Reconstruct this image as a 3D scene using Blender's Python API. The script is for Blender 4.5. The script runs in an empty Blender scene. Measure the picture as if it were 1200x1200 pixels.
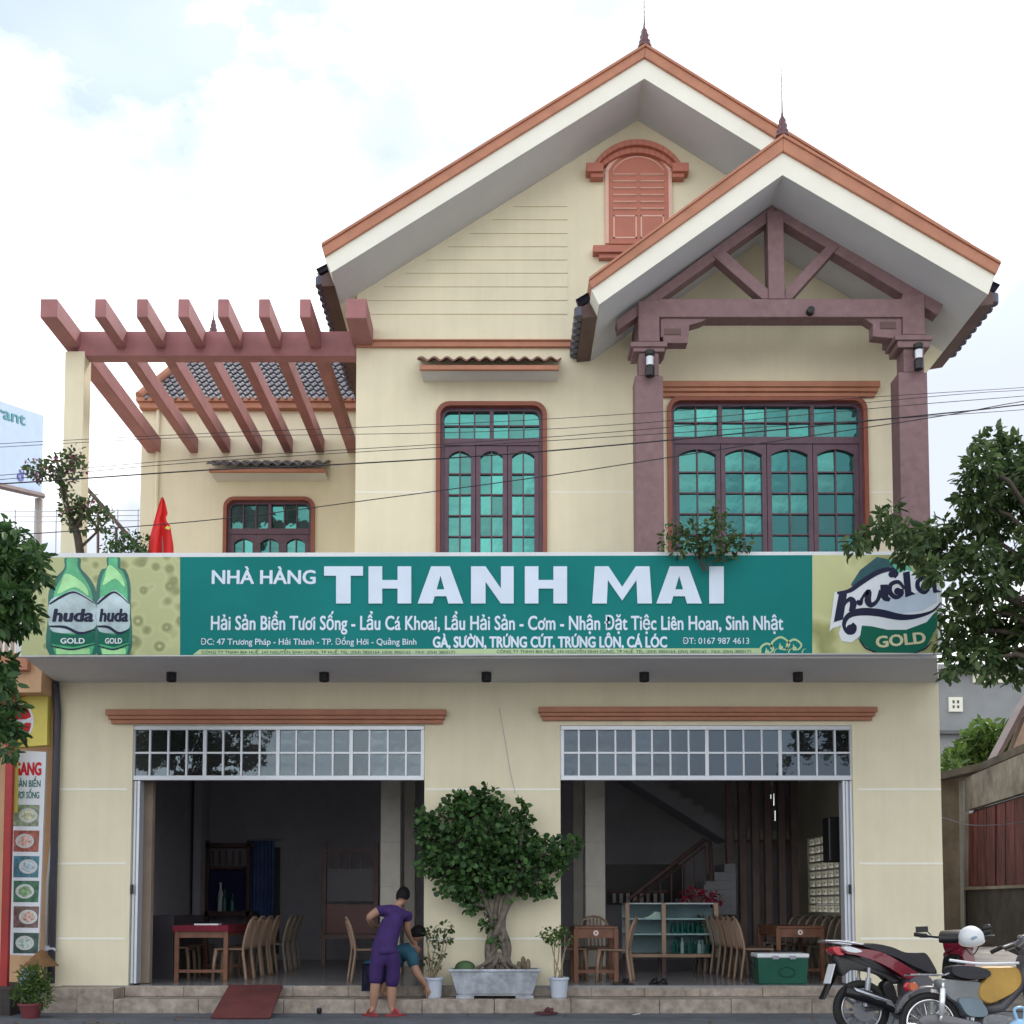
import bpy, bmesh, math, random
import numpy as np
from mathutils import Vector, Matrix, Quaternion
random.seed(7)
RNG = np.random.default_rng(11)
sc = bpy.context.scene
C = sc.collection
PI = math.pi
# ------------------------------------------------------------------ camera
CAM_H, CAM_D, FPX, PITCH, PX0, HOR = 1.315, 14.5, 1340.0, math.radians(3.5), 595.0, 1062.0
PY0 = HOR - FPX*math.tan(PITCH)
cd = bpy.data.cameras.new('camera'); cam = bpy.data.objects.new('camera', cd); C.objects.link(cam)
cam.location = (0, -CAM_D, CAM_H); cam.rotation_euler = (PI/2+PITCH, 0, 0)
cd.sensor_width = 36; cd.lens = 36*FPX/1200
cd.shift_x = (600-PX0)/1200; cd.shift_y = (PY0-600)/1200
cd.clip_end = 3000; cd.clip_start = 0.1
sc.camera = cam
# ------------------------------------------------------------------ world, sun, exposure
SUN_EL, SUN_AZ = math.radians(48), math.radians(32)      # the sun stands high behind the house, to its right
w = bpy.data.worlds.new('World'); sc.world = w; w.use_nodes = True
nt = w.node_tree; N = nt.nodes; L = nt.links
for n in list(N): N.remove(n)
wo = N.new('ShaderNodeOutputWorld'); bg = N.new('ShaderNodeBackground')
sky = N.new('ShaderNodeTexSky'); sky.sky_type = 'NISHITA'; sky.sun_disc = False
sky.sun_elevation = SUN_EL; sky.sun_rotation = SUN_AZ; sky.air_density = 1.0; sky.dust_density = 0.5
tc = N.new('ShaderNodeTexCoord'); mp = N.new('ShaderNodeMapping')
mp.inputs['Scale'].default_value = (1, 1, 1.7); mp.inputs['Location'].default_value = (0.37, 1.9, 0.4)
L.new(tc.outputs['Generated'], mp.inputs['Vector'])
def wnoise(scale, detail, rough, dist=0.0):
    n = N.new('ShaderNodeTexNoise'); n.inputs['Scale'].default_value = scale; n.inputs['Detail'].default_value = detail
    n.inputs['Roughness'].default_value = rough; n.inputs['Distortion'].default_value = dist
    L.new(mp.outputs['Vector'], n.inputs['Vector']); return n
n1 = wnoise(4.2, 9, 0.6, 0.25); n2 = wnoise(2.2, 4, 0.5)
cr = N.new('ShaderNodeValToRGB'); cr.color_ramp.elements[0].position = 0.43; cr.color_ramp.elements[1].position = 0.60
cr.color_ramp.elements[0].color = (0.12, 0.12, 0.12, 1)
L.new(n1.outputs['Fac'], cr.inputs['Fac'])
cr2 = N.new('ShaderNodeValToRGB')                          # body of the clouds: pale grey bellies, white tops
cr2.color_ramp.elements[0].position = 0.43; cr2.color_ramp.elements[0].color = (3.4, 3.65, 4.15, 1)
cr2.color_ramp.elements[1].position = 0.66; cr2.color_ramp.elements[1].color = (13.2, 13.0, 12.4, 1)
L.new(n2.outputs['Fac'], cr2.inputs['Fac'])
tint = N.new('ShaderNodeMixRGB'); tint.blend_type = 'ADD'; tint.inputs['Fac'].default_value = 1.0
tint.inputs['Color2'].default_value = (1.5, 1.55, 1.6, 1)   # thin veil over the blue
dim = N.new('ShaderNodeMixRGB'); dim.blend_type = 'MULTIPLY'; dim.inputs['Fac'].default_value = 1.0; dim.inputs['Color2'].default_value = (.62, .62, .62, 1)
L.new(sky.outputs['Color'], dim.inputs['Color1']); L.new(dim.outputs['Color'], tint.inputs['Color1'])
sep = N.new('ShaderNodeSeparateXYZ'); L.new(tc.outputs['Generated'], sep.inputs['Vector'])
low = N.new('ShaderNodeMapRange'); low.inputs['From Min'].default_value = 0.56; low.inputs['From Max'].default_value = 0.40; L.new(sep.outputs['Z'], low.inputs['Value'])
mxm = N.new('ShaderNodeMath'); mxm.operation = 'MAXIMUM'; L.new(cr.outputs['Color'], mxm.inputs[0]); L.new(low.outputs['Result'], mxm.inputs[1])   # hazy white towards the horizon
mx = N.new('ShaderNodeMixRGB'); L.new(mxm.outputs[0], mx.inputs['Fac'])
L.new(tint.outputs['Color'], mx.inputs['Color1']); L.new(cr2.outputs['Color'], mx.inputs['Color2'])
L.new(mx.outputs['Color'], bg.inputs['Color']); bg.inputs['Strength'].default_value = 0.095
L.new(bg.outputs['Background'], wo.inputs['Surface'])
sl = bpy.data.lights.new('sun', 'SUN'); sl.energy = 1.3; sl.angle = math.radians(12); sl.color = (1.0, 0.93, 0.82)
so = bpy.data.objects.new('sun', sl); C.objects.link(so); so.location = (20, 30, 40)
sd = Vector((math.sin(SUN_AZ)*math.cos(SUN_EL), math.cos(SUN_AZ)*math.cos(SUN_EL), math.sin(SUN_EL)))
so.rotation_euler = sd.to_track_quat('Z', 'Y').to_euler()
vs = sc.view_settings; vs.view_transform = 'Standard'; vs.look = 'None'; vs.gamma = 1; vs.exposure = 1.42; vs.use_curve_mapping = False

# ------------------------------------------------------------------ helpers
_F = Vector((0, math.cos(PITCH), math.sin(PITCH))); _U = Vector((0, -math.sin(PITCH), math.cos(PITCH))); _R = Vector((1, 0, 0))
def W(px, py, Y):                                   # the point at depth plane Y that the photograph shows at (px, py)
    d = _F + _R*((px-PX0)/FPX) + _U*((PY0-py)/FPX)
    t = (Y+CAM_D)/d.y
    return Vector((d.x*t, Y, CAM_H+d.z*t))
def rect(x0, y0, x1, y1, Y):                        # pixel box -> X0, X1, Z0, Z1 at depth Y
    my, mxx = (y0+y1)/2, (x0+x1)/2
    return W(x0, my, Y).x, W(x1, my, Y).x, W(mxx, y1, Y).z, W(mxx, y0, Y).z
def catmull(P, n=6, closed=False):
    P = [Vector(p) for p in P]; out = []; m = len(P)
    for i in range(m if closed else m-1):
        p0 = P[(i-1) % m] if (closed or i) else P[0]*2-P[1]
        p1, p2 = P[i], P[(i+1) % m]
        p3 = P[(i+2) % m] if (closed or i+2 < m) else p2*2-p1
        for k in range(n):
            t = k/n
            out.append(0.5*((2*p1)+(p2-p0)*t+(2*p0-5*p1+4*p2-p3)*t*t+(3*p1-p0-3*p2+p3)*t**3))
    if not closed: out.append(P[-1])
    return out
class MB:
    def __init__(s): s.v = []; s.f = []
    def add(s, vs_, fs):
        b = len(s.v); s.v += [tuple(v) for v in vs_]; s.f += [tuple(i+b for i in f) for f in fs]; return s
    def box(s, x0, x1, y0, y1, z0, z1):
        x0, x1 = min(x0, x1), max(x0, x1); y0, y1 = min(y0, y1), max(y0, y1); z0, z1 = min(z0, z1), max(z0, z1)
        return s.add([(x0,y0,z0),(x1,y0,z0),(x1,y1,z0),(x0,y1,z0),(x0,y0,z1),(x1,y0,z1),(x1,y1,z1),(x0,y1,z1)],
                     [(3,2,1,0),(4,5,6,7),(0,1,5,4),(1,2,6,5),(2,3,7,6),(3,0,4,7)])
    def pbox(s, px0, py0, px1, py1, Y, depth, back=0.0):     # pixel box measured at plane Y, from Y to Y+depth
        x0, x1, z0, z1 = rect(px0, py0, px1, py1, Y)
        return s.box(x0, x1, Y, Y+depth, z0, z1)
    def prism(s, poly, y0, y1):                               # poly of (x, z), extruded along Y
        n = len(poly); a = sum(poly[i][0]*poly[(i+1) % n][1]-poly[(i+1) % n][0]*poly[i][1] for i in range(n))
        if a < 0: poly = poly[::-1]
        vs_ = [(p[0], y0, p[1]) for p in poly]+[(p[0], y1, p[1]) for p in poly]
        fs = [tuple(range(n)), tuple(range(2*n-1, n-1, -1))]+[(i, i+n, (i+1) % n+n, (i+1) % n) for i in range(n)]
        return s.add(vs_, fs)
    def xprism(s, poly, x0, x1):                              # poly of (y, z), extruded along X
        n = len(poly)
        vs_ = [(x0, p[0], p[1]) for p in poly]+[(x1, p[0], p[1]) for p in poly]
        return s.add(vs_, [tuple(range(n-1, -1, -1)), tuple(range(n, 2*n))]+[(i, (i+1) % n, (i+1) % n+n, i+n) for i in range(n)])
    def hexa(s, A, B):                                        # two quads (4 points each) joined
        return s.add(list(A)+list(B), [(3,2,1,0),(4,5,6,7),(0,1,5,4),(1,2,6,5),(2,3,7,6),(3,0,4,7)])
    def tube(s, pts, r, n=8, cap=True, flat=1.0):
        pts = [Vector(p) for p in pts]; m = len(pts)
        rs = r if isinstance(r, (list, tuple)) else [r]*m
        b = len(s.v); ref = None; vs_ = []; fs = []
        for i, p in enumerate(pts):
            t = (pts[min(i+1, m-1)]-pts[max(i-1, 0)])
            t = t.normalized() if t.length > 1e-9 else Vector((0, 0, 1))
            if ref is None:
                ref = t.orthogonal().normalized()
            ref = (ref-t*ref.dot(t)).normalized(); bi = t.cross(ref)
            for k in range(n):
                a = 2*PI*k/n; vs_.append(p+(ref*math.cos(a)+bi*math.sin(a)*flat)*rs[i])
        for i in range(m-1):
            for k in range(n):
                fs.append((i*n+k, i*n+(k+1) % n, (i+1)*n+(k+1) % n, (i+1)*n+k))
        if cap: fs += [tuple(range(n-1, -1, -1)), tuple(range((m-1)*n, m*n))]
        return s.add(vs_, fs)
    def bar(s, a, b, wx, wy):                                 # squared bar from a to b
        a, b = Vector(a), Vector(b); t = (b-a).normalized()
        u = t.cross(Vector((0, 1, 0)));  u = u.normalized() if u.length > 1e-5 else Vector((1, 0, 0)); v = u.cross(t).normalized()
        A = [a-u*wx/2-v*wy/2, a+u*wx/2-v*wy/2, a+u*wx/2+v*wy/2, a-u*wx/2+v*wy/2]
        return s.hexa(A, [p+(b-a) for p in A])
    def lathe(s, prof, c, n=16, axis='z'):                    # prof of (r, h)
        vs_ = []; fs = []; m = len(prof)
        for r_, h in prof:
            for k in range(n):
                a = 2*PI*k/n; x, y = r_*math.cos(a), r_*math.sin(a)
                vs_.append((c[0]+x, c[1]+y, c[2]+h) if axis == 'z' else ((c[0]+x, c[1]+h, c[2]+y) if axis == 'y' else (c[0]+h, c[1]+x, c[2]+y)))
        for i in range(m-1):
            for k in range(n): fs.append((i*n+k, i*n+(k+1) % n, (i+1)*n+(k+1) % n, (i+1)*n+k))
        fs += [tuple(range(n-1, -1, -1)), tuple(range((m-1)*n, m*n))]
        return s.add(vs_, fs)
    def ball(s, c, r, n=14, m=9):
        rx, ry, rz = r if isinstance(r, (tuple, list)) else (r, r, r)
        vs_ = []; fs = []
        for i in range(m+1):
            th = PI*i/m
            for k in range(n):
                a = 2*PI*k/n; vs_.append((c[0]+rx*math.sin(th)*math.cos(a), c[1]+ry*math.sin(th)*math.sin(a), c[2]+rz*math.cos(th)))
        for i in range(m):
            for k in range(n): fs.append((i*n+k, (i+1)*n+k, (i+1)*n+(k+1) % n, i*n+(k+1) % n))
        return s.add(vs_, fs)
    def torus(s, c, R_, r, axis='y', n=36, m=10, sy=1.0):
        vs_ = []; fs = []
        for i in range(n):
            a = 2*PI*i/n
            for k in range(m):
                b = 2*PI*k/m; q = R_+r*math.cos(b); h = r*sy*math.sin(b)
                x, z = q*math.cos(a), q*math.sin(a)
                vs_.append((c[0]+x, c[1]+h, c[2]+z) if axis == 'y' else (c[0]+x, c[1]+z, c[2]+h))
        for i in range(n):
            for k in range(m):
                fs.append((i*m+k, ((i+1) % n)*m+k, ((i+1) % n)*m+(k+1) % m, i*m+(k+1) % m))
        return s.add(vs_, fs)
    def mesh(s, name, smooth=False):
        me = bpy.data.meshes.new(name); me.from_pydata(s.v, [], s.f)
        bm = bmesh.new(); bm.from_mesh(me); bmesh.ops.recalc_face_normals(bm, faces=bm.faces); bm.to_mesh(me); bm.free()
        if smooth: me.shade_smooth()
        return me
def link(name, me, mat, parent=None, bevel=0, smooth=False):
    o = bpy.data.objects.new(name, me); C.objects.link(o)
    if mat is not None and not me.materials: me.materials.append(mat)
    if parent is not None: o.parent = parent
    if bevel:
        b = o.modifiers.new('bevel', 'BEVEL'); b.width = bevel; b.segments = 2; b.limit_method = 'ANGLE'; b.angle_limit = math.radians(40)
    return o
def part(name, mb, mat, parent=None, bevel=0, smooth=False, label=None, stuff=False):
    o = link(name, mb.mesh(name, smooth), mat, parent, bevel)
    if label: o['label'] = label
    if stuff: o['kind'] = 'stuff'
    return o
def smooth_by_angle(o, deg=40):
    me = o.data; me.shade_smooth()
    try: me.set_sharp_from_angle(angle=math.radians(deg))
    except Exception: pass
    return o
def tag(o, label, cat, group=None):
    o['label'] = label; o['category'] = cat
    if group: o['group'] = group
    return o
def thing(name, label, cat, loc=(0, 0, 0), rotz=0, group=None):
    o = bpy.data.objects.new(name, None); C.objects.link(o); o.location = loc; o.rotation_euler = (0, 0, rotz)
    o.empty_display_size = 0.2
    return tag(o, label, cat, group)
def at0(o, loc):                                          # empty at its base while children keep world coordinates
    o.location = loc; bpy.context.view_layer.update()
    for c in o.children: c.matrix_parent_inverse = Matrix.Translation(-Vector(loc))
    return o
def structure(name, mb, mat, **k):
    o = part(name, mb, mat, **k); o['kind'] = 'structure'; return o
def dup(o, parent=None, **tr):
    c = o.copy(); C.objects.link(c)
    if parent is not None: c.parent = parent
    for ch in list(o.children): dup(ch, c)
    return c
# ------------------------------------------------------------------ materials
def srgb(r, g, b):
    f = lambda c: ((c/255+0.055)/1.055)**2.4 if c > 10 else c/255/12.92
    return (f(r), f(g), f(b))
def M(name, col, rough=0.6, metal=0.0, var=0.12, nscale=3.0, bump=0.0, bscale=40.0, spec=0.4, stain=0.0, coat=0.0, island=0.0, emit=None, streak=False, rain=0.0):
    m = bpy.data.materials.new(name); m.use_nodes = True; nt = m.node_tree; Nn = nt.nodes; Ll = nt.links
    p = Nn['Principled BSDF']; p.inputs['Roughness'].default_value = rough; p.inputs['Metallic'].default_value = metal
    p.inputs['Specular IOR Level'].default_value = spec; p.inputs['Coat Weight'].default_value = coat
    t = Nn.new('ShaderNodeTexCoord'); no = Nn.new('ShaderNodeTexNoise'); no.inputs['Scale'].default_value = nscale
    no.inputs['Detail'].default_value = 6; no.inputs['Roughness'].default_value = 0.62
    if streak:
        mpn = Nn.new('ShaderNodeMapping'); mpn.inputs['Scale'].default_value = (1, 1, 0.12)
        Ll.new(t.outputs['Object'], mpn.inputs['Vector']); Ll.new(mpn.outputs['Vector'], no.inputs['Vector'])
    else: Ll.new(t.outputs['Object'], no.inputs['Vector'])
    rmp = Nn.new('ShaderNodeValToRGB'); rmp.color_ramp.elements[0].position = 0.3; rmp.color_ramp.elements[1].position = 0.7
    lo = tuple(max(0, c*(1-var)) for c in col); hi = tuple(min(1, c*(1+var)) for c in col)
    rmp.color_ramp.elements[0].color = (*lo, 1); rmp.color_ramp.elements[1].color = (*hi, 1)
    Ll.new(no.outputs['Fac'], rmp.inputs['Fac']); out = rmp.outputs['Color']
    if stain:
        n3 = Nn.new('ShaderNodeTexNoise'); n3.inputs['Scale'].default_value = 0.9; n3.inputs['Detail'].default_value = 9; n3.inputs['Roughness'].default_value = 0.7
        Ll.new(t.outputs['Object'], n3.inputs['Vector'])
        r3 = Nn.new('ShaderNodeValToRGB'); r3.color_ramp.elements[0].position = 0.42; r3.color_ramp.elements[1].position = 0.66
        r3.color_ramp.elements[0].color = (0, 0, 0, 1); r3.color_ramp.elements[1].color = (stain,)*3+(1,)
        Ll.new(n3.outputs['Fac'], r3.inputs['Fac'])
        mxn = Nn.new('ShaderNodeMixRGB'); mxn.blend_type = 'MULTIPLY'; mxn.inputs['Color2'].default_value = (0.45, 0.42, 0.38, 1)
        Ll.new(r3.outputs['Color'], mxn.inputs['Fac']); Ll.new(out, mxn.inputs['Color1']); out = mxn.outputs['Color']
    if rain:                                                   # faint vertical run-off marks
        mp2 = Nn.new('ShaderNodeMapping'); mp2.inputs['Scale'].default_value = (5, 5, .35); Ll.new(t.outputs['Object'], mp2.inputs['Vector'])
        n4 = Nn.new('ShaderNodeTexNoise'); n4.inputs['Scale'].default_value = 1.0; n4.inputs['Detail'].default_value = 7; n4.inputs['Roughness'].default_value = .7; Ll.new(mp2.outputs['Vector'], n4.inputs['Vector'])
        r4 = Nn.new('ShaderNodeMapRange'); r4.inputs['From Min'].default_value = .35; r4.inputs['From Max'].default_value = .7; r4.inputs['To Min'].default_value = 1.0; r4.inputs['To Max'].default_value = 1-rain; Ll.new(n4.outputs['Fac'], r4.inputs['Value'])
        m4 = Nn.new('ShaderNodeMixRGB'); m4.blend_type = 'MULTIPLY'; m4.inputs['Fac'].default_value = 1; Ll.new(out, m4.inputs['Color1']); Ll.new(r4.outputs['Result'], m4.inputs['Color2']); out = m4.outputs['Color']
    if island:
        g = Nn.new('ShaderNodeNewGeometry'); mr = Nn.new('ShaderNodeMapRange'); mr.inputs['To Min'].default_value = 1-island; mr.inputs['To Max'].default_value = 1+island
        Ll.new(g.outputs['Random Per Island'], mr.inputs['Value'])
        ml = Nn.new('ShaderNodeMixRGB'); ml.blend_type = 'MULTIPLY'; ml.inputs['Fac'].default_value = 1
        Ll.new(out, ml.inputs['Color1']); Ll.new(mr.outputs['Result'], ml.inputs['Color2']); out = ml.outputs['Color']
    Ll.new(out, p.inputs['Base Color'])
    if bump:
        nb = Nn.new('ShaderNodeTexNoise'); nb.inputs['Scale'].default_value = bscale; nb.inputs['Detail'].default_value = 5
        Ll.new(t.outputs['Object'], nb.inputs['Vector'])
        bp = Nn.new('ShaderNodeBump'); bp.inputs['Strength'].default_value = bump; bp.inputs['Distance'].default_value = 0.01
        Ll.new(nb.outputs['Fac'], bp.inputs['Height']); Ll.new(bp.outputs['Normal'], p.inputs['Normal'])
    if emit:
        p.inputs['Emission Color'].default_value = (*emit[0], 1); p.inputs['Emission Strength'].default_value = emit[1]
    return m
def leafmat(name, a, b, trans=0.25, rough=0.45):
    m = bpy.data.materials.new(name); m.use_nodes = True; nt = m.node_tree; Nn = nt.nodes; Ll = nt.links
    p = Nn['Principled BSDF']; p.inputs['Roughness'].default_value = rough; p.inputs['Specular IOR Level'].default_value = 0.35
    g = Nn.new('ShaderNodeNewGeometry'); r = Nn.new('ShaderNodeValToRGB')
    r.color_ramp.elements[0].color = (*a, 1); r.color_ramp.elements[1].color = (*b, 1)
    Ll.new(g.outputs['Random Per Island'], r.inputs['Fac']); Ll.new(r.outputs['Color'], p.inputs['Base Color'])
    tr = Nn.new('ShaderNodeBsdfTranslucent'); Ll.new(r.outputs['Color'], tr.inputs['Color'])
    mxs = Nn.new('ShaderNodeMixShader'); mxs.inputs['Fac'].default_value = trans
    Ll.new(p.outputs[0], mxs.inputs[1]); Ll.new(tr.outputs[0], mxs.inputs[2]); Ll.new(mxs.outputs[0], Nn['Material Output'].inputs['Surface'])
    return m
def glassmat(name, refl, body, fac, rough=0.03, spread=0.1):            # opaque mirror-like tinted glazing
    m = bpy.data.materials.new(name); m.use_nodes = True; nt = m.node_tree; Nn = nt.nodes; Ll = nt.links
    p = Nn['Principled BSDF']; p.inputs['Base Color'].default_value = (*body, 1); p.inputs['Roughness'].default_value = 0.25
    gl = Nn.new('ShaderNodeBsdfGlossy'); gl.inputs['Color'].default_value = (*refl, 1); gl.inputs['Roughness'].default_value = rough
    g = Nn.new('ShaderNodeObjectInfo'); mr = Nn.new('ShaderNodeMapRange'); mr.inputs['To Min'].default_value = fac-spread; mr.inputs['To Max'].default_value = min(1, fac+spread)
    Ll.new(g.outputs['Random'], mr.inputs['Value'])
    t = Nn.new('ShaderNodeTexCoord'); nb = Nn.new('ShaderNodeTexNoise'); nb.inputs['Scale'].default_value = 5; Ll.new(t.outputs['Object'], nb.inputs['Vector'])
    bp = Nn.new('ShaderNodeBump'); bp.inputs['Strength'].default_value = 0.12; bp.inputs['Distance'].default_value = 0.02
    Ll.new(nb.outputs['Fac'], bp.inputs['Height']); Ll.new(bp.outputs['Normal'], gl.inputs['Normal'])
    mxs = Nn.new('ShaderNodeMixShader'); Ll.new(mr.outputs['Result'], mxs.inputs['Fac']); Ll.new(p.outputs[0], mxs.inputs[1]); Ll.new(gl.outputs[0], mxs.inputs[2])
    Ll.new(mxs.outputs[0], Nn['Material Output'].inputs['Surface'])
    return m
cream = M('cream_paint', (0.79, 0.735, 0.55), 0.75, var=0.035, nscale=1.3, bump=0.12, bscale=90, stain=0.10, rain=.07)
cream_wing = cream
white_paint = M('white_paint', (0.80, 0.80, 0.72), 0.7, var=0.03, stain=0.08)
shaded_soffit_white = M('shaded_soffit_white_paint', (0.60, 0.62, 0.65), 0.8, var=0.03)  # the fascia's white, greyed: eave shade put into the colour
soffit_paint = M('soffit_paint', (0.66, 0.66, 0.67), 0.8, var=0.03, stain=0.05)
joint_paint = M('joint_paint', (0.86, 0.86, 0.80), 0.7, var=0.03)
orange = M('terracotta_paint', (0.44, 0.195, 0.12), 0.55, var=0.12, nscale=4, stain=0.25)
shutter_red = M('shutter_red_paint', (0.46, 0.17, 0.12), 0.6, var=0.08)
pink_line = M('pink_line_paint', (0.72, 0.46, 0.38), 0.6, var=0.05)
pergola_paint = M('pergola_paint', (0.35, 0.150, 0.155), 0.55, var=0.15, nscale=3, bump=0.1, bscale=30, stain=0.3)
stonewood = M('purple_brown_column_paint', (0.215, 0.132, 0.142), 0.6, var=0.16, nscale=9, bump=0.15, bscale=30, stain=0.2)
framewood = M('dark_purple_window_wood', (0.095, 0.048, 0.072), 0.4, var=0.2, nscale=6)
trimwood = M('red_brown_trim', (0.25, 0.075, 0.045), 0.45, var=0.15)
tile_dark = M('dark_roof_tile', (0.045, 0.045, 0.075), 0.3, var=0.3, nscale=5, spec=0.6, island=0.3)
tile_brown = M('brown_roof_tile', (0.19, 0.085, 0.06), 0.5, var=0.3, nscale=8, island=0.2)
tile_blue = M('glazed_blue_tile', (0.085, 0.075, 0.085), 0.16, var=0.3, nscale=5, spec=1.0, island=0.3, coat=0.6)
finial_m = M('dark_red_glaze', (0.10, 0.03, 0.035), 0.25, spec=0.7)
alu = M('white_aluminium', (0.62, 0.66, 0.72), 0.35, metal=0.3, var=0.04)
steel = M('galvanised_steel', (0.34, 0.37, 0.42), 0.4, metal=0.6)
glass_up = glassmat('green_tinted_glass', (0.062, 0.235, 0.215), (0.01, 0.06, 0.07), 0.70, spread=.26)
glass_dn = glassmat('grey_transom_glass', (0.14, 0.175, 0.20), (0.012, 0.012, 0.016), 0.62, 0.02)
black = M('black_plastic', (0.012, 0.012, 0.014), 0.35)
rubber = M('black_rubber', (0.018, 0.018, 0.018), 0.75)
chrome = M('worn_chrome', (0.7, 0.7, 0.7), 0.2, metal=1.0, var=0.1)
granite = M('beige_granite', (0.36, 0.31, 0.265), 0.5, var=0.4, nscale=9, bump=0.1, stain=0.5, island=0.15)
asphalt = M('asphalt', (0.115, 0.125, 0.15), 0.85, var=0.18, nscale=2.2, bump=0.7, bscale=110, stain=0.35)
paving = M('pale_paving', (0.36, 0.34, 0.31), 0.85, var=0.15, nscale=1.5, bump=0.4, stain=0.4)
concrete = M('stained_concrete', (0.24, 0.22, 0.20), 0.85, var=0.25, nscale=3, bump=0.4, bscale=30, stain=0.8)
dark_stone = M('dark_mossy_stone', (0.045, 0.04, 0.038), 0.9, var=0.5, nscale=3, bump=0.6, bscale=20, stain=0.6)
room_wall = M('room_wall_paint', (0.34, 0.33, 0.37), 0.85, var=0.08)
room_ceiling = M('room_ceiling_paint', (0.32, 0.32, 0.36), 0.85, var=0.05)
room_tile = M('grey_floor_tile', (0.26, 0.26, 0.27), 0.18, var=0.15, nscale=2, spec=0.5)
col_tile = M('beige_column_tile', (0.44, 0.42, 0.37), 0.35, var=0.15, nscale=3)
maroon = M('maroon_ramp_carpet', (0.13, 0.035, 0.035), 0.9, var=0.2, bump=0.5, bscale=120, stain=0.5)
woodm = M('orange_brown_wood', (0.17, 0.072, 0.040), 0.4, var=0.25, nscale=7)
darkwood = M('dark_wood', (0.10, 0.055, 0.05), 0.45, var=0.3)
plastic_tan = M('tan_plastic', (0.26, 0.175, 0.125), 0.45, var=0.12)
plastic_grey = M('grey_tan_plastic', (0.27, 0.22, 0.18), 0.5, var=0.12)
red_cloth = M('red_cloth', (0.16, 0.010, 0.025), 0.8, var=0.2)
green_tank = M('green_plastic', (0.010, 0.085, 0.055), 0.4, var=0.15)
white_pl = M('white_plastic', (0.68, 0.72, 0.76), 0.4, var=0.05, stain=0.25)
bucket_pl = M('bluish_white_plastic', (0.50, 0.56, 0.66), 0.45, var=0.08, stain=0.3)
marble = M('grey_blue_marble', (0.40, 0.44, 0.50), 0.5, var=0.35, nscale=6, bump=0.2, stain=0.8)
soil = M('soil', (0.06, 0.035, 0.02), 0.95, bump=0.8)
bark = M('bark', (0.14, 0.12, 0.10), 0.9, var=0.4, nscale=12, bump=1.0, bscale=25)
bark_dark = M('dark_bark', (0.07, 0.055, 0.045), 0.9, var=0.4, nscale=12, bump=1.0, bscale=25)
stem_m = M('pale_stem', (0.30, 0.24, 0.16), 0.8, var=0.2)
cable_m = M('cable_rubber', (0.022, 0.022, 0.028), 0.6)
leaf_bonsai = leafmat('bonsai_leaf', (0.02, 0.055, 0.02), (0.075, 0.165, 0.045), 0.15, .55)
leaf_street = leafmat('street_tree_leaf', (0.03, 0.065, 0.025), (0.11, 0.17, 0.06), 0.38)
leaf_left = leafmat('left_tree_leaf', (0.02, 0.06, 0.02), (0.07, 0.15, 0.04), 0.25)
leaf_bush = leafmat('bush_leaf', (0.04, 0.10, 0.02), (0.14, 0.22, 0.05), 0.3)
leaf_boug = leafmat('bougainvillea_leaf', (0.03, 0.07, 0.025), (0.13, 0.17, 0.07), 0.3)
petal = leafmat('purple_bract', (0.20, 0.02, 0.09), (0.34, 0.05, 0.16), 0.3)
skin_m = M('skin', (0.33, 0.19, 0.13), 0.55, var=0.06)
hair_m = M('black_hair', (0.006, 0.005, 0.006), 0.6, spec=0.15, bump=0.5, bscale=100)
purple_cloth = M('purple_cloth', (0.038, 0.017, 0.105), 0.85, var=0.25, nscale=9, bump=1.0, bscale=9)
teal_cloth = M('teal_cloth', (0.02, 0.085, 0.13), 0.85, var=0.15, nscale=12, bump=0.4, bscale=40)
navy_cloth = M('navy_cloth', (0.015, 0.018, 0.045), 0.85)
red_plastic = M('red_plastic', (0.26, 0.03, 0.04), 0.35, var=0.1)
bike_red = M('dark_red_bike_paint', (0.17, 0.008, 0.025), 0.22, var=0.1, coat=0.8)
bike_grey = M('grey_bike_plastic', (0.10, 0.10, 0.115), 0.4)
engine_m = M('engine_alloy', (0.22, 0.22, 0.23), 0.45, metal=0.7, var=0.3, nscale=20)
seat_m = M('black_vinyl', (0.015, 0.015, 0.022), 0.42, bump=0.2)
yellow_p = M('ochre_yellow_paint', (0.48, 0.29, 0.06), 0.5, var=0.15, stain=0.5)
lamp_glass = M('lamp_glass', (0.65, 0.70, 0.78), 0.15, spec=0.8)
orange_lens = M('orange_lens', (0.5, 0.10, 0.03), 0.2, coat=0.5)
red_lens = M('red_lens', (0.5, 0.012, 0.03), 0.2, coat=0.5)

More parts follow.
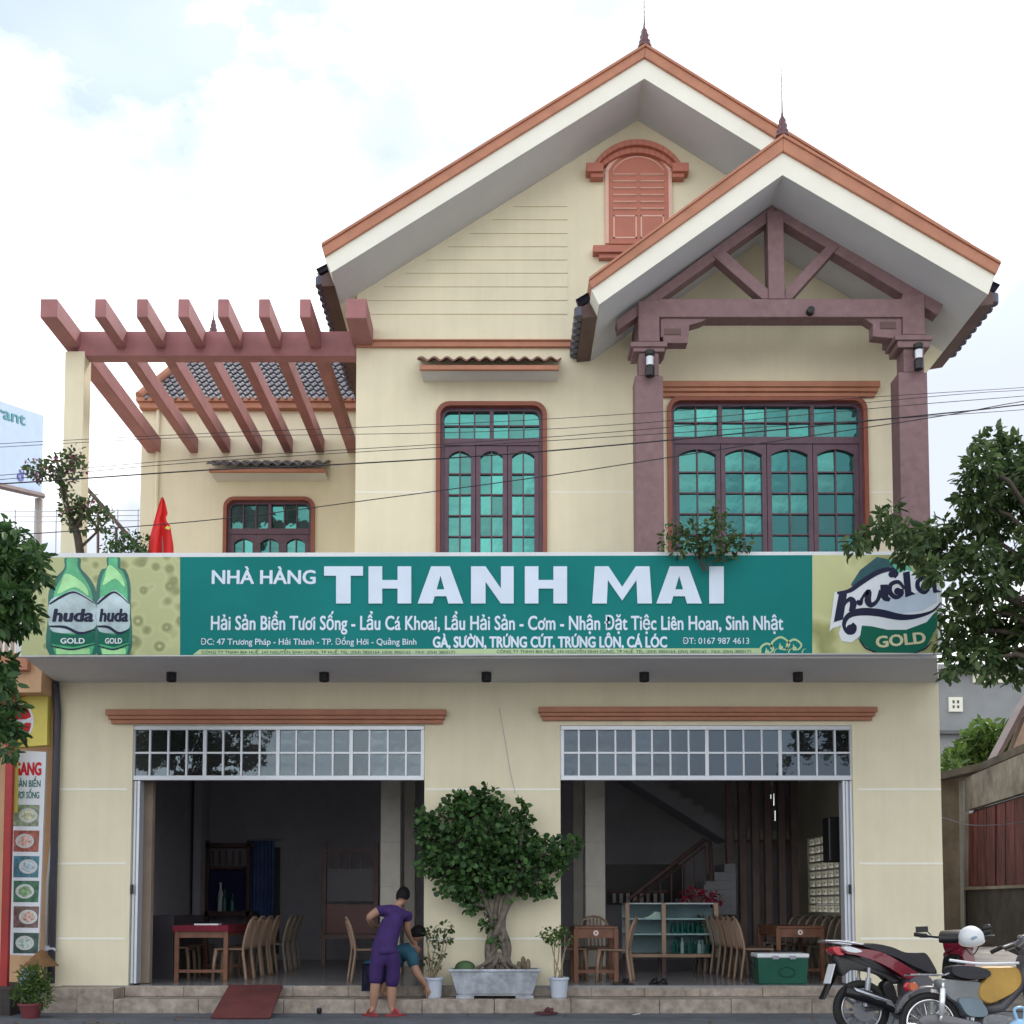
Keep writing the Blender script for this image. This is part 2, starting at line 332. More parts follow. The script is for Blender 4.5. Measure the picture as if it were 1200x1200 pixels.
# ------------------------------------------------------------------ foliage helpers
def leaves(name, blobs, size, mat, parent=None, droop=0.3, seed=1, aspect=0.55, density=1.0, flat=False):
    """blobs: (centre, (rx,ry,rz), n). Every leaf a folded six-vertex blade, all in one mesh."""
    r = np.random.default_rng(seed); P = []; out = []
    for c, rad, n in blobs:
        n = int(n*density); d = r.normal(size=(n, 3)); d /= np.linalg.norm(d, axis=1)[:, None]
        rr = (0.25+0.75*r.random(n)**0.45)[:, None]
        rr *= (1+0.22*np.sin(d[:, :1]*5+d[:, 1:2]*4+seed)*np.cos(d[:, 2:3]*6))
        P.append(np.array(c)+d*rr*np.array(rad)); out.append(d)
    P = np.concatenate(P); out = np.concatenate(out); n = len(P)
    ax = out*0.8+r.normal(size=(n, 3))*0.7; ax[:, 2] -= droop; ax /= np.linalg.norm(ax, axis=1)[:, None]
    nz = r.normal(size=(n, 3))*0.6; nz[:, 2] += 0.7; nz += out*0.3
    sd_ = np.cross(ax, nz); sd_ /= np.linalg.norm(sd_, axis=1)[:, None]; nz = np.cross(sd_, ax)
    s = size*(0.6+0.75*r.random(n))[:, None]; wd = s*aspect*0.5
    V = np.stack([P, P+ax*s*0.32+sd_*wd+nz*s*0.05, P+ax*s*0.75+sd_*wd*0.75+nz*s*0.03, P+ax*s-nz*s*0.08,
                  P+ax*s*0.75-sd_*wd*0.75+nz*s*0.03, P+ax*s*0.32-sd_*wd+nz*s*0.05], axis=1).reshape(-1, 3)
    base = (np.arange(n)*6)[:, None]
    F = np.concatenate([base+np.array([[0, 1, 2, 3]]), base+np.array([[0, 3, 4, 5]])], axis=1).reshape(-1)
    me = bpy.data.meshes.new(name); me.vertices.add(len(V)); me.vertices.foreach_set('co', V.astype(np.float32).ravel())
    me.loops.add(len(F)); me.loops.foreach_set('vertex_index', F.astype(np.int32)); nf = len(F)//4
    me.polygons.add(nf); me.polygons.foreach_set('loop_start', (np.arange(nf)*4).astype(np.int32)); me.polygons.foreach_set('loop_total', np.full(nf, 4, np.int32))
    me.update(calc_edges=True); me.validate()
    o = link(name, me, mat, parent); o['kind'] = 'stuff'; return o
def limb(mb, a, b, r0, r1, seg=6, wob=0.06, n=8):
    a, b = Vector(a), Vector(b); L_ = (b-a).length; pts = []; rs = []
    for i in range(seg+1):
        t = i/seg; o = Vector((random.uniform(-1, 1), random.uniform(-1, 1), random.uniform(-.5, .5)))*wob*L_*math.sin(PI*t)
        pts.append(a.lerp(b, t)+o+Vector((0, 0, 0.10*L_*math.sin(PI*t)))); rs.append(r0+(r1-r0)*t)
    mb.tube(pts, rs, n)
    return pts
# ------------------------------------------------------------------ text
HORN = {'ơ': 'o', 'ờ': 'ò', 'ớ': 'ó', 'ở': 'ỏ', 'ợ': 'ọ', 'Ơ': 'O', 'Ờ': 'Ò', 'Ớ': 'Ó', 'Ợ': 'Ọ', 'ư': 'u', 'ừ': 'ù', 'ứ': 'ú', 'ữ': 'ũ', 'Ư': 'U', 'Ừ': 'Ù', 'Ứ': 'Ú', 'Ữ': 'Ũ'}
_tw = {}
def raw_text(txt, shear=0.0):
    cu = bpy.data.curves.new('txt', 'FONT'); cu.body = txt; cu.resolution_u = 3; cu.shear = shear; cu.fill_mode = 'FRONT'
    o = bpy.data.objects.new('txt', cu); C.objects.link(o)
    dg = bpy.context.evaluated_depsgraph_get(); me = bpy.data.meshes.new_from_object(o.evaluated_get(dg))
    bpy.data.objects.remove(o); return me
def text_mesh(txt, bold=0.0, shear=0.0):                      # bold: shifted copies of the same outline, a hair apart in depth
    plain = ''.join(HORN.get(c, c) for c in txt); me = raw_text(plain, shear)
    hs = [i for i, c in enumerate(txt) if c in HORN]
    if hs:                                                     # the hooks of the horned vowels are added as little strokes
        bm = bmesh.new(); bm.from_mesh(me)
        for i in hs:
            base = 'O' if plain[i] in 'OÒÓỌ' else 'o' if plain[i] in 'oòóỏọ' else 'U' if plain[i] in 'UÙÚŨ' else 'u'
            pm = raw_text(plain[:i]+base); x = max(v.co.x for v in pm.vertices); h = .70 if base in 'OU' else .53; bpy.data.meshes.remove(pm); x -= .05 if base in 'oO' else .015
            P = [(x-.02, h-.10), (x+.045, h-.08), (x+.085, h-.02), (x+.085, h+.06), (x+.03, h+.06), (x+.03, h-.0), (x-.02, h-.03)]
            bm.faces.new([bm.verts.new((a, b, 0)) for a, b in P])
        bm.to_mesh(me); bm.free()
    if bold > 0:
        bm = bmesh.new(); bm.from_mesh(me); src = list(bm.faces)
        for k, (dx, dy) in enumerate(((1, 0), (-1, 0), (.5, .6), (-.5, -.6), (0, .6), (.5, -.6), (-.5, .6))):
            g = bmesh.ops.duplicate(bm, geom=src); vs2 = [e for e in g['geom'] if isinstance(e, bmesh.types.BMVert)]
            bmesh.ops.translate(bm, verts=vs2, vec=(dx*bold, dy*bold, (k+1)*.01))
        bm.to_mesh(me); bm.free()
    return me
def text_on(name, txt, x0, x1, ybase, cap, Y, mat, parent, bold=0.0, rot=0.0, shear=0.0, order=0):
    """fit txt between pixel columns x0..x1 with its baseline on ybase and capitals cap pixels high; lies on plane Y facing -Y"""
    me = text_mesh(txt, bold, shear); me.name = name
    co = np.empty(len(me.vertices)*3, np.float32); me.vertices.foreach_get('co', co); co = co.reshape(-1, 3)
    a, b = co[:, 0].min(), co[:, 0].max(); A = W(x0, ybase, Y); B = W(x1, ybase, Y); H = W(x0, ybase-cap, Y).z-A.z
    u = (co[:, 0]-a)/(b-a)*(B.x-A.x); v = co[:, 1]/0.727*H
    cs, sn = math.cos(rot), math.sin(rot)
    new = np.stack([A.x+u*cs-v*sn, Y-co[:, 2]*.02, A.z+u*sn+v*cs+(B.z-A.z)*0], axis=1)
    me.vertices.foreach_set('co', new.astype(np.float32).ravel()); me.update()
    me.materials.clear()
    return link(name, me, mat, parent)
def ribbon(mb, pts, widths, Y, n=5):                          # brush stroke through pixel points, varying width (pixels)
    P = catmull([(p[0], p[1], 0) for p in pts], n); m = len(P); Wd = []
    for i in range(m):
        t = i/(m-1)*(len(widths)-1); k = min(int(t), len(widths)-2); Wd.append(widths[k]+(widths[k+1]-widths[k])*(t-k))
    vs_ = []
    for i, p in enumerate(P):
        d = (P[min(i+1, m-1)]-P[max(i-1, 0)]); d.z = 0; d.normalize(); q = Vector((-d.y, d.x, 0))*Wd[i]/2
        vs_ += [W(p.x+q.x, p.y+q.y, Y), W(p.x-q.x, p.y-q.y, Y)]
    mb.add(vs_, [(2*i, 2*i+1, 2*i+3, 2*i+2) for i in range(m-1)])
def flat_poly(mb, pts, Y, smooth=0):
    lo, hi = min(b for a, b in pts), max(b for a, b in pts)
    if smooth: pts = [(p.x, min(max(p.y, lo), hi)) for p in catmull([(a, b, 0) for a, b in pts], smooth, True)]
    mb.add([W(a, b, Y) for a, b in pts], [tuple(range(len(pts)))])
# ================================================================== GROUND
g = MB(); g.box(-900, 900, -900, 900, -1.0, 0.0); structure('ground', g, paving)
g = MB(); g.add([(-300, -9.5, .004), (300, -9.5, .004), (300, -0.9, .004), (-300, -0.9, .004)], [(0, 1, 2, 3)])
structure('road', g, asphalt)
g = MB(); g.box(-300, 300, -13.5, -9.5, 0.0, 0.13)
structure('far_pavement', g, paving)
g = MB(); g.add([(-300, -0.9, .006), (300, -0.9, .006), (300, -.2, .02), (-300, -.2, .02)], [(0, 1, 2, 3)]); structure('roadside_strip', g, asphalt)
g = MB(); g.add([(5.52, -0.3, .03), (40, -0.3, .03), (40, 26, .95), (5.52, 26, .95)], [(0, 1, 2, 3)]); structure('alley', g, concrete)

# ================================================================== THE HOUSE
FL = W(600, 1155, -0.05).z                                     # indoor floor height
HX0, HX1 = W(62, 980, 0).x, W(1104, 980, 0).x
house = thing('restaurant_building', 'cream two storey restaurant with orange trimmed gables behind the green signboard', 'building', (0, 0, 0))
CZ = W(600, 770, -1.5).z                                       # underside of canopy slab
BZ = CZ+0.18                                                   # balcony floor
oL = rect(153, 850, 497, 1155, 0); oR = rect(657, 850, 1001, 1155, 0)
ZO = oL[3]                                                     # head of the openings
T = 0.22
m = MB()
for a, b in ((HX0, oL[0]), (oL[1], oR[0]), (oR[1], HX1)): m.box(a, b, 0, T, FL-0.02, ZO)
m.box(HX0, HX1, 0, T, ZO, CZ)
part('ground_floor_wall', m, cream, house)
m = MB()                                                       # side walls, back wall, left wing stub of the ground floor shell
m.box(HX0, HX0+.15, T, 7.0, 0, CZ); m.box(HX0, HX1, 7.0, 7.15, 0, CZ)
LAT = (4.05, 5.95, 1.2, 2.52)                                  # ventilation opening in the right wall: y0 y1 z0 z1
m.box(HX1-.15, HX1, T, LAT[0], 0, CZ); m.box(HX1-.15, HX1, LAT[1], 7.0, 0, CZ)
m.box(HX1-.15, HX1, LAT[0], LAT[1], 0, LAT[2]); m.box(HX1-.15, HX1, LAT[0], LAT[1], LAT[3], CZ)
part('side_wall', m, cream, house)
m = MB(); m.box(HX0+.152, HX0+.17, T+.01, 6.99, FL, CZ-.02); m.box(HX0+.17, HX1-.17, 6.97, 6.995, FL, CZ-.02)
part('interior_wall_lining', m, room_wall, house)
m = MB(); m.box(HX0, HX1, T+.005, 7.0, CZ+.0, CZ+.18); part('first_floor_slab', m, room_ceiling, house)
m = MB(); m.box(HX0+.17, HX1-.16, -0.05, 6.97, FL-.03, FL); part('interior_floor', m, room_tile, house)
m = MB(); m.box(HX0+.01, HX1-.01, 0.0, 7.0, 0, FL-.03); part('plinth', m, concrete, house)
# canopy slab: slightly tapering in plan
fl, fr = W(27, 770, -1.5).x, W(1100, 770, -1.5).x
m = MB(); A = [(fl, -1.44, CZ), (fr, -1.44, CZ), (HX1, 0, CZ), (HX0, 0, CZ)]
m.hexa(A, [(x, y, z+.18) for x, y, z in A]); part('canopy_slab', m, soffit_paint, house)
m = MB(); m.box(fl+.02, fr-.02, -1.42, -1.30, BZ, BZ+.72); part('balcony_parapet', m, cream, house)
# horizontal painted joints
for py in (925, 1012, 1100):
    z = W(600, py, 0).z
    for a, b in ((HX0+.0, oL[0]-.06), (oL[1]+.01, oR[0]-.01), (oR[1]+.06, HX1)): part('joint_line', MB().box(a, b, -.004, .001, z-.012, z+.012), joint_paint, house)
# cornices over the openings
def cornice(px0, px1, py0, py1, Y=0.0, proj=.13, name='cornice', mat=orange):
    x0, x1, z0, z1 = rect(px0, py0, px1, py1, Y-proj); h = z1-z0
    m = MB()
    for k, (a, b, p) in enumerate(((0.58, 1.0, 1.0), (0.30, 0.58, .78), (0.0, 0.30, .5))):
        ins = (1-p)*proj*0.8
        m.box(x0+ins, x1-ins, Y-proj*p, Y+.002, z0+h*a, z0+h*b)
    return part(name, m, mat, house, bevel=.008)
cornice(123, 523, 831, 847); cornice(631, 1029, 828, 843)
# transom lights: 16 x 2 panes each
def transom(px0, px1, right):
    x0, x1, z0, z1 = rect(px0, 850, px1, 914, 0); y = .05
    fr_ = MB(); fr_.box(x0, x1, y-.03, y+.05, z1-.055, z1); fr_.box(x0, x1, y-.03, y+.05, z0, z0+.06)
    tw = part('transom_window', fr_, alu, house, bevel=.004)
    za, zb = z0+.06, z1-.055; zm = (za+zb)/2
    bars = MB(); n = 16; ww = (x1-x0)/n
    for k in range(n+1):
        t = .022 if k % 4 == 0 else .011; xc = min(max(x0+k*ww, x0+t), x1-t)
        bars.box(xc-t, xc+t, y-.018, y+.03, za+.001, zb-.001)
    bars.box(x0+.003, x1-.003, y-.012, y+.026, zm-.012, zm+.012)
    part('glazing_bar', bars, alu, tw)
    me = None
    for k in range(n):
        for j in (0, 1):
            c = Vector((x0+(k+.5)*ww, y+.012, (za+zm)/2 if j == 0 else (zm+zb)/2))
            if me is None:
                pm = MB(); pm.box(-ww/2, ww/2, -.003, .003, -(zm-za)/2, (zm-za)/2); me = pm.mesh('pane'); me.materials.append(glass_dn)
            o = link('pane', me, None, tw); o.location = c; o.rotation_euler = (random.uniform(-.004, .004), 0, random.uniform(-.006, .006))
transom(153, 497, False); transom(657, 1001, True)
# folded steel gate leaves at the outer jambs
def folded_gate(px0, px1):
    x0, x1, z0, z1 = rect(px0, 914, px1, 1154, 0); m = MB(); n = 3
    for k in range(n):
        a = x0+(x1-x0)*k/n; b = x0+(x1-x0)*(k+.62)/n; m.box(a, b, .02+.02*(k % 2), .20, FL+.02, z1-.005)
    o = part('folding_gate', m, alu, house, bevel=.006)
    m = MB()
    for k in range(n-1):
        b = x0+(x1-x0)*(k+.81)/n; m.box(b-.008, b+.008, .05, .19, FL+.02, z1-.01)
    part('gate_channel', m, steel, o)
    m = MB(); zc = FL+1.15; m.box(x0+.05, x0+.075, -.01, .02, zc, zc+.12); part('handle', m, black, o)
folded_gate(149, 163); folded_gate(990, 1003)
# granite steps
gs = MB(); gs.box(HX0-.02, HX0+.0, -.45, -.02, 0, .1)
steps = part('front_steps', MB().box(W(146, 1170, -.05).x, HX1, -.04, 0.0, 0.01, FL-.035), concrete, house)
def slabs(xa, xb, y0, y1, z0, z1, wid):
    x = xa
    while x < xb-.05:
        b = min(x+wid*random.uniform(.85, 1.15), xb)
        if xb-b < .25: b = xb
        mm = MB(); dy = random.uniform(-.004, .004); mm.box(x+.003, b-.003, y0+dy, y1, z0, z1+random.uniform(-.002, .002))
        part('granite_slab', mm, granite, steps, bevel=.006); x = b
SZ = W(600, 1168, -.05).z; xs = W(146, 1170, -.05).x
slabs(xs, HX1, -.05, -.002, SZ+.003, FL-.003, .78)             # upper riser
slabs(xs, HX1, -.47, -.055, 0.0, SZ, .95)                      # lower step
slabs(HX0-.0, W(90, 1170, -.45).x, -.42, -.005, 0, FL-.01, .9)
slabs(W(90, 1170, -.45).x, xs-.005, -.45, -.005, 0, FL-.012, 1.2)

# ---- first floor: main gable wall, with window holes
GX0 = W(417, 500, 0).x; AX = W(755, 90, -.76).x; GX1 = 2*AX-GX0
def strip_wall(name, X0, X1, Z0, topz, holes, Y, th, mat):
    xs_ = sorted({X0, X1, AX} | {h[0] for h in holes} | {h[1] for h in holes}); xs_ = [x for x in xs_ if X0 <= x <= X1]
    m = MB()
    for a, b in zip(xs_, xs_[1:]):
        h = [q for q in holes if q[0] <= a+1e-6 and q[1] >= b-1e-6]
        if h:
            q = h[0]
            if q[2] > Z0+.01: m.box(a, b, Y, Y+th, Z0, q[2])
            m.prism([(a, q[3]), (b, q[3]), (b, topz(b)), (a, topz(a))], Y, Y+th)
        else: m.prism([(a, Z0), (b, Z0), (b, topz(b)), (a, topz(a))], Y, Y+th)
    return part(name, m, mat, house)
# roof slab lines of the main gable at its front plane
YM = -.76
apB = W(755, 92, YM); lB = W(388, 319.5, YM)                   # underside
apT = W(755, 69, YM); lT = W(381, 302, YM)                     # top of white fascia
apO = W(756, 57, YM); lO = W(377.5, 291, YM)                   # top of orange verge
def mir(p): return Vector((2*AX-p.x, p.y, p.z))
slope = (apB.z-lB.z)/(AX-lB.x)
topz = lambda x: apB.z-abs(x-AX)*slope+.02
winA = rect(511, 472, 641, 660, 0); winB = rect(782, 466, 1017, 660, 0); att = rect(713, 180, 783, 287, 0)
ins = .045
hole = lambda q: (q[0]+ins, q[1]-ins, BZ+.03, q[3]-ins)
strip_wall('upper_wall', GX0, GX1, CZ+.185, topz, [hole(winA), hole(winB)], 0, T, cream)
m = MB(); m.box(GX0, GX0+.2, T, 7.0, CZ+.185, topz(GX0)); m.box(GX1-.2, GX1, T, 7.0, CZ+.185, topz(GX1)); m.prism([(GX0, CZ+.185), (GX1, CZ+.185), (GX1, topz(GX1)), (AX, topz(AX)), (GX0, topz(GX0))], 6.9, 7.1)
part('upper_side_wall', m, cream, house)
z = W(600, 577, 0).z
for a, b in ((GX0, winA[0]-.03), (winA[1]+.03, winB[0]-.03), (winB[1]+.03, GX1)): part('joint_line', MB().box(a, b, -.003, .001, z-.007, z+.007), joint_paint, house)
# orange band across the gable
m = MB(); x0, x1, z0, z1 = rect(432, 398, 684, 406, -.05); m.box(GX0+.003, x1, -.05, .001, z0, z1-.02); m.box(GX0+.003, x1, -.07, .001, z1-.02, z1)
part('string_course', m, orange, house, bevel=.006)
# siding boards under the left slope
rows = [227, 243, 258.5, 274.5, 290, 305.5, 321, 337, 353, 369]
for a, b in zip(rows, rows[1:]):
    zt, zb = W(560, a, 0).z, W(560, b, 0).z; xr = W(665, (a+b)/2, 0).x
    xl_t = AX-(topz(AX)-zt)/slope+.24; xl_b = AX-(topz(AX)-zb)/slope+.24
    xl_t = max(xl_t, GX0+.12); xl_b = max(xl_b, GX0+.12)
    m = MB(); A = [(xl_b, zb+.008), (xr, zb+.008), (xr, zt-.003), (xl_t, zt-.003)]
    n_ = [(p[0], -.011, p[1]) if i < 2 else (p[0], -.004, p[1]) for i, p in enumerate(A)]
    m.hexa([(p[0], .001, p[1]) for p in A], n_); part('siding_board', m, cream, house)
# attic shutter with its arched hood mould
ax0, ax1 = W(713, 240, 0).x, W(783, 240, 0).x; acx = (ax0+ax1)/2; az0 = W(748, 287, 0).z; azs = W(748, 203, 0).z; azt = W(748, 181, 0).z
def arch_pts(x0, x1, zs, zt, n=16):
    cx = (x0+x1)/2; h = zt-zs; r = (x1-x0)/2; R_ = (r*r+h*h)/(2*h); a0 = math.asin(min(1, r/R_))
    return [(cx+R_*math.sin(-a0+2*a0*k/n), zt-R_+R_*math.cos(-a0+2*a0*k/n)) for k in range(n+1)]
sh = part('attic_shutter', MB().prism([(ax0, az0), (ax1, az0)]+arch_pts(ax0, ax1, azs, azt)[::-1], -.03, .001), shutter_red, house)
m = MB(); P1 = arch_pts(ax0-.045, ax1+.045, azs+.01, azt+.05); P0 = arch_pts(ax0, ax1, azs, azt)
for i in range(len(P0)-1): m.prism([P0[i], P0[i+1], P1[i+1], P1[i]], -.045, .001)
m.box(ax0-.045, ax0, -.045, .001, az0, azs); m.box(ax1, ax1+.045, -.045, .001, az0, azs)
part('arch_frame', m, pink_line, sh)
m = MB(); P0 = arch_pts(ax0+.06, ax1-.06, azs+.01, azt-.06); P1 = arch_pts(ax0+.06, ax1-.06, azs+.025, azt-.045)
for i in range(len(P0)-1): m.prism([P0[i], P0[i+1], P1[i+1], P1[i]], -.036, -.03)
for x_a, x_b in ((ax0+.06, acx-.025), (acx+.025, ax1-.06)):
    za, zb = W(0, 281, 0).z, W(0, 254, 0).z
    for q in ((x_a, x_b, za, za+.018), (x_a, x_b, zb-.018, zb), (x_a, x_a+.018, za, zb), (x_b-.018, x_b, za, zb)): m.box(q[0], q[1], -.036, -.03, q[2], q[3])
part('line_moulding', m, pink_line, sh)
for x_a, x_b in ((ax0+.06, acx-.025), (acx+.025, ax1-.06)):
    for py in (206, 214, 222, 230, 238, 246):
        z = W(600, py, 0).z; m = MB(); m.add([(x_a, -.03, z+.012), (x_b, -.03, z+.012), (x_b, -.052, z-.014), (x_a, -.052, z-.014), (x_a, -.029, z-.022), (x_b, -.029, z-.022)], [(0, 1, 2, 3), (3, 2, 5, 4)])
        part('louvre_slat', m, pink_line, sh)
m = MB(); hx0, hx1 = W(697, 200, -.1).x, W(797, 200, -.1).x
P0 = arch_pts(hx0+.03, hx1-.03, W(0, 203, -.1).z, W(0, 178, -.1).z); P1 = arch_pts(hx0-.03, hx1+.03, W(0, 196, -.1).z, W(0, 165, -.1).z); Pm = [((a[0]+b[0])/2, (a[1]+b[1])/2) for a, b in zip(P0, P1)]
for i in range(len(P0)-1): m.prism([P0[i], P0[i+1], Pm[i+1], Pm[i]], -.09, .001); m.prism([Pm[i], Pm[i+1], P1[i+1], P1[i]], -.14, .001)
for s_ in (0, 1):
    a, b = (687, 707) if s_ == 0 else (788, 807); q = rect(a, 192, b, 202, -.12); m.box(q[0], q[1], -.15, .0015, q[2], q[3]); q = rect(a+5*(1-s_), 202, b-5*s_, 208, -.1); m.box(q[0], q[1], -.11, .0015, q[2]+.001, q[3]-.001)
part('hood_moulding', m, shutter_red, house, bevel=.006)
m = MB(); q = rect(695, 288, 801, 296, -.1); m.box(q[0], q[1], -.12, .001, q[2], q[3]); q = rect(702, 296, 794, 302, -.08); m.box(q[0], q[1], -.08, .001, q[2], q[3]-.001)
part('attic_sill', m, shutter_red, house, bevel=.005)

# ---- windows
def rrect(x0, x1, z0, z1, r, n=6):                            # rounded at the top only
    P = [(x0, z0), (x1, z0)]
    P += [(x1-r+r*math.cos(PI/2*k/n), z1-r+r*math.sin(PI/2*k/n)) for k in range(n+1)]
    P += [(x0+r-r*math.sin(PI/2*k/n), z1-r+r*math.cos(PI/2*k/n)) for k in range(n+1)]
    return P
def window(q, Y, ztr, lights, leaves_, rows_n, zbot, row_h, label=None):
    x0, x1, _, z1 = q; z0 = zbot
    m = MB(); O = rrect(x0, x1, z0, z1, .17); I = rrect(x0+.055, x1-.055, z0, z1-.055, .13)
    k = len(O)
    for i in range(1, k): j = (i+1) % k; m.hexa([(O[i][0], Y-.05, O[i][1]), (O[j][0], Y-.05, O[j][1]), (I[j][0], Y-.05, I[j][1]), (I[i][0], Y-.05, I[i][1])],
                                                [(O[i][0], Y+.12, O[i][1]), (O[j][0], Y+.12, O[j][1]), (I[j][0], Y+.12, I[j][1]), (I[i][0], Y+.12, I[i][1])])
    win = part('window', m, trimwood, house, label=label)
    f = MB(); xa, xb, zt = x0+.055, x1-.055, z1-.055; fw = .045; ya, yb = Y+.03, Y+.115
    f.box(xa, xa+fw, ya, yb, z0, zt-.10); f.box(xb-fw, xb, ya, yb, z0, zt-.10); f.box(xa+.12, xb-.12, ya, yb, zt-fw, zt)
    for sx in (0, 1):                                          # rounded corner pieces of the inner frame
        P = []; r = .13; cx = xa+r if sx == 0 else xb-r; cz = zt-r
        for k in range(7):
            a = PI/2*k/6; dx, dz = math.cos(a), math.sin(a); P.append((cx-dx*r if sx == 0 else cx+dx*r, cz+dz*r, cx-dx*(r-fw) if sx == 0 else cx+dx*(r-fw), cz+dz*(r-fw)))
        for a, b in zip(P, P[1:]): f.prism([(a[0], a[1]), (b[0], b[1]), (b[2], b[3]), (a[2], a[3])], ya-.001, yb)
    f.box(xa+fw, xb-fw, ya-.01, yb, ztr-.045, ztr+.045)        # transom rail
    part('frame', f, framewood, win)
    bars = MB(); panes = []
    # transom lights
    tot = sum(n for n, _ in lights); W_ = (xb-xa-2*fw); x = xa+fw; gap = .05; unit = (W_-gap*(len(lights)-1))/tot
    for li, (n, r_) in enumerate(lights):
        for i in range(n):
            for j in range(r_):
                zz0 = ztr+.045; zz1 = zt-fw; h = (zz1-zz0)/r_
                panes.append((x+i*unit+.0, x+(i+1)*unit, zz0+j*h, zz0+(j+1)*h))
            if i: bars.box(x+i*unit-.009, x+i*unit+.009, ya+.02, yb-.02, ztr+.046, zt-fw-.001)
        for j in range(1, r_): bars.box(x, x+n*unit, ya+.025, yb-.025, ztr+.045+(zt-fw-ztr-.045)*j/r_-.009, ztr+.045+(zt-fw-ztr-.045)*j/r_+.009)
        x += n*unit
        if li < len(lights)-1: bars.box(x, x+gap, ya-.004, yb, ztr+.046, zt-fw-.001); x += gap
    part('transom_bar', bars, framewood, win)
    # leaves
    lw = (xb-xa-2*fw)/leaves_; st = .062; zl = ztr-.045
    for k in range(leaves_):
        l0 = xa+fw+k*lw; l1 = l0+lw; a, b = l0+st, l1-st; lf = MB()
        lf.box(l0+.004, a, ya+.005, yb-.005, z0, zl-.002); lf.box(b, l1-.004, ya+.005, yb-.005, z0, zl-.002)
        zt_ = zl-.07; ap = [(a, zl-.003), (b, zl-.003)]+[(b-(b-a)*i/10, zt_-.07*(2*i/10-1)**2) for i in range(11)]
        lf.prism(ap, ya+.006, yb-.006)
        lf.box((a+b)/2-.009, (a+b)/2+.009, ya+.022, yb-.02, z0, zt_+.001)
        z = zt_-.02
        zz = [zt_]
        while z-row_h > z0: z -= row_h; lf.box(a, b, ya+.024, yb-.022, z-.009, z+.009); zz.append(z)
        zz.append(z0)
        part('casement_leaf', lf, framewood, win)
        for u, v in zip(zz, zz[1:]):
            for c, d in ((a, (a+b)/2), ((a+b)/2, b)): panes.append((c, d, v, u))
    for (a, b, c, d) in panes:
        pm = MB(); w_, h_ = (b-a)/2, (d-c)/2; pm.box(-w_, w_, -.003, .003, -h_, h_); o = part('pane', pm, glass_up, win)
        o.location = ((a+b)/2, Y+.085, (c+d)/2); o.rotation_euler = (random.gauss(0, .012), 0, random.gauss(0, .012))
    return win
zA = W(600, 517, 0).z; zB = W(600, 515, 0).z; rh = W(600, 556, 0).z-W(600, 580.5, 0).z
window(winA, 0, zA, [(3, 2), (3, 2)], 3, 5, BZ+.02, rh)
window(winB, 0, zB, [(2, 2), (4, 2), (2, 2)], 4, 5, BZ+.02, rh)
cornice(770, 1032, 446, 462, proj=.12)
# little tiled hood above a window
def s_tiles(m, x0, x1, y0, z0, y1, z1, wave, amp, th, rows_):  # corrugated tile courses from front (y0,z0) to back (y1,z1)
    n = max(6, int((x1-x0)/wave*8)); xsx = [x0+(x1-x0)*k/n for k in range(n+1)]
    for r_ in range(rows_):
        a, b = r_/rows_, (r_+1)/rows_+.02; vs_ = []
        for (t, up) in ((a, .02), (b, 0.0)):
            for q in (th, 0):
                for x in xsx: vs_.append((x, y0+(y1-y0)*t, z0+(z1-z0)*t+up+q+amp*math.sin(2*PI*(x-x0)/wave)))
        k = n+1; fs = []
        for i in range(n): fs += [(i, i+1, i+1+2*k, i+2*k), (k+i, k+i+3*0+2*k, k+i+1+2*k, k+i+1), (i, k+i, k+i+1, i+1)]
        m.add(vs_, fs)
def hood(px0, px1, py_top, py_mid, py_or, py_bot, Y, mat_t):
    d = .42; f = Y-d; q = rect(px0, py_mid, px1, py_or, f)
    m = MB(); m.box(q[0]+.01, q[1]-.01, f, f+.05, q[2], q[3]); hd = part('window_hood', m, orange, house, bevel=.005)
    m = MB(); z_ = min(max(W(600, py_bot, Y-.02).z, q[2]+.006), q[3]-.02)
    A = [(q[0]+.02, f+.05, q[3]), (q[1]-.02, f+.05, q[3]), (q[1]-.02, Y-.001, q[3]), (q[0]+.02, Y-.001, q[3])]
    B = [(q[0]+.02, f+.05, q[2]+.005), (q[1]-.02, f+.05, q[2]+.005), (q[1]-.02, Y-.001, z_), (q[0]+.02, Y-.001, z_)]
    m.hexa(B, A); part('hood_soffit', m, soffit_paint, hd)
    m = MB(); zt = W(600, py_top, f-.03).z; s_tiles(m, q[0]-.02, q[1]+.02, f-.04, q[3]+.03, Y, q[3]+.26, .165, .022, .02, 2)
    part('hood_tiles', m, mat_t, hd)
hood(491, 656, 418, 427.5, 433, 445, 0, tile_brown)

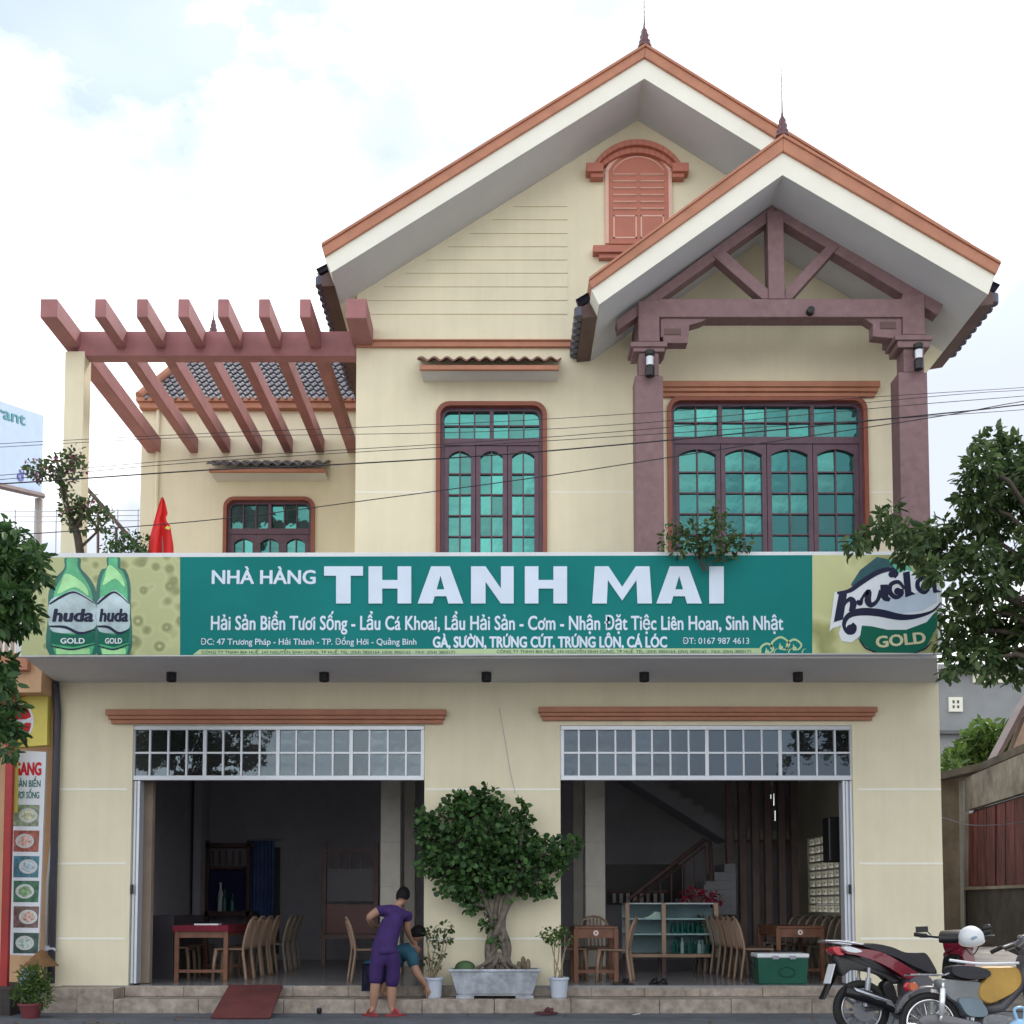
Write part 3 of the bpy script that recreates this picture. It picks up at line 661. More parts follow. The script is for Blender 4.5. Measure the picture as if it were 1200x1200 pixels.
# ---- main roof
def roof_poly(aB, lb, rb, aT, lt, rt): return [(lb.x, lb.z), (aB.x, aB.z), (rb.x, rb.z), (rt.x, rt.z), (aT.x, aT.z), (lt.x, lt.z)]
def split_roof(m, aB, lb, rb, aT, lt, rt, y0, y1):
    m.prism([(lb.x, lb.z), (aB.x, aB.z), (aT.x, aT.z), (lt.x, lt.z)], y0, y1); m.prism([(aB.x, aB.z), (rb.x, rb.z), (rt.x, rt.z), (aT.x, aT.z)], y0, y1)
m = MB(); split_roof(m, apB, lB, mir(lB), apT, lT, mir(lT), YM, 7.6); part('roof', m, white_paint, house)
main_roof = bpy.data.objects['roof']
def soffit_sheets(par, a, l, r, y0, y1):
    for p_, q_ in ((l, a), (a, r)):
        d_ = Vector((0, 0, .006)); t_ = (Vector((q_.x, 0, q_.z))-Vector((p_.x, 0, p_.z))).normalized()*.012
        m = MB(); m.add([(p_.x+t_.x, y0, p_.z-.006+t_.z), (q_.x-t_.x, y0, q_.z-.006-t_.z), (q_.x-t_.x, y1, q_.z-.006-t_.z), (p_.x+t_.x, y1, p_.z-.006+t_.z)], [(0, 1, 2, 3)]); part('soffit', m, shaded_soffit_white, par)
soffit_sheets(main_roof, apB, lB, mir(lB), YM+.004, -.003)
m = MB(); e = Vector((0, 0, .0)); split_roof(m, apT, lT, mir(lT), apO, lO, mir(lO), YM-.035, YM+.22)
part('verge_moulding', m, orange, main_roof, bevel=.008)
m = MB(); split_roof(m, apO-Vector((0, 0, .004)), lO, mir(lO), apO+Vector((0, 0, .035)), lO+Vector((.0, 0, .04)), mir(lO)+Vector((0, 0, .04)), YM-.055, YM+.25); part('verge_cap', m, orange, main_roof, bevel=.006)
def roof_tiles(parent, a, l, y0, y1, mat, over=.10, wave=.2):  # corrugated courses on the slope from ridge a to eave l
    d = Vector((l.x-a.x, 0, l.z-a.z)); L_ = d.length; d.normalize(); nrm = Vector((-d.z, 0, d.x)); nrm = nrm if nrm.z > 0 else -nrm
    Lt = L_+over; cr_ = max(3, int(Lt/.34)); n = int((y1-y0)/wave*6); ys = [y0+(y1-y0)*k/n for k in range(n+1)]
    m = MB()
    for r_ in range(cr_):
        s0, s1 = Lt*r_/cr_, Lt*(r_+1)/cr_+.03; vs_ = []
        for s, up in ((s0, .0), (s1, .035)):
            for q in (0.055, .02):
                for y in ys: p = Vector((a.x, 0, a.z))+d*s+nrm*(up+q+.025*math.sin(2*PI*y/wave)); vs_.append((p.x, y, p.z))
        k = n+1; fs = []
        for i in range(n): fs += [(i, i+1, i+1+2*k, i+2*k), (k+i, k+i+2*k, k+i+1+2*k, k+i+1), (2*k+i, 2*k+i+1, 3*k+i+1, 3*k+i)]
        m.add(vs_, fs)
    o = part('roof_tiles', m, mat, parent, stuff=True); return o
roof_tiles(main_roof, apT, lT, YM+.26, 7.5, tile_dark); roof_tiles(main_roof, apT, mir(lT), YM+.26, 7.5, tile_dark)
# dark ribbed tile ends seen below the left eave
def eave_ends(parent, l, y0, y1, sgn, drop, mat, step=.16):
    for k in range(int((y1-y0)/step)):
        m = MB(); y = y0+k*step; x = l.x
        m.lathe([(0.001, -.01), (.062, -.01), (.070, .0), (.070, .11), (.05, .12), (.001, .12)], (x+sgn*.115, y+step/2, l.z-drop), 10, 'z')
        part('eave_tile', m, mat, parent)
def eave_board(parent, l, lb, y0, y1, sgn, mat):
    m = MB(); m.prism([(l.x+sgn*.003, l.z-.01), (l.x+sgn*.09, l.z-.06), (l.x+sgn*.09, l.z-.20), (lb.x+sgn*.003, lb.z+.0)], y0, y1); return part('eave_board', m, mat, parent)
eave_board(main_roof, lT, lB, YM+.30, 7.5, -1, darkwood); eave_board(main_roof, mir(lT), mir(lB), YM+.30, 7.5, 1, darkwood)
eave_ends(main_roof, lT, YM+.30, 2.6, -1, .16, tile_dark)
# ---- porch roof
YP = -1.40
pB, plB, prB = W(917, 205, YP), W(702, 357, YP), W(1158, 345, YP)
pT, plT, prT = W(917, 179, YP), W(693, 339.5, YP), W(1166, 323, YP)
pO, plO, prO = W(917, 163, YP), W(690, 331, YP), W(1171, 312, YP)
m = MB(); split_roof(m, pB, plB, prB, pT, plT, prT, YP, .6); porch_roof = part('porch_roof', m, white_paint, house)
soffit_sheets(porch_roof, pB, plB, prB, YP+.004, -.003)
m = MB(); split_roof(m, pT, plT, prT, pO, plO, prO, YP-.035, YP+.2); part('verge_moulding', m, orange, porch_roof, bevel=.008)
up = Vector((0, 0, .035)); m = MB(); split_roof(m, pO-Vector((0, 0, .004)), plO, prO, pO+up, plO+up, prO+up, YP-.055, YP+.24); part('verge_cap', m, orange, porch_roof, bevel=.006)
roof_tiles(porch_roof, pT, plT, YP+.25, .55, tile_dark); roof_tiles(porch_roof, pT, prT, YP+.25, .55, tile_dark)
eave_board(porch_roof, plT, plB, YP+.27, .5, -1, darkwood); eave_board(porch_roof, prT, prB, YP+.27, .5, 1, darkwood)
eave_ends(porch_roof, plT, YP+.27, .35, -1, .16, tile_dark); eave_ends(porch_roof, prT, YP+.27, .35, 1, .16, tile_dark)
# ---- porch truss and columns
YC = -.86
truss = part('porch_truss', (lambda m_: (m_.pbox(772, 350, 1060, 371.5, YC, .22), m_)[1])(MB()), stonewood, house, bevel=.01)
def qprism(pts, Y, d, name, par=None, mat=stonewood):
    m = MB(); m.prism([(W(a, b, Y).x, W(a, b, Y).z) for a, b in pts], Y, Y+d); return part(name, m, mat, par or truss, bevel=.008)
qprism([(908, 238.5), (908, 254), (724, 387), (722, 375.5)], YC+.03, .18, 'top_chord')
qprism([(908.3, 238.5), (1106, 355), (1099, 369), (908.3, 254)], YC+.03, .18, 'top_chord')
qprism([(899, 247), (918, 247), (920, 350), (901, 350)], YC-.01, .2, 'king_post')
qprism([(836, 300), (848, 292), (902, 340), (902, 350), (893, 350)], YC+.015, .16, 'strut')
qprism([(983, 289), (971, 286), (920, 339), (920, 350), (928, 350)], YC+.015, .16, 'strut')
q = rect(935, 362, 942, 370, YC-.02)
tag(part('spotlight', MB().lathe([(.01, -.03), (.045, -.02), (.05, .05), (.03, .08)], ((W(949, 366, YC).x), YC-.05, W(949, 366, YC).z), 12, 'y'), black), 'small dark round spotlight fixed on the middle of the purple porch beam', 'spotlight')
for (a, b, top, ct, cb, nb_, pr) in ((748, 773, 352, 400, 412, 440, 0), (1058, 1084, 345, 392, 407, 436, 1)):
    cx = (a+b)/2; m = MB()
    m.pbox(a, top, b, ct, YC-.005, .27)
    col = part('porch_column', m, stonewood, house, bevel=.01)
    m = MB(); m.pbox(a-9, ct, b+9, ct+6, YC-.06, .38); m.pbox(a-6, ct+6, b+6, cb, YC-.035, .33); m.pbox(a+1, cb, b-1, nb_, YC-.0, .26)
    part('capital', m, stonewood, col, bevel=.008)
    x0, x1, z0, z1 = rect(a-3, nb_, b+5, 640, YC-.02); m = MB(); m.box(x0, x1, YC-.02, YC+.28, BZ, z1); part('shaft', m, stonewood, col, bevel=.01)
for pts in ([(774, 372.5), (830, 372.5), (822, 377), (808, 381), (806, 402), (777, 402), (777, 395), (774, 395)], [(1057, 370.5), (1006, 370.5), (1014, 374), (1023, 380), (1023, 394), (1050, 397), (1057, 393)]):
    br = qprism(pts, YC+.03, .16, 'bracket')
for (a, b, c, d) in ((779, 385, 798, 392), (1032, 377, 1050, 385)):
    m = MB(); m.pbox(a, b, c, d, YC+.02, .02); part('bracket_recess_shade', m, darkwood, truss)  # raised dark plate, its colour standing in for the shade of a recess
# tie beams running back to the wall
m = MB()
for px in (760, 1071):
    x = W(px, 360, YC).x; m.box(x-.11, x+.11, YC+.27, -.001, W(px, 371, YC).z, W(px, 352, YC).z)
part('wall_tie_beam', m, stonewood, truss)
# ---- finials
def finial(px, pyb, pyt, Y, s, rod, par, c=None):
    p = c or W(px, pyb, Y); top = W(px, pyt, Y).z-p.z
    prof = [(.085, 0), (.09, .02), (.06, .05), (.075, .08), (.05, .11), (.062, .15), (.04, .19), (.045, .22), (.02, .27), (.012, .32)]
    m = MB(); m.lathe([(r_*s, h*s) for r_, h in prof]+[(.009, .33*s), (.004, top)], (p.x, p.y, p.z-.02), 12); return part('finial', m, finial_m, par, smooth=True)
finial(755.5, 55, -12, YM+.1, 1.0, 0, main_roof); finial(917, 160, 78, YP+.1, .98, 0, porch_roof)
# ---- left wing
YW = 3.5; wx0 = W(165, 560, YW).x
q = rect(262, 583, 369, 660, YW); ze = W(290, 473, YW).z
m = MB(); h0, h1, hz = q[0]+ins, q[1]-ins, q[3]-ins
m.box(wx0, h0, YW, YW+.2, CZ+.185, ze); m.box(h0, h1, YW, YW+.2, hz, ze); m.box(h1, GX0-.002, YW, YW+.2, CZ+.185, ze); m.box(wx0, wx0+.2, YW+.2, 7, CZ+.185, ze)
part('wing_wall', m, cream, house)
m = MB(); m.box(HX0, GX0, 0.0, YW, CZ+.002, BZ+.01); part('terrace_slab', m, cream, house)
m = MB(); m.box(HX0, GX0-.01, .0, .12, BZ+.012, BZ+.9); part('terrace_parapet', m, cream, house)
x_, _, z_, _2 = rect(184, 520, 190, 640, YW-.02); part('downpipe', MB().tube([(x_, YW-.04, CZ+.3), (x_, YW-.04, ze)], .03, 8), cream, house)
window(q, YW, W(600, 622, YW).z, [(3, 1), (3, 1)], 3, 4, BZ+.02, rh)
hood(244, 381, 543, 549, 553, 567, YW, tile_dark)
YE = YW-.12; e0 = W(165, 468, YE); x1 = GX0; ez = W(165, 478, YE).z; rx0 = W(163, 470, YE).x
m = MB(); m.box(rx0, x1-.003, YE, YW+.25, ez, e0.z); m.box(rx0-.04, x1-.003, YE-.04, YW+.25, e0.z-.045, e0.z+.02); part('wing_fascia', m, orange, house, bevel=.006)
pk = W(250, 396, YE+1.1); zr = pk.z
wr = MB(); wr.add([(rx0, YE, e0.z+.02), (x1, YE, e0.z+.02), (x1, YE+1.1, zr), (pk.x, YE+1.1, zr), (rx0, YE+2.2, e0.z+.02), (x1, YE+2.2, e0.z+.02)],
                  [(0, 1, 2, 3), (4, 0, 3), (5, 4, 3, 2), (0, 4, 5, 1)])
wing_roof = part('wing_roof', wr, tile_dark, house)
# fish-scale tiles on the front slope
nrow = 15; sl_v = Vector((0, 1.1, zr-e0.z-.02)); sl_l = sl_v.length; sl_u = sl_v.normalized(); nn = Vector((0, -sl_u.z, sl_u.y))
m = MB(); tw = .118
for r_ in range(nrow):
    base = Vector((0, YE, e0.z+.03))+sl_u*(sl_l*r_/nrow); lim = rx0+(pk.x-rx0)*r_/nrow+.05; k = 0; x = rx0+(tw/2 if r_ % 2 else 0)
    while x < x1-.04:
        if x > lim:
            h = sl_l/nrow; p = base+Vector((x, 0, 0)); c = [p+Vector((0, 0, 0))-sl_u*h*.75+nn*.035, p+Vector((tw/2, 0, 0))+nn*.022, p+sl_u*h*1.1+nn*.004, p-Vector((tw/2, 0, 0))+nn*.022]
            q2 = [v-nn*.02 for v in c[:2]]+[c[3]-nn*.02]
            m.add(c+q2+[p+nn*.040-sl_u*h*.1], [(0, 1, 7), (1, 2, 7), (2, 3, 7), (3, 0, 7), (0, 4, 5, 1), (0, 3, 6, 4)])
        x += tw
part('fish_scale_tiles', m, tile_blue, wing_roof, stuff=True)
m = MB(); m.tube([(rx0, YE, e0.z+.05), (pk.x, YE+1.1, zr+.03)], .075, 10); m.tube([(pk.x, YE+1.1, zr+.02), (x1, YE+1.1, zr+.02)], .075, 10); part('ridge_capping', m, orange, wing_roof)
m = MB(); m.lathe([(.10, -.02), (.09, .06), (.05, .12)], (pk.x, pk.y, pk.z), 10); part('ridge_cap_end', m, orange, wing_roof)
finial(252, 388, 342, YE+1.1, .9, 0, wing_roof, c=Vector((pk.x, pk.y, pk.z+.1)))
# ---- pergola over the terrace
m = MB(); x0, _, z0, z1 = rect(91, 388, 417, 417, 0.03); m.box(x0, GX0-.003, .03, .22, z0, z1); perg = part('pergola_beam', m, pergola_paint, house, bevel=.01)
fx = [(47, 67), (111, 124), (160, 173), (208.5, 221.5), (255, 268), (303, 316), (351, 364)]
zt = W(200, 350, -.75).z; zb = W(200, 372, -.75).z
for i, (a, b) in enumerate(fx):
    xa, xb = W(a, 360, -.75).x, W(b, 360, -.75).x; m = MB(); m.box(xa, xb, -.75, YW-.003, zb, zt); part('rafter', m, pergola_paint, perg, bevel=.012)
xa, xb = W(405, 360, -.72).x, W(429.5, 360, -.72).x; m = MB(); m.box(xa, xb, -.72, -.001, W(400, 373, -.72).z, zt+.02); part('rafter', m, pergola_paint, perg, bevel=.012)
x0, x1_, z0, z1 = rect(75, 412, 98, 640, .06); m = MB(); m.box(x0, x1_, .02, .26, BZ, W(86, 412, .03).z); part('post', m, cream, perg, bevel=.006)
# neighbouring stair rail seen left of the wing
m = MB(); m.bar(W(98, 568, 3.0), W(170, 650, 3.0), .06, .06); m.tube([W(115, 600, 3.0), W(115, 660, 3.0)], .02); m.tube([W(136, 618, 3.0), W(136, 660, 3.0)], .02)
part('stair_rail', m, darkwood, house)
# thin cable stapled down the wall between the openings
m = MB(); m.tube([W(585, 830, -.008), W(592, 868, -.008), W(598, 905, -.008), W(604, 930, -.008)], .004, 5); part('wall_cable', m, steel, house)

# ---- soffit spotlights and column lamps
for px in (201, 380, 570, 755, 935):
    p = W(px, 790, -.62); x = p.x
    o = thing('soffit_spotlight', 'x', 'ceiling light', (x, -.62, CZ), group='black downlights under the canopy')
    part('housing', MB().lathe([(.045, -.09), (.058, -.11), (.062, -.10), (.062, 0.0)], (0, 0, 0), 14), black, o)
    part('lens', MB().lathe([(.04, -.088), (.043, -.084)], (0, 0, 0), 12), lamp_glass, o)
    where = {201: 'above the left end of the left cornice', 380: 'above the middle of the left doorway', 570: 'above the blank wall between the two doorways', 755: 'above the middle of the right doorway', 935: 'above the right end of the right doorway'}[px]
    o['label'] = 'black cylinder downlight under canopy '+where
for px, py, who in ((761.5, 426, 'left'), (1076.5, 418, 'right')):
    p = W(px, py, YC-.11); o = thing('wall_lantern', 'black wall lantern with white glass on the %s porch column' % who, 'wall lamp', (p.x, YC-.11, p.z-.16), group='lanterns on the porch columns')
    part('bottom_housing', MB().lathe([(.03, -.01), (.055, .0), (.06, .10), (.05, .13)], (0, 0, 0), 12), black, o)
    part('glass', MB().lathe([(.043, .13), (.046, .24)], (0, 0, 0), 12), lamp_glass, o)
    m = MB(); m.lathe([(.05, .24), (.062, .26), (.062, .31), (.03, .33)], (0, 0, 0), 12); m.box(-.02, .02, .04, .115, .20, .30); part('cap', m, black, o)

# ================================================================== SIGNBOARD
YS = -1.52
sign = thing('signboard', 'long green restaurant banner with beer bottle panels across the front of the balcony', 'sign', (0, 0, 0))
def flatmat(name, col, rough=0.45, var=0.06): return M(name, col, rough, var=var, nscale=2, spec=.2)
teal = M('sign_green', (0.006, 0.18, 0.175), 0.55, var=0.10, nscale=0.8, spec=.12)
lilac = flatmat('sign_lilac_white', (0.62, 0.72, 0.86)); palegreen = flatmat('sign_pale_green', (0.42, 0.56, 0.32)); navy = flatmat('logo_navy', (0.018, 0.022, 0.055))
dgreen = flatmat('logo_green', (0.008, 0.13, 0.085)); white_ink = flatmat('logo_white', (0.72, 0.78, 0.84)); shade_ink = flatmat('logo_grey', (0.33, 0.40, 0.44)); outline_ink = flatmat('deep_green_ink', (0.004, 0.06, 0.055))
def dropmat(name, a, b, sc_):
    m = bpy.data.materials.new(name); m.use_nodes = True; nt = m.node_tree; Nn = nt.nodes; Ll = nt.links; p = Nn['Principled BSDF']; p.inputs['Roughness'].default_value = .45
    t = Nn.new('ShaderNodeTexCoord'); v = Nn.new('ShaderNodeTexVoronoi'); v.feature = 'SMOOTH_F1'; v.inputs['Scale'].default_value = sc_; v.inputs['Smoothness'].default_value = .7
    n = Nn.new('ShaderNodeTexNoise'); n.inputs['Scale'].default_value = 1.6; n.inputs['Detail'].default_value = 3; ad = Nn.new('ShaderNodeMath'); ad.operation = 'MULTIPLY_ADD'; ad.inputs[1].default_value = .9
    r = Nn.new('ShaderNodeValToRGB'); e = r.color_ramp.elements
    e[0].position = .45; e[0].color = (*b, 1); e[1].position = 1.05; e[1].color = (*tuple((x+y)/2 for x, y in zip(a, b)), 1)
    for ps, cl in ((.58, tuple(x*.85+y*.15 for x, y in zip(a, b))), (.66, tuple(x*.78 for x in a)), (.76, a), (.90, tuple(x*.35+y*.65 for x, y in zip(a, b)))): k_ = e.new(ps); k_.color = (*cl, 1)
    Ll.new(t.outputs['Object'], v.inputs['Vector']); Ll.new(t.outputs['Object'], n.inputs['Vector']); Ll.new(n.outputs['Fac'], ad.inputs[0]); Ll.new(v.outputs['Distance'], ad.inputs[2]); Ll.new(ad.outputs[0], r.inputs['Fac']); Ll.new(r.outputs['Color'], p.inputs['Base Color']); return m
drops = dropmat('golden_droplet_print', (0.27, 0.30, 0.13), (0.56, 0.60, 0.32), 6.0); drops2 = dropmat('golden_blur_print', (0.34, 0.36, 0.14), (0.66, 0.68, 0.38), 1.2)
def four(a, b, c, d, Y, m=None):
    m = m or MB(); return m
m = MB(); c4 = [W(22, 771, YS+.06), W(1102, 768, YS+.06), W(1102, 648, YS+.06), W(22, 650, YS+.06)]
m.hexa([(p.x, YS+.06, p.z) for p in c4], [(p.x, YS, p.z) for p in c4]); part('frame', m, white_pl, sign, bevel=.004)
def sheet(name, x0, x1, y0, y1, y2, y3, mat, d): m = MB(); m.add([W(x0, y1, YS-d), W(x1, y2, YS-d), W(x1, y3, YS-d), W(x0, y0, YS-d)], [(0, 1, 2, 3)]); return part(name, m, mat, sign)
sheet('left_photo_panel', 25, 211, 653, 768, 767.7, 652.7, drops, .003); sheet('green_panel', 211, 952, 652.7, 767.7, 765.5, 650.5, teal, .003); sheet('right_photo_panel', 952, 1099, 650.5, 765.5, 765, 650, drops2, .003)
YL = YS-.006
# raised capitals
def letter(polys):
    m = MB()
    for P in polys: m.prism([(W(a, b, YL).x, W(a, b, YL).z) for a, b in P], YL-.012, YL+.002)
    return part('letter', m, lilac, sign)
t_, b_ = 664, 707.5
letter([[(380, t_), (425.5, t_), (425.5, 675), (380, 675)], [(394, 675), (411, 675), (411, b_), (394, b_)]])
def H(x0, x1, s): letter([[(x0, t_), (x0+s, t_), (x0+s, b_), (x0, b_)], [(x1-s, t_), (x1, t_), (x1, b_), (x1-s, b_)], [(x0+s, 680), (x1-s, 680), (x1-s, 690), (x0+s, 690)]])
def A_(x0, x1, s, t):
    cx = (x0+x1)/2; L1 = [(x0, b_), (x0+s, b_), (cx, 675), (cx, t_), (cx-t, t_)]; ix = lambda y: x0+s+(cx-x0-s)*(b_-y)/(b_-675)
    letter([L1, [(x1, b_), (x1-s, b_), (cx, 675), (cx, t_), (cx+t, t_)], [(ix(699), 699), (2*cx-ix(699), 699), (2*cx-ix(691), 691), (ix(691), 691)]])
H(432, 482, 16); A_(489.5, 543, 17.5, 11)
letter([[(552, t_), (569, t_), (569, b_), (552, b_)], [(587, t_), (602, t_), (602, b_), (587, b_)], [(569, t_), (587, 690), (587, b_), (569, 682)]])
H(615, 664.5, 16)
letter([[(697, t_), (713, t_), (711, b_), (694, b_)], [(745, t_), (761, t_), (764, b_), (747, b_)], [(713, t_), (729, 688), (729, 704), (712.2, 680)], [(745, t_), (729, 688), (729, 704), (745.8, 680)]])
A_(769, 822.5, 17.5, 11)
letter([[(831, t_), (848, t_), (848, b_), (831, b_)]])
def sgn(txt, x0, x1, yb, cap, mat=lilac, bold=.02, nm='lettering', dy=0, **k): return text_on(nm, txt, x0, x1, yb, cap, YL-dy, mat, sign, bold, **k)
sgn('NHÀ HÀNG', 248, 370, 684, 16.5, bold=.03)
sgn('Hải Sản Biển Tươi Sống - Lẩu Cá Khoai, Lẩu Hải Sản - Cơm - Nhận Đặt Tiệc Liên Hoan, Sinh Nhật', 247, 918, 738, 17, bold=.025)
sgn('ĐC: 47 Trương Pháp - Hải Thành - TP. Đồng Hới - Quảng Bình', 235, 488, 755.5, 7.5, bold=.008)
sgn('GÀ, SƯỜN, TRỨNG CÚT, TRỨNG LỘN, CÁ LÓC', 507, 782, 758.5, 13, bold=.045)
sgn('ĐT: 0167 987 4613', 800, 878, 754.5, 7.5, bold=.006)
m = MB(); m.add([W(226, 767.2, YL+.001), W(890, 765.6, YL+.001), W(890, 759.6, YL+.001), W(234, 761, YL+.001)], [(0, 1, 2, 3)]); part('pale_strip', m, palegreen, sign)
small = 'CÔNG TY TNHH BIA HUẾ, 243 NGUYỄN SINH CUNG, TP HUẾ. TEL: (054) 3850164, (054) 3850165 - FAX: (054) 3850171'
sgn(small, 236, 533, 766, 3.6, mat=outline_ink, bold=0, dy=.003); sgn(small, 582, 880, 765.2, 3.6, mat=outline_ink, bold=0, dy=.003)
m = MB()
for cx, cy, r0 in ((899, 761, 8), (915, 756, 11), (931, 757, 9)):      # scroll ornament
    ribbon(m, [(cx-r0, cy+5), (cx-r0*.9, cy-r0*.3), (cx, cy-r0*.85), (cx+r0*.9, cy-r0*.2), (cx+r0*.5, cy+r0*.45), (cx-.5, cy+r0*.3), (cx-1, cy-r0*.2)], [2.4, 2.6, 2.2, 1.6, 1.2], YL)
    flat_poly(m, [(cx+2.6*math.cos(a*PI/5), cy+3+2.6*math.sin(a*PI/5)) for a in range(10)], YL-.001)
for x in (885, 907, 924, 940): ribbon(m, [(x, 766), (x+1, 762), (x+4, 760)], [1.6, 1.2, .6], YL-.002)
part('scroll_ornament', m, palegreen, sign)
# bottles on the left panel
bottle_g = M('bottle_green_print', (0.07, 0.40, 0.19), .25, var=.35, nscale=4); bottle_d = M('bottle_dark_green_print', (0.012, 0.13, 0.10), .3, var=.3, nscale=4); bottle_l = M('bottle_light_print', (0.36, 0.72, 0.34), .3, var=.2, nscale=5)
YL0 = YL
for (cx, w_, ytop, ysh, nw, neck, ang) in ((85, 57, 653.5, 700, 21, 653, -.04), (133, 40, 653, 690, 17, 653, -.02)):
    hw = w_/2; YL = YL0-(.0004 if cx > 100 else 0); m = MB(); flat_poly(m, [(cx-nw*.42, ytop), (cx+nw*.42, ytop), (cx+nw*.46, ytop+12), (cx+hw*.72, ysh-22), (cx+hw*.98, ysh-6), (cx+hw, ysh+20), (cx+hw*.95, 767.4), (cx-hw*.95, 767.4), (cx-hw, ysh+20), (cx-hw*.98, ysh-6), (cx-hw*.72, ysh-22), (cx-nw*.46, ytop+12)], YL+.001, 4)
    part('bottle_print', m, bottle_d, sign)
    m = MB(); flat_poly(m, [(cx-nw*.30, ytop+.5), (cx+nw*.25, ytop+.5), (cx+nw*.30, ytop+12), (cx+hw*.55, ysh-20), (cx+hw*.80, ysh-4), (cx+hw*.82, ysh+20), (cx+hw*.78, 767), (cx-hw*.70, 767), (cx-hw*.80, ysh+20), (cx-hw*.75, ysh-6), (cx-hw*.48, ysh-22), (cx-nw*.34, ytop+12)], YL-.0005, 4)
    part('bottle_highlight', m, bottle_g, sign)
    m = MB(); flat_poly(m, [(cx-hw*.25, ysh-28), (cx+hw*.45, ysh-16), (cx+hw*.65, ysh-2), (cx+hw*.1, ysh-12), (cx-hw*.6, ysh-4), (cx-hw*.5, ysh-14)], YL-.002, 4)
    part('bottle_gleam', m, bottle_l, sign); m = MB(); flat_poly(m, [(cx-hw*.7, 760), (cx+hw*.7, 760), (cx+hw*.72, 766.8), (cx-hw*.66, 766.8)], YL-.002); part('bottle_foot_gleam', m, bottle_l, sign)
    m = MB(); flat_poly(m, [(cx-hw*.96, 706), (cx-hw*.4, 697), (cx+hw*.1, 692), (cx+hw*.9, 706), (cx+hw*.95, 722), (cx+hw*.9, 736), (cx, 742), (cx-hw*.9, 738)], YL-.0035, 4); part('bottle_label', m, M('label_silver', (.40, .52, .56), .3, var=.35, nscale=4), sign)
    m = MB(); ribbon(m, [(cx-hw*.95, 708), (cx-hw*.5, 700), (cx, 694), (cx+hw*.4, 698), (cx+hw*.9, 707)], [2, 3, 2.4, 1.5, 1], YL-.005)
    ribbon(m, [(cx-hw*.95, 734), (cx-hw*.3, 735), (cx+hw*.3, 742), (cx+hw*.92, 738)], [2, 3.4, 3.2, 1.5], YL-.005); ribbon(m, [(cx-hw*.9, 757), (cx, 761), (cx+hw*.9, 755)], [1.2, 2, 1.2], YL-.005)
    part('label_band', m, navy, sign)
    m = MB(); flat_poly(m, [(cx-hw*.9, 740), (cx, 744), (cx+hw*.9, 740), (cx+hw*.88, 753), (cx, 758), (cx-hw*.88, 754)], YL-.004); part('label_foot', m, dgreen, sign)
    sgn('huda', cx-hw*.84, cx+hw*.86, 728, 15, mat=navy, bold=.05, dy=.006, shear=.12)
    sgn('GOLD', cx-hw*.5, cx+hw*.5, 754, 6.5, mat=white_ink, bold=.03, dy=.006)
YL = YL0
# beer logo on the right panel
m = MB(); flat_poly(m, [(997, 685), (1008, 668), (1028, 652.5), (1048, 657), (1066, 663), (1076, 680), (1070, 700), (1010, 700)], YL+.001); part('logo_back', m, M('logo_blue_green', (0.02, 0.10, 0.12), .4, var=.35, nscale=3), sign)
m = MB(); flat_poly(m, [(1040, 655), (1060, 659), (1076, 675), (1074, 690), (1050, 680), (1050, 668)], YL-.0005); part('logo_back_light', m, M('logo_mint', (0.10, 0.42, 0.28), .4, var=.2), sign)
m = MB(); flat_poly(m, [(1004, 726), (1045, 733), (1085, 727), (1099, 716), (1098, 735), (1086, 757), (1074, 765), (1023, 764.5), (1008, 752)], YL-.0005); part('logo_disc', m, dgreen, sign)
m = MB(); flat_poly(m, [(978, 694), (1000, 689), (1025, 672), (1044, 664), (1053, 672), (1064, 668), (1075, 672), (1086, 677), (1099, 688), (1100, 712), (1086, 729), (1062, 738), (1040, 738), (1022, 734), (1010, 733), (1008, 745), (998, 753), (986, 751), (983, 742), (986, 733), (976, 736), (972, 740)], YL-.002, 0); part('logo_white_shape', m, white_ink, sign)
m = MB(); flat_poly(m, [(1030, 704), (1060, 697), (1098, 690), (1098, 706), (1080, 716), (1050, 720), (1022, 718)], YL-.003); part('logo_shading', m, M('logo_pale_blue', (.50, .60, .72), .4), sign)
m = MB(); k = iter(range(99)); z = lambda: YL-.004-.0002*next(k)
ribbon(m, [(1103, 706), (1093, 716), (1075, 722), (1055, 723), (1030, 718), (1008, 717), (994, 722), (989, 732), (993, 741), (1000, 741), (1002, 735), (998, 731)], [1.5, 3, 6, 9, 9, 6, 4, 4, 4, 5], z())
flat_poly(m, [(997+5.4*math.cos(a*PI/6), 737+5.4*math.sin(a*PI/6)) for a in range(12)], z())
ribbon(m, [(981, 695), (996, 692), (1010, 682), (1028, 671), (1044, 667), (1051, 672), (1048, 677)], [3, 5, 6, 6, 5, 4, 3], z())
flat_poly(m, [(1045+4*math.cos(a*PI/6), 673+4*math.sin(a*PI/6)) for a in range(12)], z())
flat_poly(m, [(983, 696), (993, 693), (988, 726), (977, 729)], z())
ribbon(m, [(987, 715), (991, 706), (997, 702), (1000, 707), (998, 717)], [2.5, 3.5, 6, 8, 7], z())
ribbon(m, [(1004, 704), (1008, 707), (1011, 700), (1018, 693), (1017, 704), (1021, 709), (1028, 704), (1033, 692)], [4, 6, 3, 6, 8, 6, 4, 6], z())
ribbon(m, [(1036, 685), (1037, 699), (1043, 703)], [9, 9, 4], z())
ribbon(m, [(1060, 690), (1053, 682), (1044, 685), (1043, 694), (1050, 700), (1057, 696), (1057, 690)], [3, 4.5, 5, 6, 5, 4, 3], z()); flat_poly(m, [(1052+4.4*math.cos(a*PI/6), 693+4.4*math.sin(a*PI/6)) for a in range(12)], z())
flat_poly(m, [(1058, 671), (1066, 669), (1068, 693), (1073, 696), (1061, 700)], z())
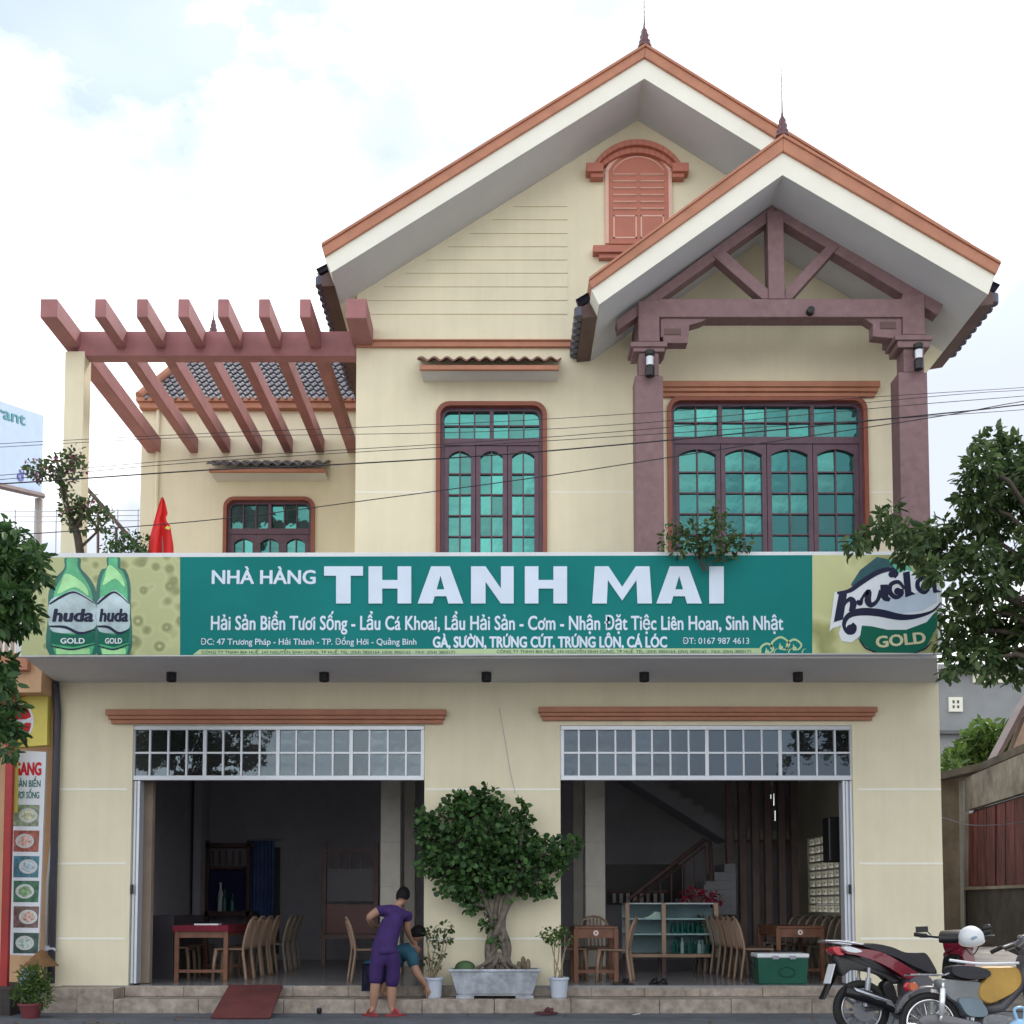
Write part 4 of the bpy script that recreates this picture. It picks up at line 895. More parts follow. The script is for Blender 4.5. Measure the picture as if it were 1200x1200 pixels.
ribbon(m, [(1092, 684), (1084, 677), (1076, 681), (1076, 689), (1083, 694), (1089, 690)], [3, 4.5, 5, 5.5, 5, 3], z()); flat_poly(m, [(1083+4*math.cos(a*PI/6), 687+4*math.sin(a*PI/6)) for a in range(12)], z())
flat_poly(m, [(1090, 678), (1097, 682), (1098, 691), (1104, 693), (1094, 695)], z())
ribbon(m, [(1006, 748), (1014, 759), (1026, 764)], [1, 2, 1.4], z()); ribbon(m, [(1092, 752), (1084, 760), (1072, 765)], [1, 2, 1.2], z())
part('logo_lettering', m, navy, sign)
sgn('GOLD', 1027, 1086, 759, 13.5, mat=M('logo_cream', (.62, .62, .40), .5), bold=.04, dy=.004, rot=.10)

# ================================================================== STREET CABLES
cab = [([(-200, 532), (0, 520), (240, 508), (440, 500), (660, 490), (1027, 465), (1200, 454), (1400, 440)], .0045), ([(-200, 536), (0, 524), (240, 512), (660, 502), (1100, 464), (1200, 457), (1400, 444)], .0045),
       ([(-200, 568), (0, 557), (240, 537), (660, 511), (1052, 476), (1200, 464), (1400, 446)], .005), ([(-200, 572), (0, 562), (240, 541), (660, 515.5), (1054, 490), (1200, 480), (1400, 465)], .005),
       ([(-200, 575), (0, 567), (240, 551), (383, 545), (660, 527), (1100, 485), (1200, 474), (1400, 455)], .010), ([(-200, 640), (0, 628), (240, 610), (440, 585), (660, 555), (832, 528.5), (1100, 488), (1200, 470), (1400, 440)], .007)]
names = ['thin cable, uppermost of the wires crossing in front of the house', 'thin cable just under the uppermost wire crossing the house', 'thin cable third from the top among the wires crossing the house', 'thin cable just above the thick wire crossing the house',
         'thickest black cable crossing in front of the house', 'lowest black cable, sloping up across the tall windows to the right']
for i, (pts, r_) in enumerate(cab):
    m = MB(); m.tube(catmull([W(a, b, -2.6-.05*i) for a, b in pts], 5), r_*.68, 6); tag(part('overhead_cable', m, cable_m, smooth=True), names[i], 'cable', 'overhead cables in front of the house')

# ================================================================== ROOM INSIDE
def tiled_column(px0, px1, Y, d, label, extra=None):
    x0, x1, _, _ = rect(px0, 950, px1, 1050, Y); o = thing('tiled_column', label, 'column', ((x0+x1)/2, Y, FL)); h = CZ-FL-.01; hw = (x1-x0)/2; n = 6
    m = MB(); m.box(-hw+.006, hw-.006, .006, d-.006, 0, h); part('core', m, room_wall, o)
    for k in range(n):
        m = MB(); m.box(-hw, hw, 0, d, h*k/n+.003, h*(k+1)/n-.003); part('cladding_tile', m, col_tile, o)
    return o
tiled_column(446, 469, 2.1, .32, 'pale tiled column behind the standing woman')
tiled_column(474, 486, 4.6, .3, 'narrower tiled column half hidden at the right edge of the left doorway')
tiled_column(686, 709, 2.1, .32, 'pale tiled column behind the table in the right doorway')
tiled_column(672, 683, 4.6, .3, 'narrower tiled column at the left edge of the right doorway')
def panel(name, label, cat, px0, py0, px1, py1, Y, d, mat, group=None):
    m = MB(); m.pbox(px0, py0, px1, py1, Y, d); return tag(part(name, m, mat, bevel=.005), label, cat, group)
# back of the left room: doorway with curtain, pale panel, altar shelf, bench
o = thing('doorway_curtain', 'blue curtain hanging in the back doorway of the left room', 'curtain', W(305, 1125, 6.8))
cx0, cx1, cz0, cz1 = rect(293, 985, 320, 1116, 6.8)
m = MB(); n = 26; vs_ = []
for k in range(n+1):
    x = cx0+(cx1-cx0)*k/n; y = 6.85+.03*math.sin(k*1.5); vs_ += [(x, y, FL+.25), (x, y, cz1)]
m.add(vs_, [(2*k, 2*k+2, 2*k+3, 2*k+1) for k in range(n)]); part('cloth', m, M('blue_curtain', (.09, .15, .34), .9, var=.15), o); m = MB(); m.tube([(cx0-.1, 6.85, cz1+.01), (cx1+.15, 6.85, cz1+.01)], .015); part('rail', m, steel, o); at0(o, (cx0, 6.8, FL))
panel('back_door_dark_panel', 'black panel for the dark of the open doorway beside the blue curtain', 'doorway', 320, 993, 327, 1118, 6.88, .08, black)  # solid black panel stands in for the darkness inside the doorway
panel('white_cabinet', 'pale tall cabinet standing at the back left of the left room', 'cabinet', 199, 985, 214, 1127, 6.2, .5, M('pale_cabinet', (.42, .42, .36), .5))
panel('interior_pilaster', 'slim pilaster beside the shelf in the left room', 'pilaster', 226, 914, 235, 1127, 5.6, .3, room_wall)
panel('wooden_jamb', 'pale vertical jamb just inside the left doorway', 'jamb', 166, 915, 177, 1152, .35, .12, M('beige_jamb', (.34, .27, .22), .6))
panel('dark_counter', 'dark low counter against the left wall of the left room', 'counter', 172, 1073, 203, 1148, 1.2, 1.6, M('dark_counter', (.05, .045, .055), .4))
o = thing('altar_shelf', 'dark carved altar shelf with bottles and a lamp at the back of the left room', 'shelf', (0, 0, 0)); m = MB()
m.pbox(238, 1068, 296, 1074, 6.3, .5); m.pbox(240, 985, 244, 1126, 6.3, .06); m.pbox(288, 985, 292, 1126, 6.3, .06); m.pbox(238, 988, 294, 993, 6.3, .3); m.pbox(246, 1015, 286, 1019, 6.4, .3); part('shelf_frame', m, darkwood, o)
for k in range(5): m = MB(); m.pbox(248+k*8, 997, 250+k*8, 1014, 6.4, .04); part('spindle', m, darkwood, o)
m = MB(); m.pbox(244, 1020, 288, 1067, 6.55, .03); part('back_cloth', m, M('navy_back_cloth', (.02, .025, .10), .8), o)
for px, h in ((258, 34), (263, 26), (272, 20)):
    p = W(px, 1068, 6.42); q2 = W(px, 1068-h, 6.42); hh = q2.z-p.z; m = MB(); m.lathe([(.05, 0), (.05, hh*.6), (.02, hh*.8), (.02, hh)], p, 12); tag(part('altar_bottle', m, white_pl if px == 258 else bottle_d), {258: 'pale tall bottle on the altar shelf', 263: 'dark green bottle beside the pale bottle on the altar shelf', 272: 'short dark bottle at the right on the altar shelf'}[px], 'bottle')
at0(o, W(266, 1126, 6.3))
o = thing('wooden_bench', 'dark wooden bed frame with red back panel standing in the left room', 'bench', (0, 0, 0)); m = MB()
m.pbox(377, 987, 382, 1128, 4.4, .08); m.pbox(438, 987, 443, 1128, 4.4, .08); m.pbox(382, 995, 438, 999, 4.42, .05); part('bench_frame', m, darkwood, o)
m = MB(); m.pbox(382, 1018, 438, 1056, 4.45, .03); part('back_panel', m, M('dark_stained_panel', (.05, .04, .055), .35), o); m = MB(); m.pbox(382, 1060, 438, 1095, 4.44, .03); part('lower_panel', m, M('red_stained_panel', (.12, .03, .03), .35), o)
m = MB(); m.pbox(375, 1095, 445, 1100, 3.9, .6); part('seat', m, darkwood, o); m = MB(); m.pbox(377, 1100, 381, 1132, 3.9, .06); part('leg', m, darkwood, o); m = MB(); m.pbox(439, 1100, 443, 1132, 3.9, .06); part('leg', m, darkwood, o)
for px in (386, 398, 410, 422, 434): m = MB(); m.pbox(px-1, 999, px+1, 1018, 4.43, .03); part('slat', m, darkwood, o)
at0(o, W(410, 1132, 4.1))
# right room: stairs
o = thing('staircase', 'pale concrete staircase with dark handrail at the back of the right room', 'staircase', (0, 0, 0)); YT = 5.0
st_m = M('stair_plaster', (.26, .27, .30), .7, var=.06)
P = [(735, 905), (852, 986), (852, 967)]; x, y = 850, 962
tops = [(860, 985)]; nst = 7
xa, ya, xb, yb = 775, 912, 852, 962
poly = [(722, 905), (852, 986)]; cur = (852, 962); poly.append(cur)
for k in range(nst):
    nx = 852-(k+1)*(77/nst)*1.25; ny = 962-(k+1)*(50/nst)*1.25; poly.append((nx, poly[-1][1])); poly.append((nx, ny))
poly[-1] = (poly[-1][0], 905)
m = MB(); m.prism([(W(a, b, YT).x, W(a, b, YT).z) for a, b in poly], YT, YT+.9); part('upper_flight', m, st_m, o)
x0s = W(790, 1125, 3.8)
for k in range(6):
    a = rect(789+k*12, 1062-k*10, 862, 1072-k*10, 3.9); m = MB(); m.box(a[0], W(862, 1000, 3.9).x, 3.9, 4.85, a[2], a[3]-.004); part('step', m, st_m, o)
m = MB(); m.tube([W(737, 1054, 3.85), W(826, 984, 3.85), W(832, 987, 3.85), W(834, 1032, 3.85)], .035, 8); part('handrail', m, darkwood, o)
m = MB(); m.tube([W(740, 1060, 3.87), W(826, 992, 3.87)], .018, 6); part('lower_rail', m, darkwood, o)
for k in range(7): a = 748+k*13; t = (a-737)/89; yt = 1054-70*t; m = MB(); m.tube([W(a, yt+6, 3.87), W(a, 1064-max(0, (a-790))*.75, 3.87)], .012, 6); part('baluster', m, darkwood, o)
at0(o, (W(800, 1125, 4.2).x, 4.2, FL))
m = MB(); x0_, x1_, z0_, z1_ = rect(711, 1013, 745, 1060, 6.9); m.box(x0_, x1_+.9, 6.90, 6.96, z0_, z1_); tag(part('back_opening_dark_panel', m, black), 'black panel for the dark of the opening in the back wall under the stairs', 'opening')  # solid black panel painted in for the darkness of the opening
o = thing('white_rail_fence', 'row of short pale balusters behind the display case', 'railing', (0, 0, 0))
for k in range(8): m = MB(); a = 718+k*8; m.pbox(a, 1047, a+4, 1058, 6.2, .05); part('baluster', m, col_tile, o)
m = MB(); m.pbox(714, 1043, 782, 1046.5, 6.18, .08); part('rail', m, darkwood, o); at0(o, W(750, 1058, 6.2))
# timber slat screen
scr = thing('slat_screen', 'tall screen of dark vertical timber posts right of the stairs', 'screen', (0, 0, 0))
for k, px in enumerate((856, 871, 886, 901, 917, 932)):
    m = MB(); m.pbox(px-4, 900, px+4, 1128, 4.3, .14); part('post', m, M('screen_timber', (.16, .115, .11), .5, var=.2) if k == 0 else bpy.data.materials['screen_timber'], scr, bevel=.006)
m = MB(); m.pbox(852, 984, 936, 987, 4.45, .05); part('rail', m, darkwood, scr)
for k in range(5): m = MB(); a = 860.5+k*15; m.pbox(a, 973, a+7, 983, 4.47, .05); part('pale_block', m, M('pale_block', (.36, .35, .33), .6) if k == 0 else bpy.data.materials['pale_block'], scr)
at0(scr, (W(895, 1128, 4.3).x, 4.3, FL))
# ventilation block screen in the side wall: daylight behind it
vent = thing('ventilation_block_screen', 'bright white pierced block screen letting daylight in at the right wall of the right room', 'vent screen', (HX1-.075, (LAT[0]+LAT[1])/2, LAT[2]))
nc, nr = 5, 9; wy = (LAT[1]-LAT[0])/nc; hz_ = (LAT[3]-LAT[2])/nr; me = None
for i in range(nc):
    for j in range(nr):
        if me is None:
            b = MB(); t = .016; Wd = wy/2-.001; Hh = hz_/2-.001
            b.box(-.05, .05, -Wd, Wd, -Hh, -Hh+t); b.box(-.05, .05, -Wd, Wd, Hh-t, Hh); b.box(-.05, .05, -Wd, -Wd+t, -Hh+t, Hh-t); b.box(-.05, .05, Wd-t, Wd, -Hh+t, Hh-t)
            b.box(-.05, .05, -.035, .035, -.012, .012); me = b.mesh('vent_block'); me.materials.append(white_paint)
        q2 = link('vent_block', me, None, vent); q2.location = (0, (i-(nc-1)/2)*wy, (j+.5)*hz_)
# wall speaker, chime
m = MB(); m.pbox(971, 957, 993, 1010, .6, .3); o = tag(part('wall_speaker', m, black, bevel=.02), 'black loudspeaker hanging inside the right edge of the right doorway', 'speaker')
o = thing('wind_chime', 'thin silver wind chime hanging inside the right doorway', 'wind chime', (0, 0, 0)); YCH = .8
for (a, y0_, y1_) in ((904.5, 915, 922), (907, 930, 944), (908.5, 950, 962), (903.5, 931, 936)):
    m = MB(); m.tube([W(a, y0_, YCH), W(a, y1_, YCH)], .012, 8); part('chime_tube', m, chrome, o)
m = MB(); m.tube([W(906.5, 905, YCH), W(906.5, 966, YCH)], .003, 5); part('string', m, black, o); at0(o, W(906.5, 966, YCH))

# ---- plastic chairs
def make_chair(mat, label, cat='chair', group=None):
    t = thing('plastic_chair', label, cat, group=group)          # faces +X, origin on the floor under the seat centre
    m = MB(); m.box(-.19, .20, -.20, .20, .41, .435); m.box(.175, .20, -.19, .19, .385, .41); part('seat', m, mat, t, bevel=.012)
    for sy in (-1, 1):
        m = MB(); m.tube(catmull([(-.25, sy*.20, 0), (-.225, sy*.20, .20), (-.20, sy*.20, .42), (-.235, sy*.20, .62), (-.275, sy*.185, .76), (-.30, sy*.10, .83), (-.305, 0, .85)], 4), [.024]*8+[.02]*17, 8, flat=.75); part('back_leg', m, mat, t, smooth=True)
        m = MB(); m.tube([(.20, sy*.20, 0), (.19, sy*.19, .25), (.165, sy*.18, .43)], [.022, .024, .03], 8); part('front_leg', m, mat, t, smooth=True)
    for k, y in enumerate((-.11, -.055, 0, .055, .11)):
        m = MB(); h = .84-.35*(abs(y))**1.3; m.tube(catmull([(-.195, y, .42), (-.235, y, .62), (-.295, y*.9, h-.02)], 4), .016, 6, flat=.5); part('back_slat', m, mat, t, smooth=True)
    return t
c_tan = make_chair(plastic_tan, 'x'); c_grey = make_chair(plastic_grey, 'x'); used = []
def chair(src, px, py, Y, rz, label, group=None, tilt=0):
    if src.name in used: c = dup(src)
    else: c = src; used.append(src.name)
    p = W(px, py, Y); c.location = (p.x, Y, FL); c.rotation_euler = (0, tilt, rz); c['label'] = label
    if group: c['group'] = group
    elif 'group' in c: del c['group']
    return c
ord_ = ['nearest', 'second', 'third', 'fourth', 'fifth', 'sixth', 'seventh', 'eighth']
for k in range(4): chair(c_tan, 272+k*10, 1130, 1.0+.52*k, PI+.06*random.uniform(-1, 1), 'tan plastic chair, %s from the front on the right side of the red table' % ord_[k], 'tan chairs in a row beside the red table')
for k in range(3): chair(c_grey, 318+k*6.5, 1120, 3.0+.5*k, PI+.05, 'greyish plastic chair, %s from the front in the row behind the red table' % ord_[k], 'greyish chairs behind the red table')
for k in range(3): chair(c_tan if k < 2 else c_grey, 208+k*13, 1125, 1.5+.6*k, .05, 'tan plastic chair, %s from the front on the left side of the red table' % ord_[k], 'chairs on the left of the red table')
chair(c_tan, 432, 1140, .75, .25, 'tan plastic chair standing just behind the woman in purple')
for k in range(8): chair(c_tan if k < 4 else c_grey, 886-k*7.2, 1140, .95+.33*k, .0+.03*random.uniform(-1, 1), 'tan plastic chair, %s from the front in the long row left of the green cooler' % ord_[k], 'plastic chairs in a long row beside the cooler')
for k in range(7): chair(c_grey, 968-k*9, 1125, 1.9+.25*k, PI/2+.9+.04*random.uniform(-1, 1), 'dim plastic chair, %s from the right in the row under the block screen' % ord_[k], 'dim chairs in a row under the block screen')
chair(c_tan, 719, 1142, .72, PI-.2, 'tan plastic chair with its back to the display case at the right table')
chair(c_tan, 668, 1138, 1.0, .1, 'tan plastic chair half hidden at the left edge of the right doorway')
chair(c_tan, 700, 1135, 1.6, -PI/2+.1, 'tan plastic chair pushed in behind the right table')
# ---- tables
logo_white = flatmat('sticker_white', (.7, .68, .66))
def table(px0, px1, Y, length, label, sticker=True):
    x0, x1 = W(px0, 1110, Y).x, W(px1, 1110, Y).x; hw = (x1-x0)/2; t = thing('wooden_table', label, 'table', ((x0+x1)/2, Y, FL)); L_ = length
    part('tabletop', MB().box(-hw, hw, 0, L_, .70, .73), woodm, t, bevel=.006)
    for sx in (-1, 1):
        for y in (.03, L_-.03): part('leg', MB().box(sx*(hw-.02)-.03, sx*(hw-.02)+.03, y-.028, y+.028, 0, .70), woodm, t, bevel=.006)
    for y in (.03, L_-.03): part('apron', MB().box(-hw+.05, hw-.05, y-.012, y+.012, .58, .70), woodm, t); part('stretcher', MB().box(-hw+.05, hw-.05, y-.012, y+.012, .12, .16), woodm, t)
    for sx in (-1, 1): part('side_apron', MB().box(sx*(hw-.02)-.012, sx*(hw-.02)+.012, .06, L_-.06, .60, .70), woodm, t)
    if sticker: part('sticker', MB().lathe([(.035, 0), (.035, -.004)], (0, .018, .645), 16, 'y'), logo_white, t, label='round white sticker with a logo'); part('sticker_mark', MB().lathe([(.014, 0), (.014, -.002)], (0, .0135, .645), 10, 'y'), red_lens, t)
    return t
t1 = table(205, 266, .65, 1.5, 'brown wooden table under a red cloth in the left doorway', False)
q = rect(205, 1085, 266, 1092, .65); m = MB(); hw = (q[1]-q[0])/2+.015; xc = (q[0]+q[1])/2; zt_ = FL+.735
m.box(xc-hw, xc+hw, .63, 2.17, zt_, zt_+.008); m.box(xc-hw, xc+hw, .625, .632, zt_-.07, zt_+.008); m.box(xc-hw-.006, xc-hw, .63, 2.17, zt_-.10, zt_+.007); m.box(xc+hw, xc+hw+.006, .63, 2.17, zt_-.10, zt_+.007)
tag(part('tablecloth', m, red_cloth), 'red tablecloth on the table in the left doorway', 'tablecloth')
m = MB(); m.box(xc-.1, xc+.22, .68, .86, zt_+.009, zt_+.03); tag(part('menu_booklet', m, white_pl), 'white booklet lying on the red tablecloth', 'booklet')
table(673, 724, .55, .9, 'brown wooden table with round sticker in the right doorway beside the display case')
table(911, 966, .9, 1.2, 'brown wooden table with round sticker behind the green cooler')
# ---- display case
o = thing('glass_display_case', 'glass display case with shelves of bottles in the middle of the right room', 'display case', (0, 0, 0)); YD = 2.5
x0, x1, _, _ = rect(733, 1058, 842, 1125, YD); zt_ = W(790, 1058, YD).z; z0 = W(790, 1122, YD).z; xm = W(778, 1090, YD).x
case_glass = bpy.data.materials.new('case_glass'); case_glass.use_nodes = True; pg = case_glass.node_tree.nodes['Principled BSDF']; pg.inputs['Base Color'].default_value = (.75, .9, .9, 1); pg.inputs['Transmission Weight'].default_value = 1; pg.inputs['Roughness'].default_value = .03; pg.inputs['IOR'].default_value = 1.08
cw = M('case_wood', (.42, .28, .20), .5); m = MB(); m.box(x0, x1, YD, YD+.55, z0, z0+.05); part('base', m, cw, o, bevel=.005)
for a in (x0, xm-.03, x1-.06):
    for y in (YD+.01, YD+.48): part('leg', MB().box(a, a+.06, y, y+.06, FL, z0), darkwood, o)
for a in (x0, xm-.03, x1-.06): part('upright', MB().box(a, a+.06, YD, YD+.03, z0+.05, zt_), cw, o)
part('back', MB().box(x0, x1, YD+.5, YD+.53, z0+.05, zt_), M('case_back', (.30, .33, .36), .5), o); part('top', MB().box(x0, x1, YD+.002, YD+.5, zt_-.02, zt_), M('pale_top', (.5, .58, .60), .25), o)
for k, py in enumerate((1077, 1095)): z = W(790, py, YD).z; part('shelf', MB().box(x0+.01, x1-.01, YD+.04, YD+.49, z-.01, z+.012), white_pl, o)
part('glass_front', MB().box(x0+.01, x1-.01, YD+.018, YD+.024, z0+.055, zt_-.025), case_glass, o); at0(o, (xm, YD, FL))
for k in range(9):
    a = 789+k*5; p = W(a, 1122, YD+.2); m = MB(); h = random.uniform(.16, .26); c = (p.x, YD+.15+.12*(k % 2), z0+.052); m.lathe([(.028, 0), (.03, h*.6), (.01, h*.78), (.012, h)], c, 10)
    tag(part('bottle', m, white_pl if k in (2, 6, 7) else bottle_d), ('pale' if k in (2, 6, 7) else 'dark')+' bottle on the lowest shelf of the display case, %s from left' % (ord_+['ninth'])[k].replace('nearest', 'first'), 'bottle', 'pale bottles on the bottom shelf of the display case' if k in (2, 6, 7) else 'dark bottles on the bottom shelf of the display case')
for k in range(7):
    a = 788+k*6; z = W(790, 1095, YD).z+.013; p = W(a, 1090, YD+.25); m = MB(); m.lathe([(.03, 0), (.03, .10), (.02, .13), (.02, .15)], (p.x, YD+.25, z), 10); tag(part('jar', m, bottle_d), 'dark jar on the middle shelf of the display case, '+('leftmost' if k == 0 else 'rightmost' if k == 6 else ord_[k]+' from the left'), 'jar', 'jars on the middle shelf of the display case')
z = W(790, 1077, YD).z; m = MB(); a = rect(753, 1066, 774, 1076.5, YD+.1); m.prism([(a[0], z+.013), (a[1], z+.013), (a[1], z+.1), (a[1]-.08, z+.11), (a[0]+.1, z+.04)], YD+.1, YD+.4); tag(part('paper_pile', m, white_paint), 'pile of white paper on the upper left shelf of the display case', 'paper')
m = MB(); c = W(817, 1057, YD+.2); blobs = [((c.x+dx, YD+.25, zt_+.10+dz), (.14, .12, .09), 60) for dx, dz in ((-.14, 0), (0, .05), (.13, 0), (.26, -.03))]
o = thing('flower_arrangement', 'dark red flowers on top of the display case', 'flowers', (c.x, YD+.25, zt_)); f = leaves('blossoms', blobs, .06, leafmat('red_flower', (.20, .01, .03), (.38, .02, .06)), o, seed=5); m = MB(); m.lathe([(.08, 0), (.12, .08), (.1, .1)], (0, 0, 0), 12); part('bowl', m, darkwood, o); f.matrix_parent_inverse = Matrix.Translation(-Vector((c.x, YD+.25, zt_)))
# ---- green cooler
c = W(914, 1147, .35); o = thing('cooler_box', 'green cooler box with white lid on the floor edge of the right doorway', 'cooler', (c.x, .35, FL)); hw = (W(944, 1130, .35).x-W(885, 1130, .35).x)/2; hh = W(914, 1119, .35).z-FL-.02
m = MB(); A = [(-hw+.02, -.17, .0), (hw-.02, -.17, .0), (hw-.02, .17, .0), (-hw+.02, .17, .0)]; B = [(-hw, -.19, hh-.01), (hw, -.19, hh-.01), (hw, .19, hh-.01), (-hw, .19, hh-.01)]; m.hexa(A, B); part('tub', m, green_tank, o, bevel=.015)
part('lid', MB().box(-hw-.008, hw+.008, -.2, .2, hh-.009, hh+.045), white_pl, o, bevel=.012)
for x in (-.1, .12): part('latch', MB().box(x-.04, x+.04, -.215, -.195, hh-.03, hh+.02), steel, o, bevel=.005)
part('badge', MB().torus((.05, -.188, hh*.45), .1, .010, 'y', 24, 6, .6), M('dark_green_badge', (.006, .06, .04), .4), o); bpy.data.objects['badge'].scale = (1, 1, .62); bpy.data.objects['badge'].location = (0, 0, hh*.45*.38)
m = MB(); m.tube([(-hw-.01, 0, hh*.6), (-hw-.03, 0, hh*.8), (-hw+.02, 0, hh+.07), (hw-.02, 0, hh+.07), (hw+.03, 0, hh*.8), (hw+.01, 0, hh*.6)], .01, 6); part('handle', m, black, o)

# ================================================================== ON THE STEPS
# red ramp
a, b, c_, d = W(268, 1155, -.05), W(331, 1155, -.05), W(317, 1190, -1.12), W(247, 1190, -1.12)
m = MB(); up_ = Vector((0, 0, .018)); top = [Vector((a.x, -.03, FL+.006)), Vector((b.x, -.03, FL+.006)), Vector((c_.x, -1.12, .03)), Vector((d.x, -1.12, .03))]; m.hexa([p-up_ for p in top], [p+up_*.3 for p in top])
tag(part('motorbike_ramp', m, maroon, bevel=.004), 'dark red ramp leaning on the steps at the left doorway', 'ramp')
def slippers(px, py, Y, z, mat, label, rz=0.3, gap=.12):
    o = thing('slippers', label, 'slippers', (W(px, py, Y).x, Y, z), rz)
    for s_ in (-1, 1):
        P = [(.13*math.cos(t)*1.0, .045*math.sin(t)*(1+.25*math.cos(t))) for t in [2*PI*k/14 for k in range(14)]]
        m = MB(); m.add([(x, y+s_*gap/2, .002) for x, y in P]+[(x, y+s_*gap/2, .022) for x, y in P], [tuple(range(13, -1, -1)), tuple(range(14, 28))]+[(i, (i+1) % 14, (i+1) % 14+14, i+14) for i in range(14)]); so_ = part('sole', m, mat, o)
        m = MB(); m.tube(catmull([(.02, s_*gap/2-.045, .02), (.045, s_*gap/2, .065), (.02, s_*gap/2+.045, .02)], 5), .012, 6, flat=2); part('strap', m, mat, so_)
    return o
slippers(730, 1150, .12, FL, black, 'black slippers on the floor edge below the right table', .15)
slippers(771, 1149, .2, FL, black, 'black slippers on the floor edge in front of the display case', 1.0)
slippers(640, 1182, -.62, .02, M('dark_red_rubber', (.08, .02, .025), .6), 'dark red slippers on the road below the marble planter', .35)
p = W(374, 1187, -.6); o = thing('small_black_bottle', 'small black bottle standing on the road before the step', 'bottle', (p.x, -.6, .02)); part('flask', MB().lathe([(.02, 0), (.03, .01), (.035, .05), (.025, .07), (.012, .075)], (0, 0, 0), 12), black, o); part('cap', MB().lathe([(.015, .075), (.015, .095), (.008, .1)], (0, 0, 0), 10), steel, o)
# marble planter with bonsai
PLY = -.27; c = W(580, 1168, PLY); o = thing('marble_planter', 'long grey marble planter on the step between the doorways', 'planter', (c.x, PLY, SZ))
hw = (W(634, 1140, PLY).x-W(527, 1140, PLY).x)/2; hb = hw-.10; zt_ = W(580, 1136, PLY).z-SZ
m = MB(); A = [(-hb, -.14, .055), (hb, -.14, .055), (hb, .14, .055), (-hb, .14, .055)]; B = [(-hw+.02, -.185, zt_-.02), (hw-.02, -.185, zt_-.02), (hw-.02, .185, zt_-.02), (-hw+.02, .185, zt_-.02)]; m.hexa(A, B); part('trough', m, marble, o, bevel=.012)
m = MB(); m.box(-hw, hw, -.20, -.16, zt_-.02, zt_+.012); m.box(-hw, hw, .16, .20, zt_-.02, zt_+.012); m.box(-hw, -hw+.04, -.16, .16, zt_-.02, zt_+.012); m.box(hw-.04, hw, -.16, .16, zt_-.02, zt_+.012); part('rim', m, marble, o, bevel=.008)
part('soil', MB().box(-hw+.041, hw-.041, -.159, .159, zt_-.019, zt_+.004), soil, o)
part('base_slab', MB().box(-hb+.02, hb-.02, -.13, .13, .040, .0545), marble, o)
for s_ in (-1, 1): part('foot', MB().box(s_*(hb-.10)-.11, s_*(hb-.10)+.11, -.12, .12, 0, .04), marble, o, bevel=.006)
for k in range(5): m = MB(); m.tube(catmull([(random.uniform(-.3, .3), -.172+.0, zt_*.45+random.uniform(-.03, .03)), (random.uniform(-.3, .4), -.165, zt_*.5), (random.uniform(0, .45), -.172, zt_*.6)], 4), .004, 5); 
zs = SZ+zt_+.005; bon = thing('bonsai_tree', 'large dark green bonsai tree with thick twisted trunk in the marble planter', 'tree', (c.x, PLY, zs))
B3 = lambda px, py, dy=0.0: W(px, py, PLY+dy)
random.seed(21); m = MB()
def bpath(P, R_): R_ = (R_[0]*.72, R_[1]*.72); m.tube(catmull([B3(584+(p[0]-584)*(.85 if p[1] > 1050 else 1), *p[1:]) for p in P], 5), [R_[0]+(R_[1]-R_[0])*i/(len(P)*5-5) for i in range(len(P)*5-4)], 10)
bpath([(572, 1137), (570, 1110, -.03), (576, 1085, .03), (568, 1060, .02), (560, 1035, 0)], (.07, .04)); bpath([(590, 1137), (596, 1110, .03), (588, 1085, -.03), (594, 1060, 0), (602, 1035, .02)], (.085, .06))
bpath([(600, 1135), (592, 1112, -.05), (584, 1092, .0), (580, 1070, .04), (585, 1045, 0)], (.06, .045)); bpath([(566, 1137), (575, 1118, -.06), (590, 1100, -.06), (592, 1080, -.04)], (.045, .03)); bpath([(583, 1136), (578, 1105, -.05), (590, 1075, -.05), (606, 1040, .02)], (.05, .05))
for P in ([(560, 1035), (545, 1010), (525, 985)], [(602, 1035), (620, 1010), (640, 1000)], [(585, 1045), (580, 1000), (570, 960)], [(600, 1035), (610, 990), (615, 960)], [(568, 1062), (550, 1060), (540, 1068)], [(560, 1030), (530, 1020), (510, 1010)]):
    bpath([(a, b, random.uniform(-.08, .08)) for a, b in P], (.04, .015))
for s_ in ((555, 1136), (610, 1136), (575, 1138), (598, 1139)): m.tube(catmull([B3(*s_, -.05), B3((s_[0]+584)/2, 1129, -.07), B3(584, 1118, -.03)], 4), [.02]*4+[.03]*5, 7)
part('trunk', m, bark, bon, smooth=True)
bl = [(524, 958, 24), (556, 948, 27), (500, 972, 20), (510, 1002, 24), (545, 985, 34), (578, 982, 34), (614, 958, 13), (613, 938, 9), (612, 988, 26), (640, 996, 24), (664, 994, 15), (676, 984, 9), (490, 948, 8), (540, 930, 11), (560, 1020, 34), (600, 1020, 34), (530, 1035, 22), (550, 1055, 14), (630, 1035, 22), (645, 1045, 8), (570, 930, 20), (535, 935, 16), (556, 1064, 9), (497, 955, 10), (575, 1032, 20), (612, 1032, 18), (655, 1008, 16), (535, 1010, 28), (600, 1000, 32), (588, 950, 18), (505, 1012, 16), (573, 1083, 8), (568, 1090, 6), (580, 1108, 6)]
blobs = []
for a, b, r_ in bl:
    a = 582+(a-582)*.96; b = 1000+(b-1000)*.93+3; R_ = r_*.94/95; nn_ = int(210*(r_/30)**1.7)
    blobs.append((tuple(B3(a, b, random.uniform(-.12, .12))), (R_, min(R_, .34), R_*.9), nn_*1.55))
leaves('crown', blobs, .072, leaf_bonsai, bon, droop=.1, seed=3, aspect=.95)
at0(bon, (c.x, PLY, zs))
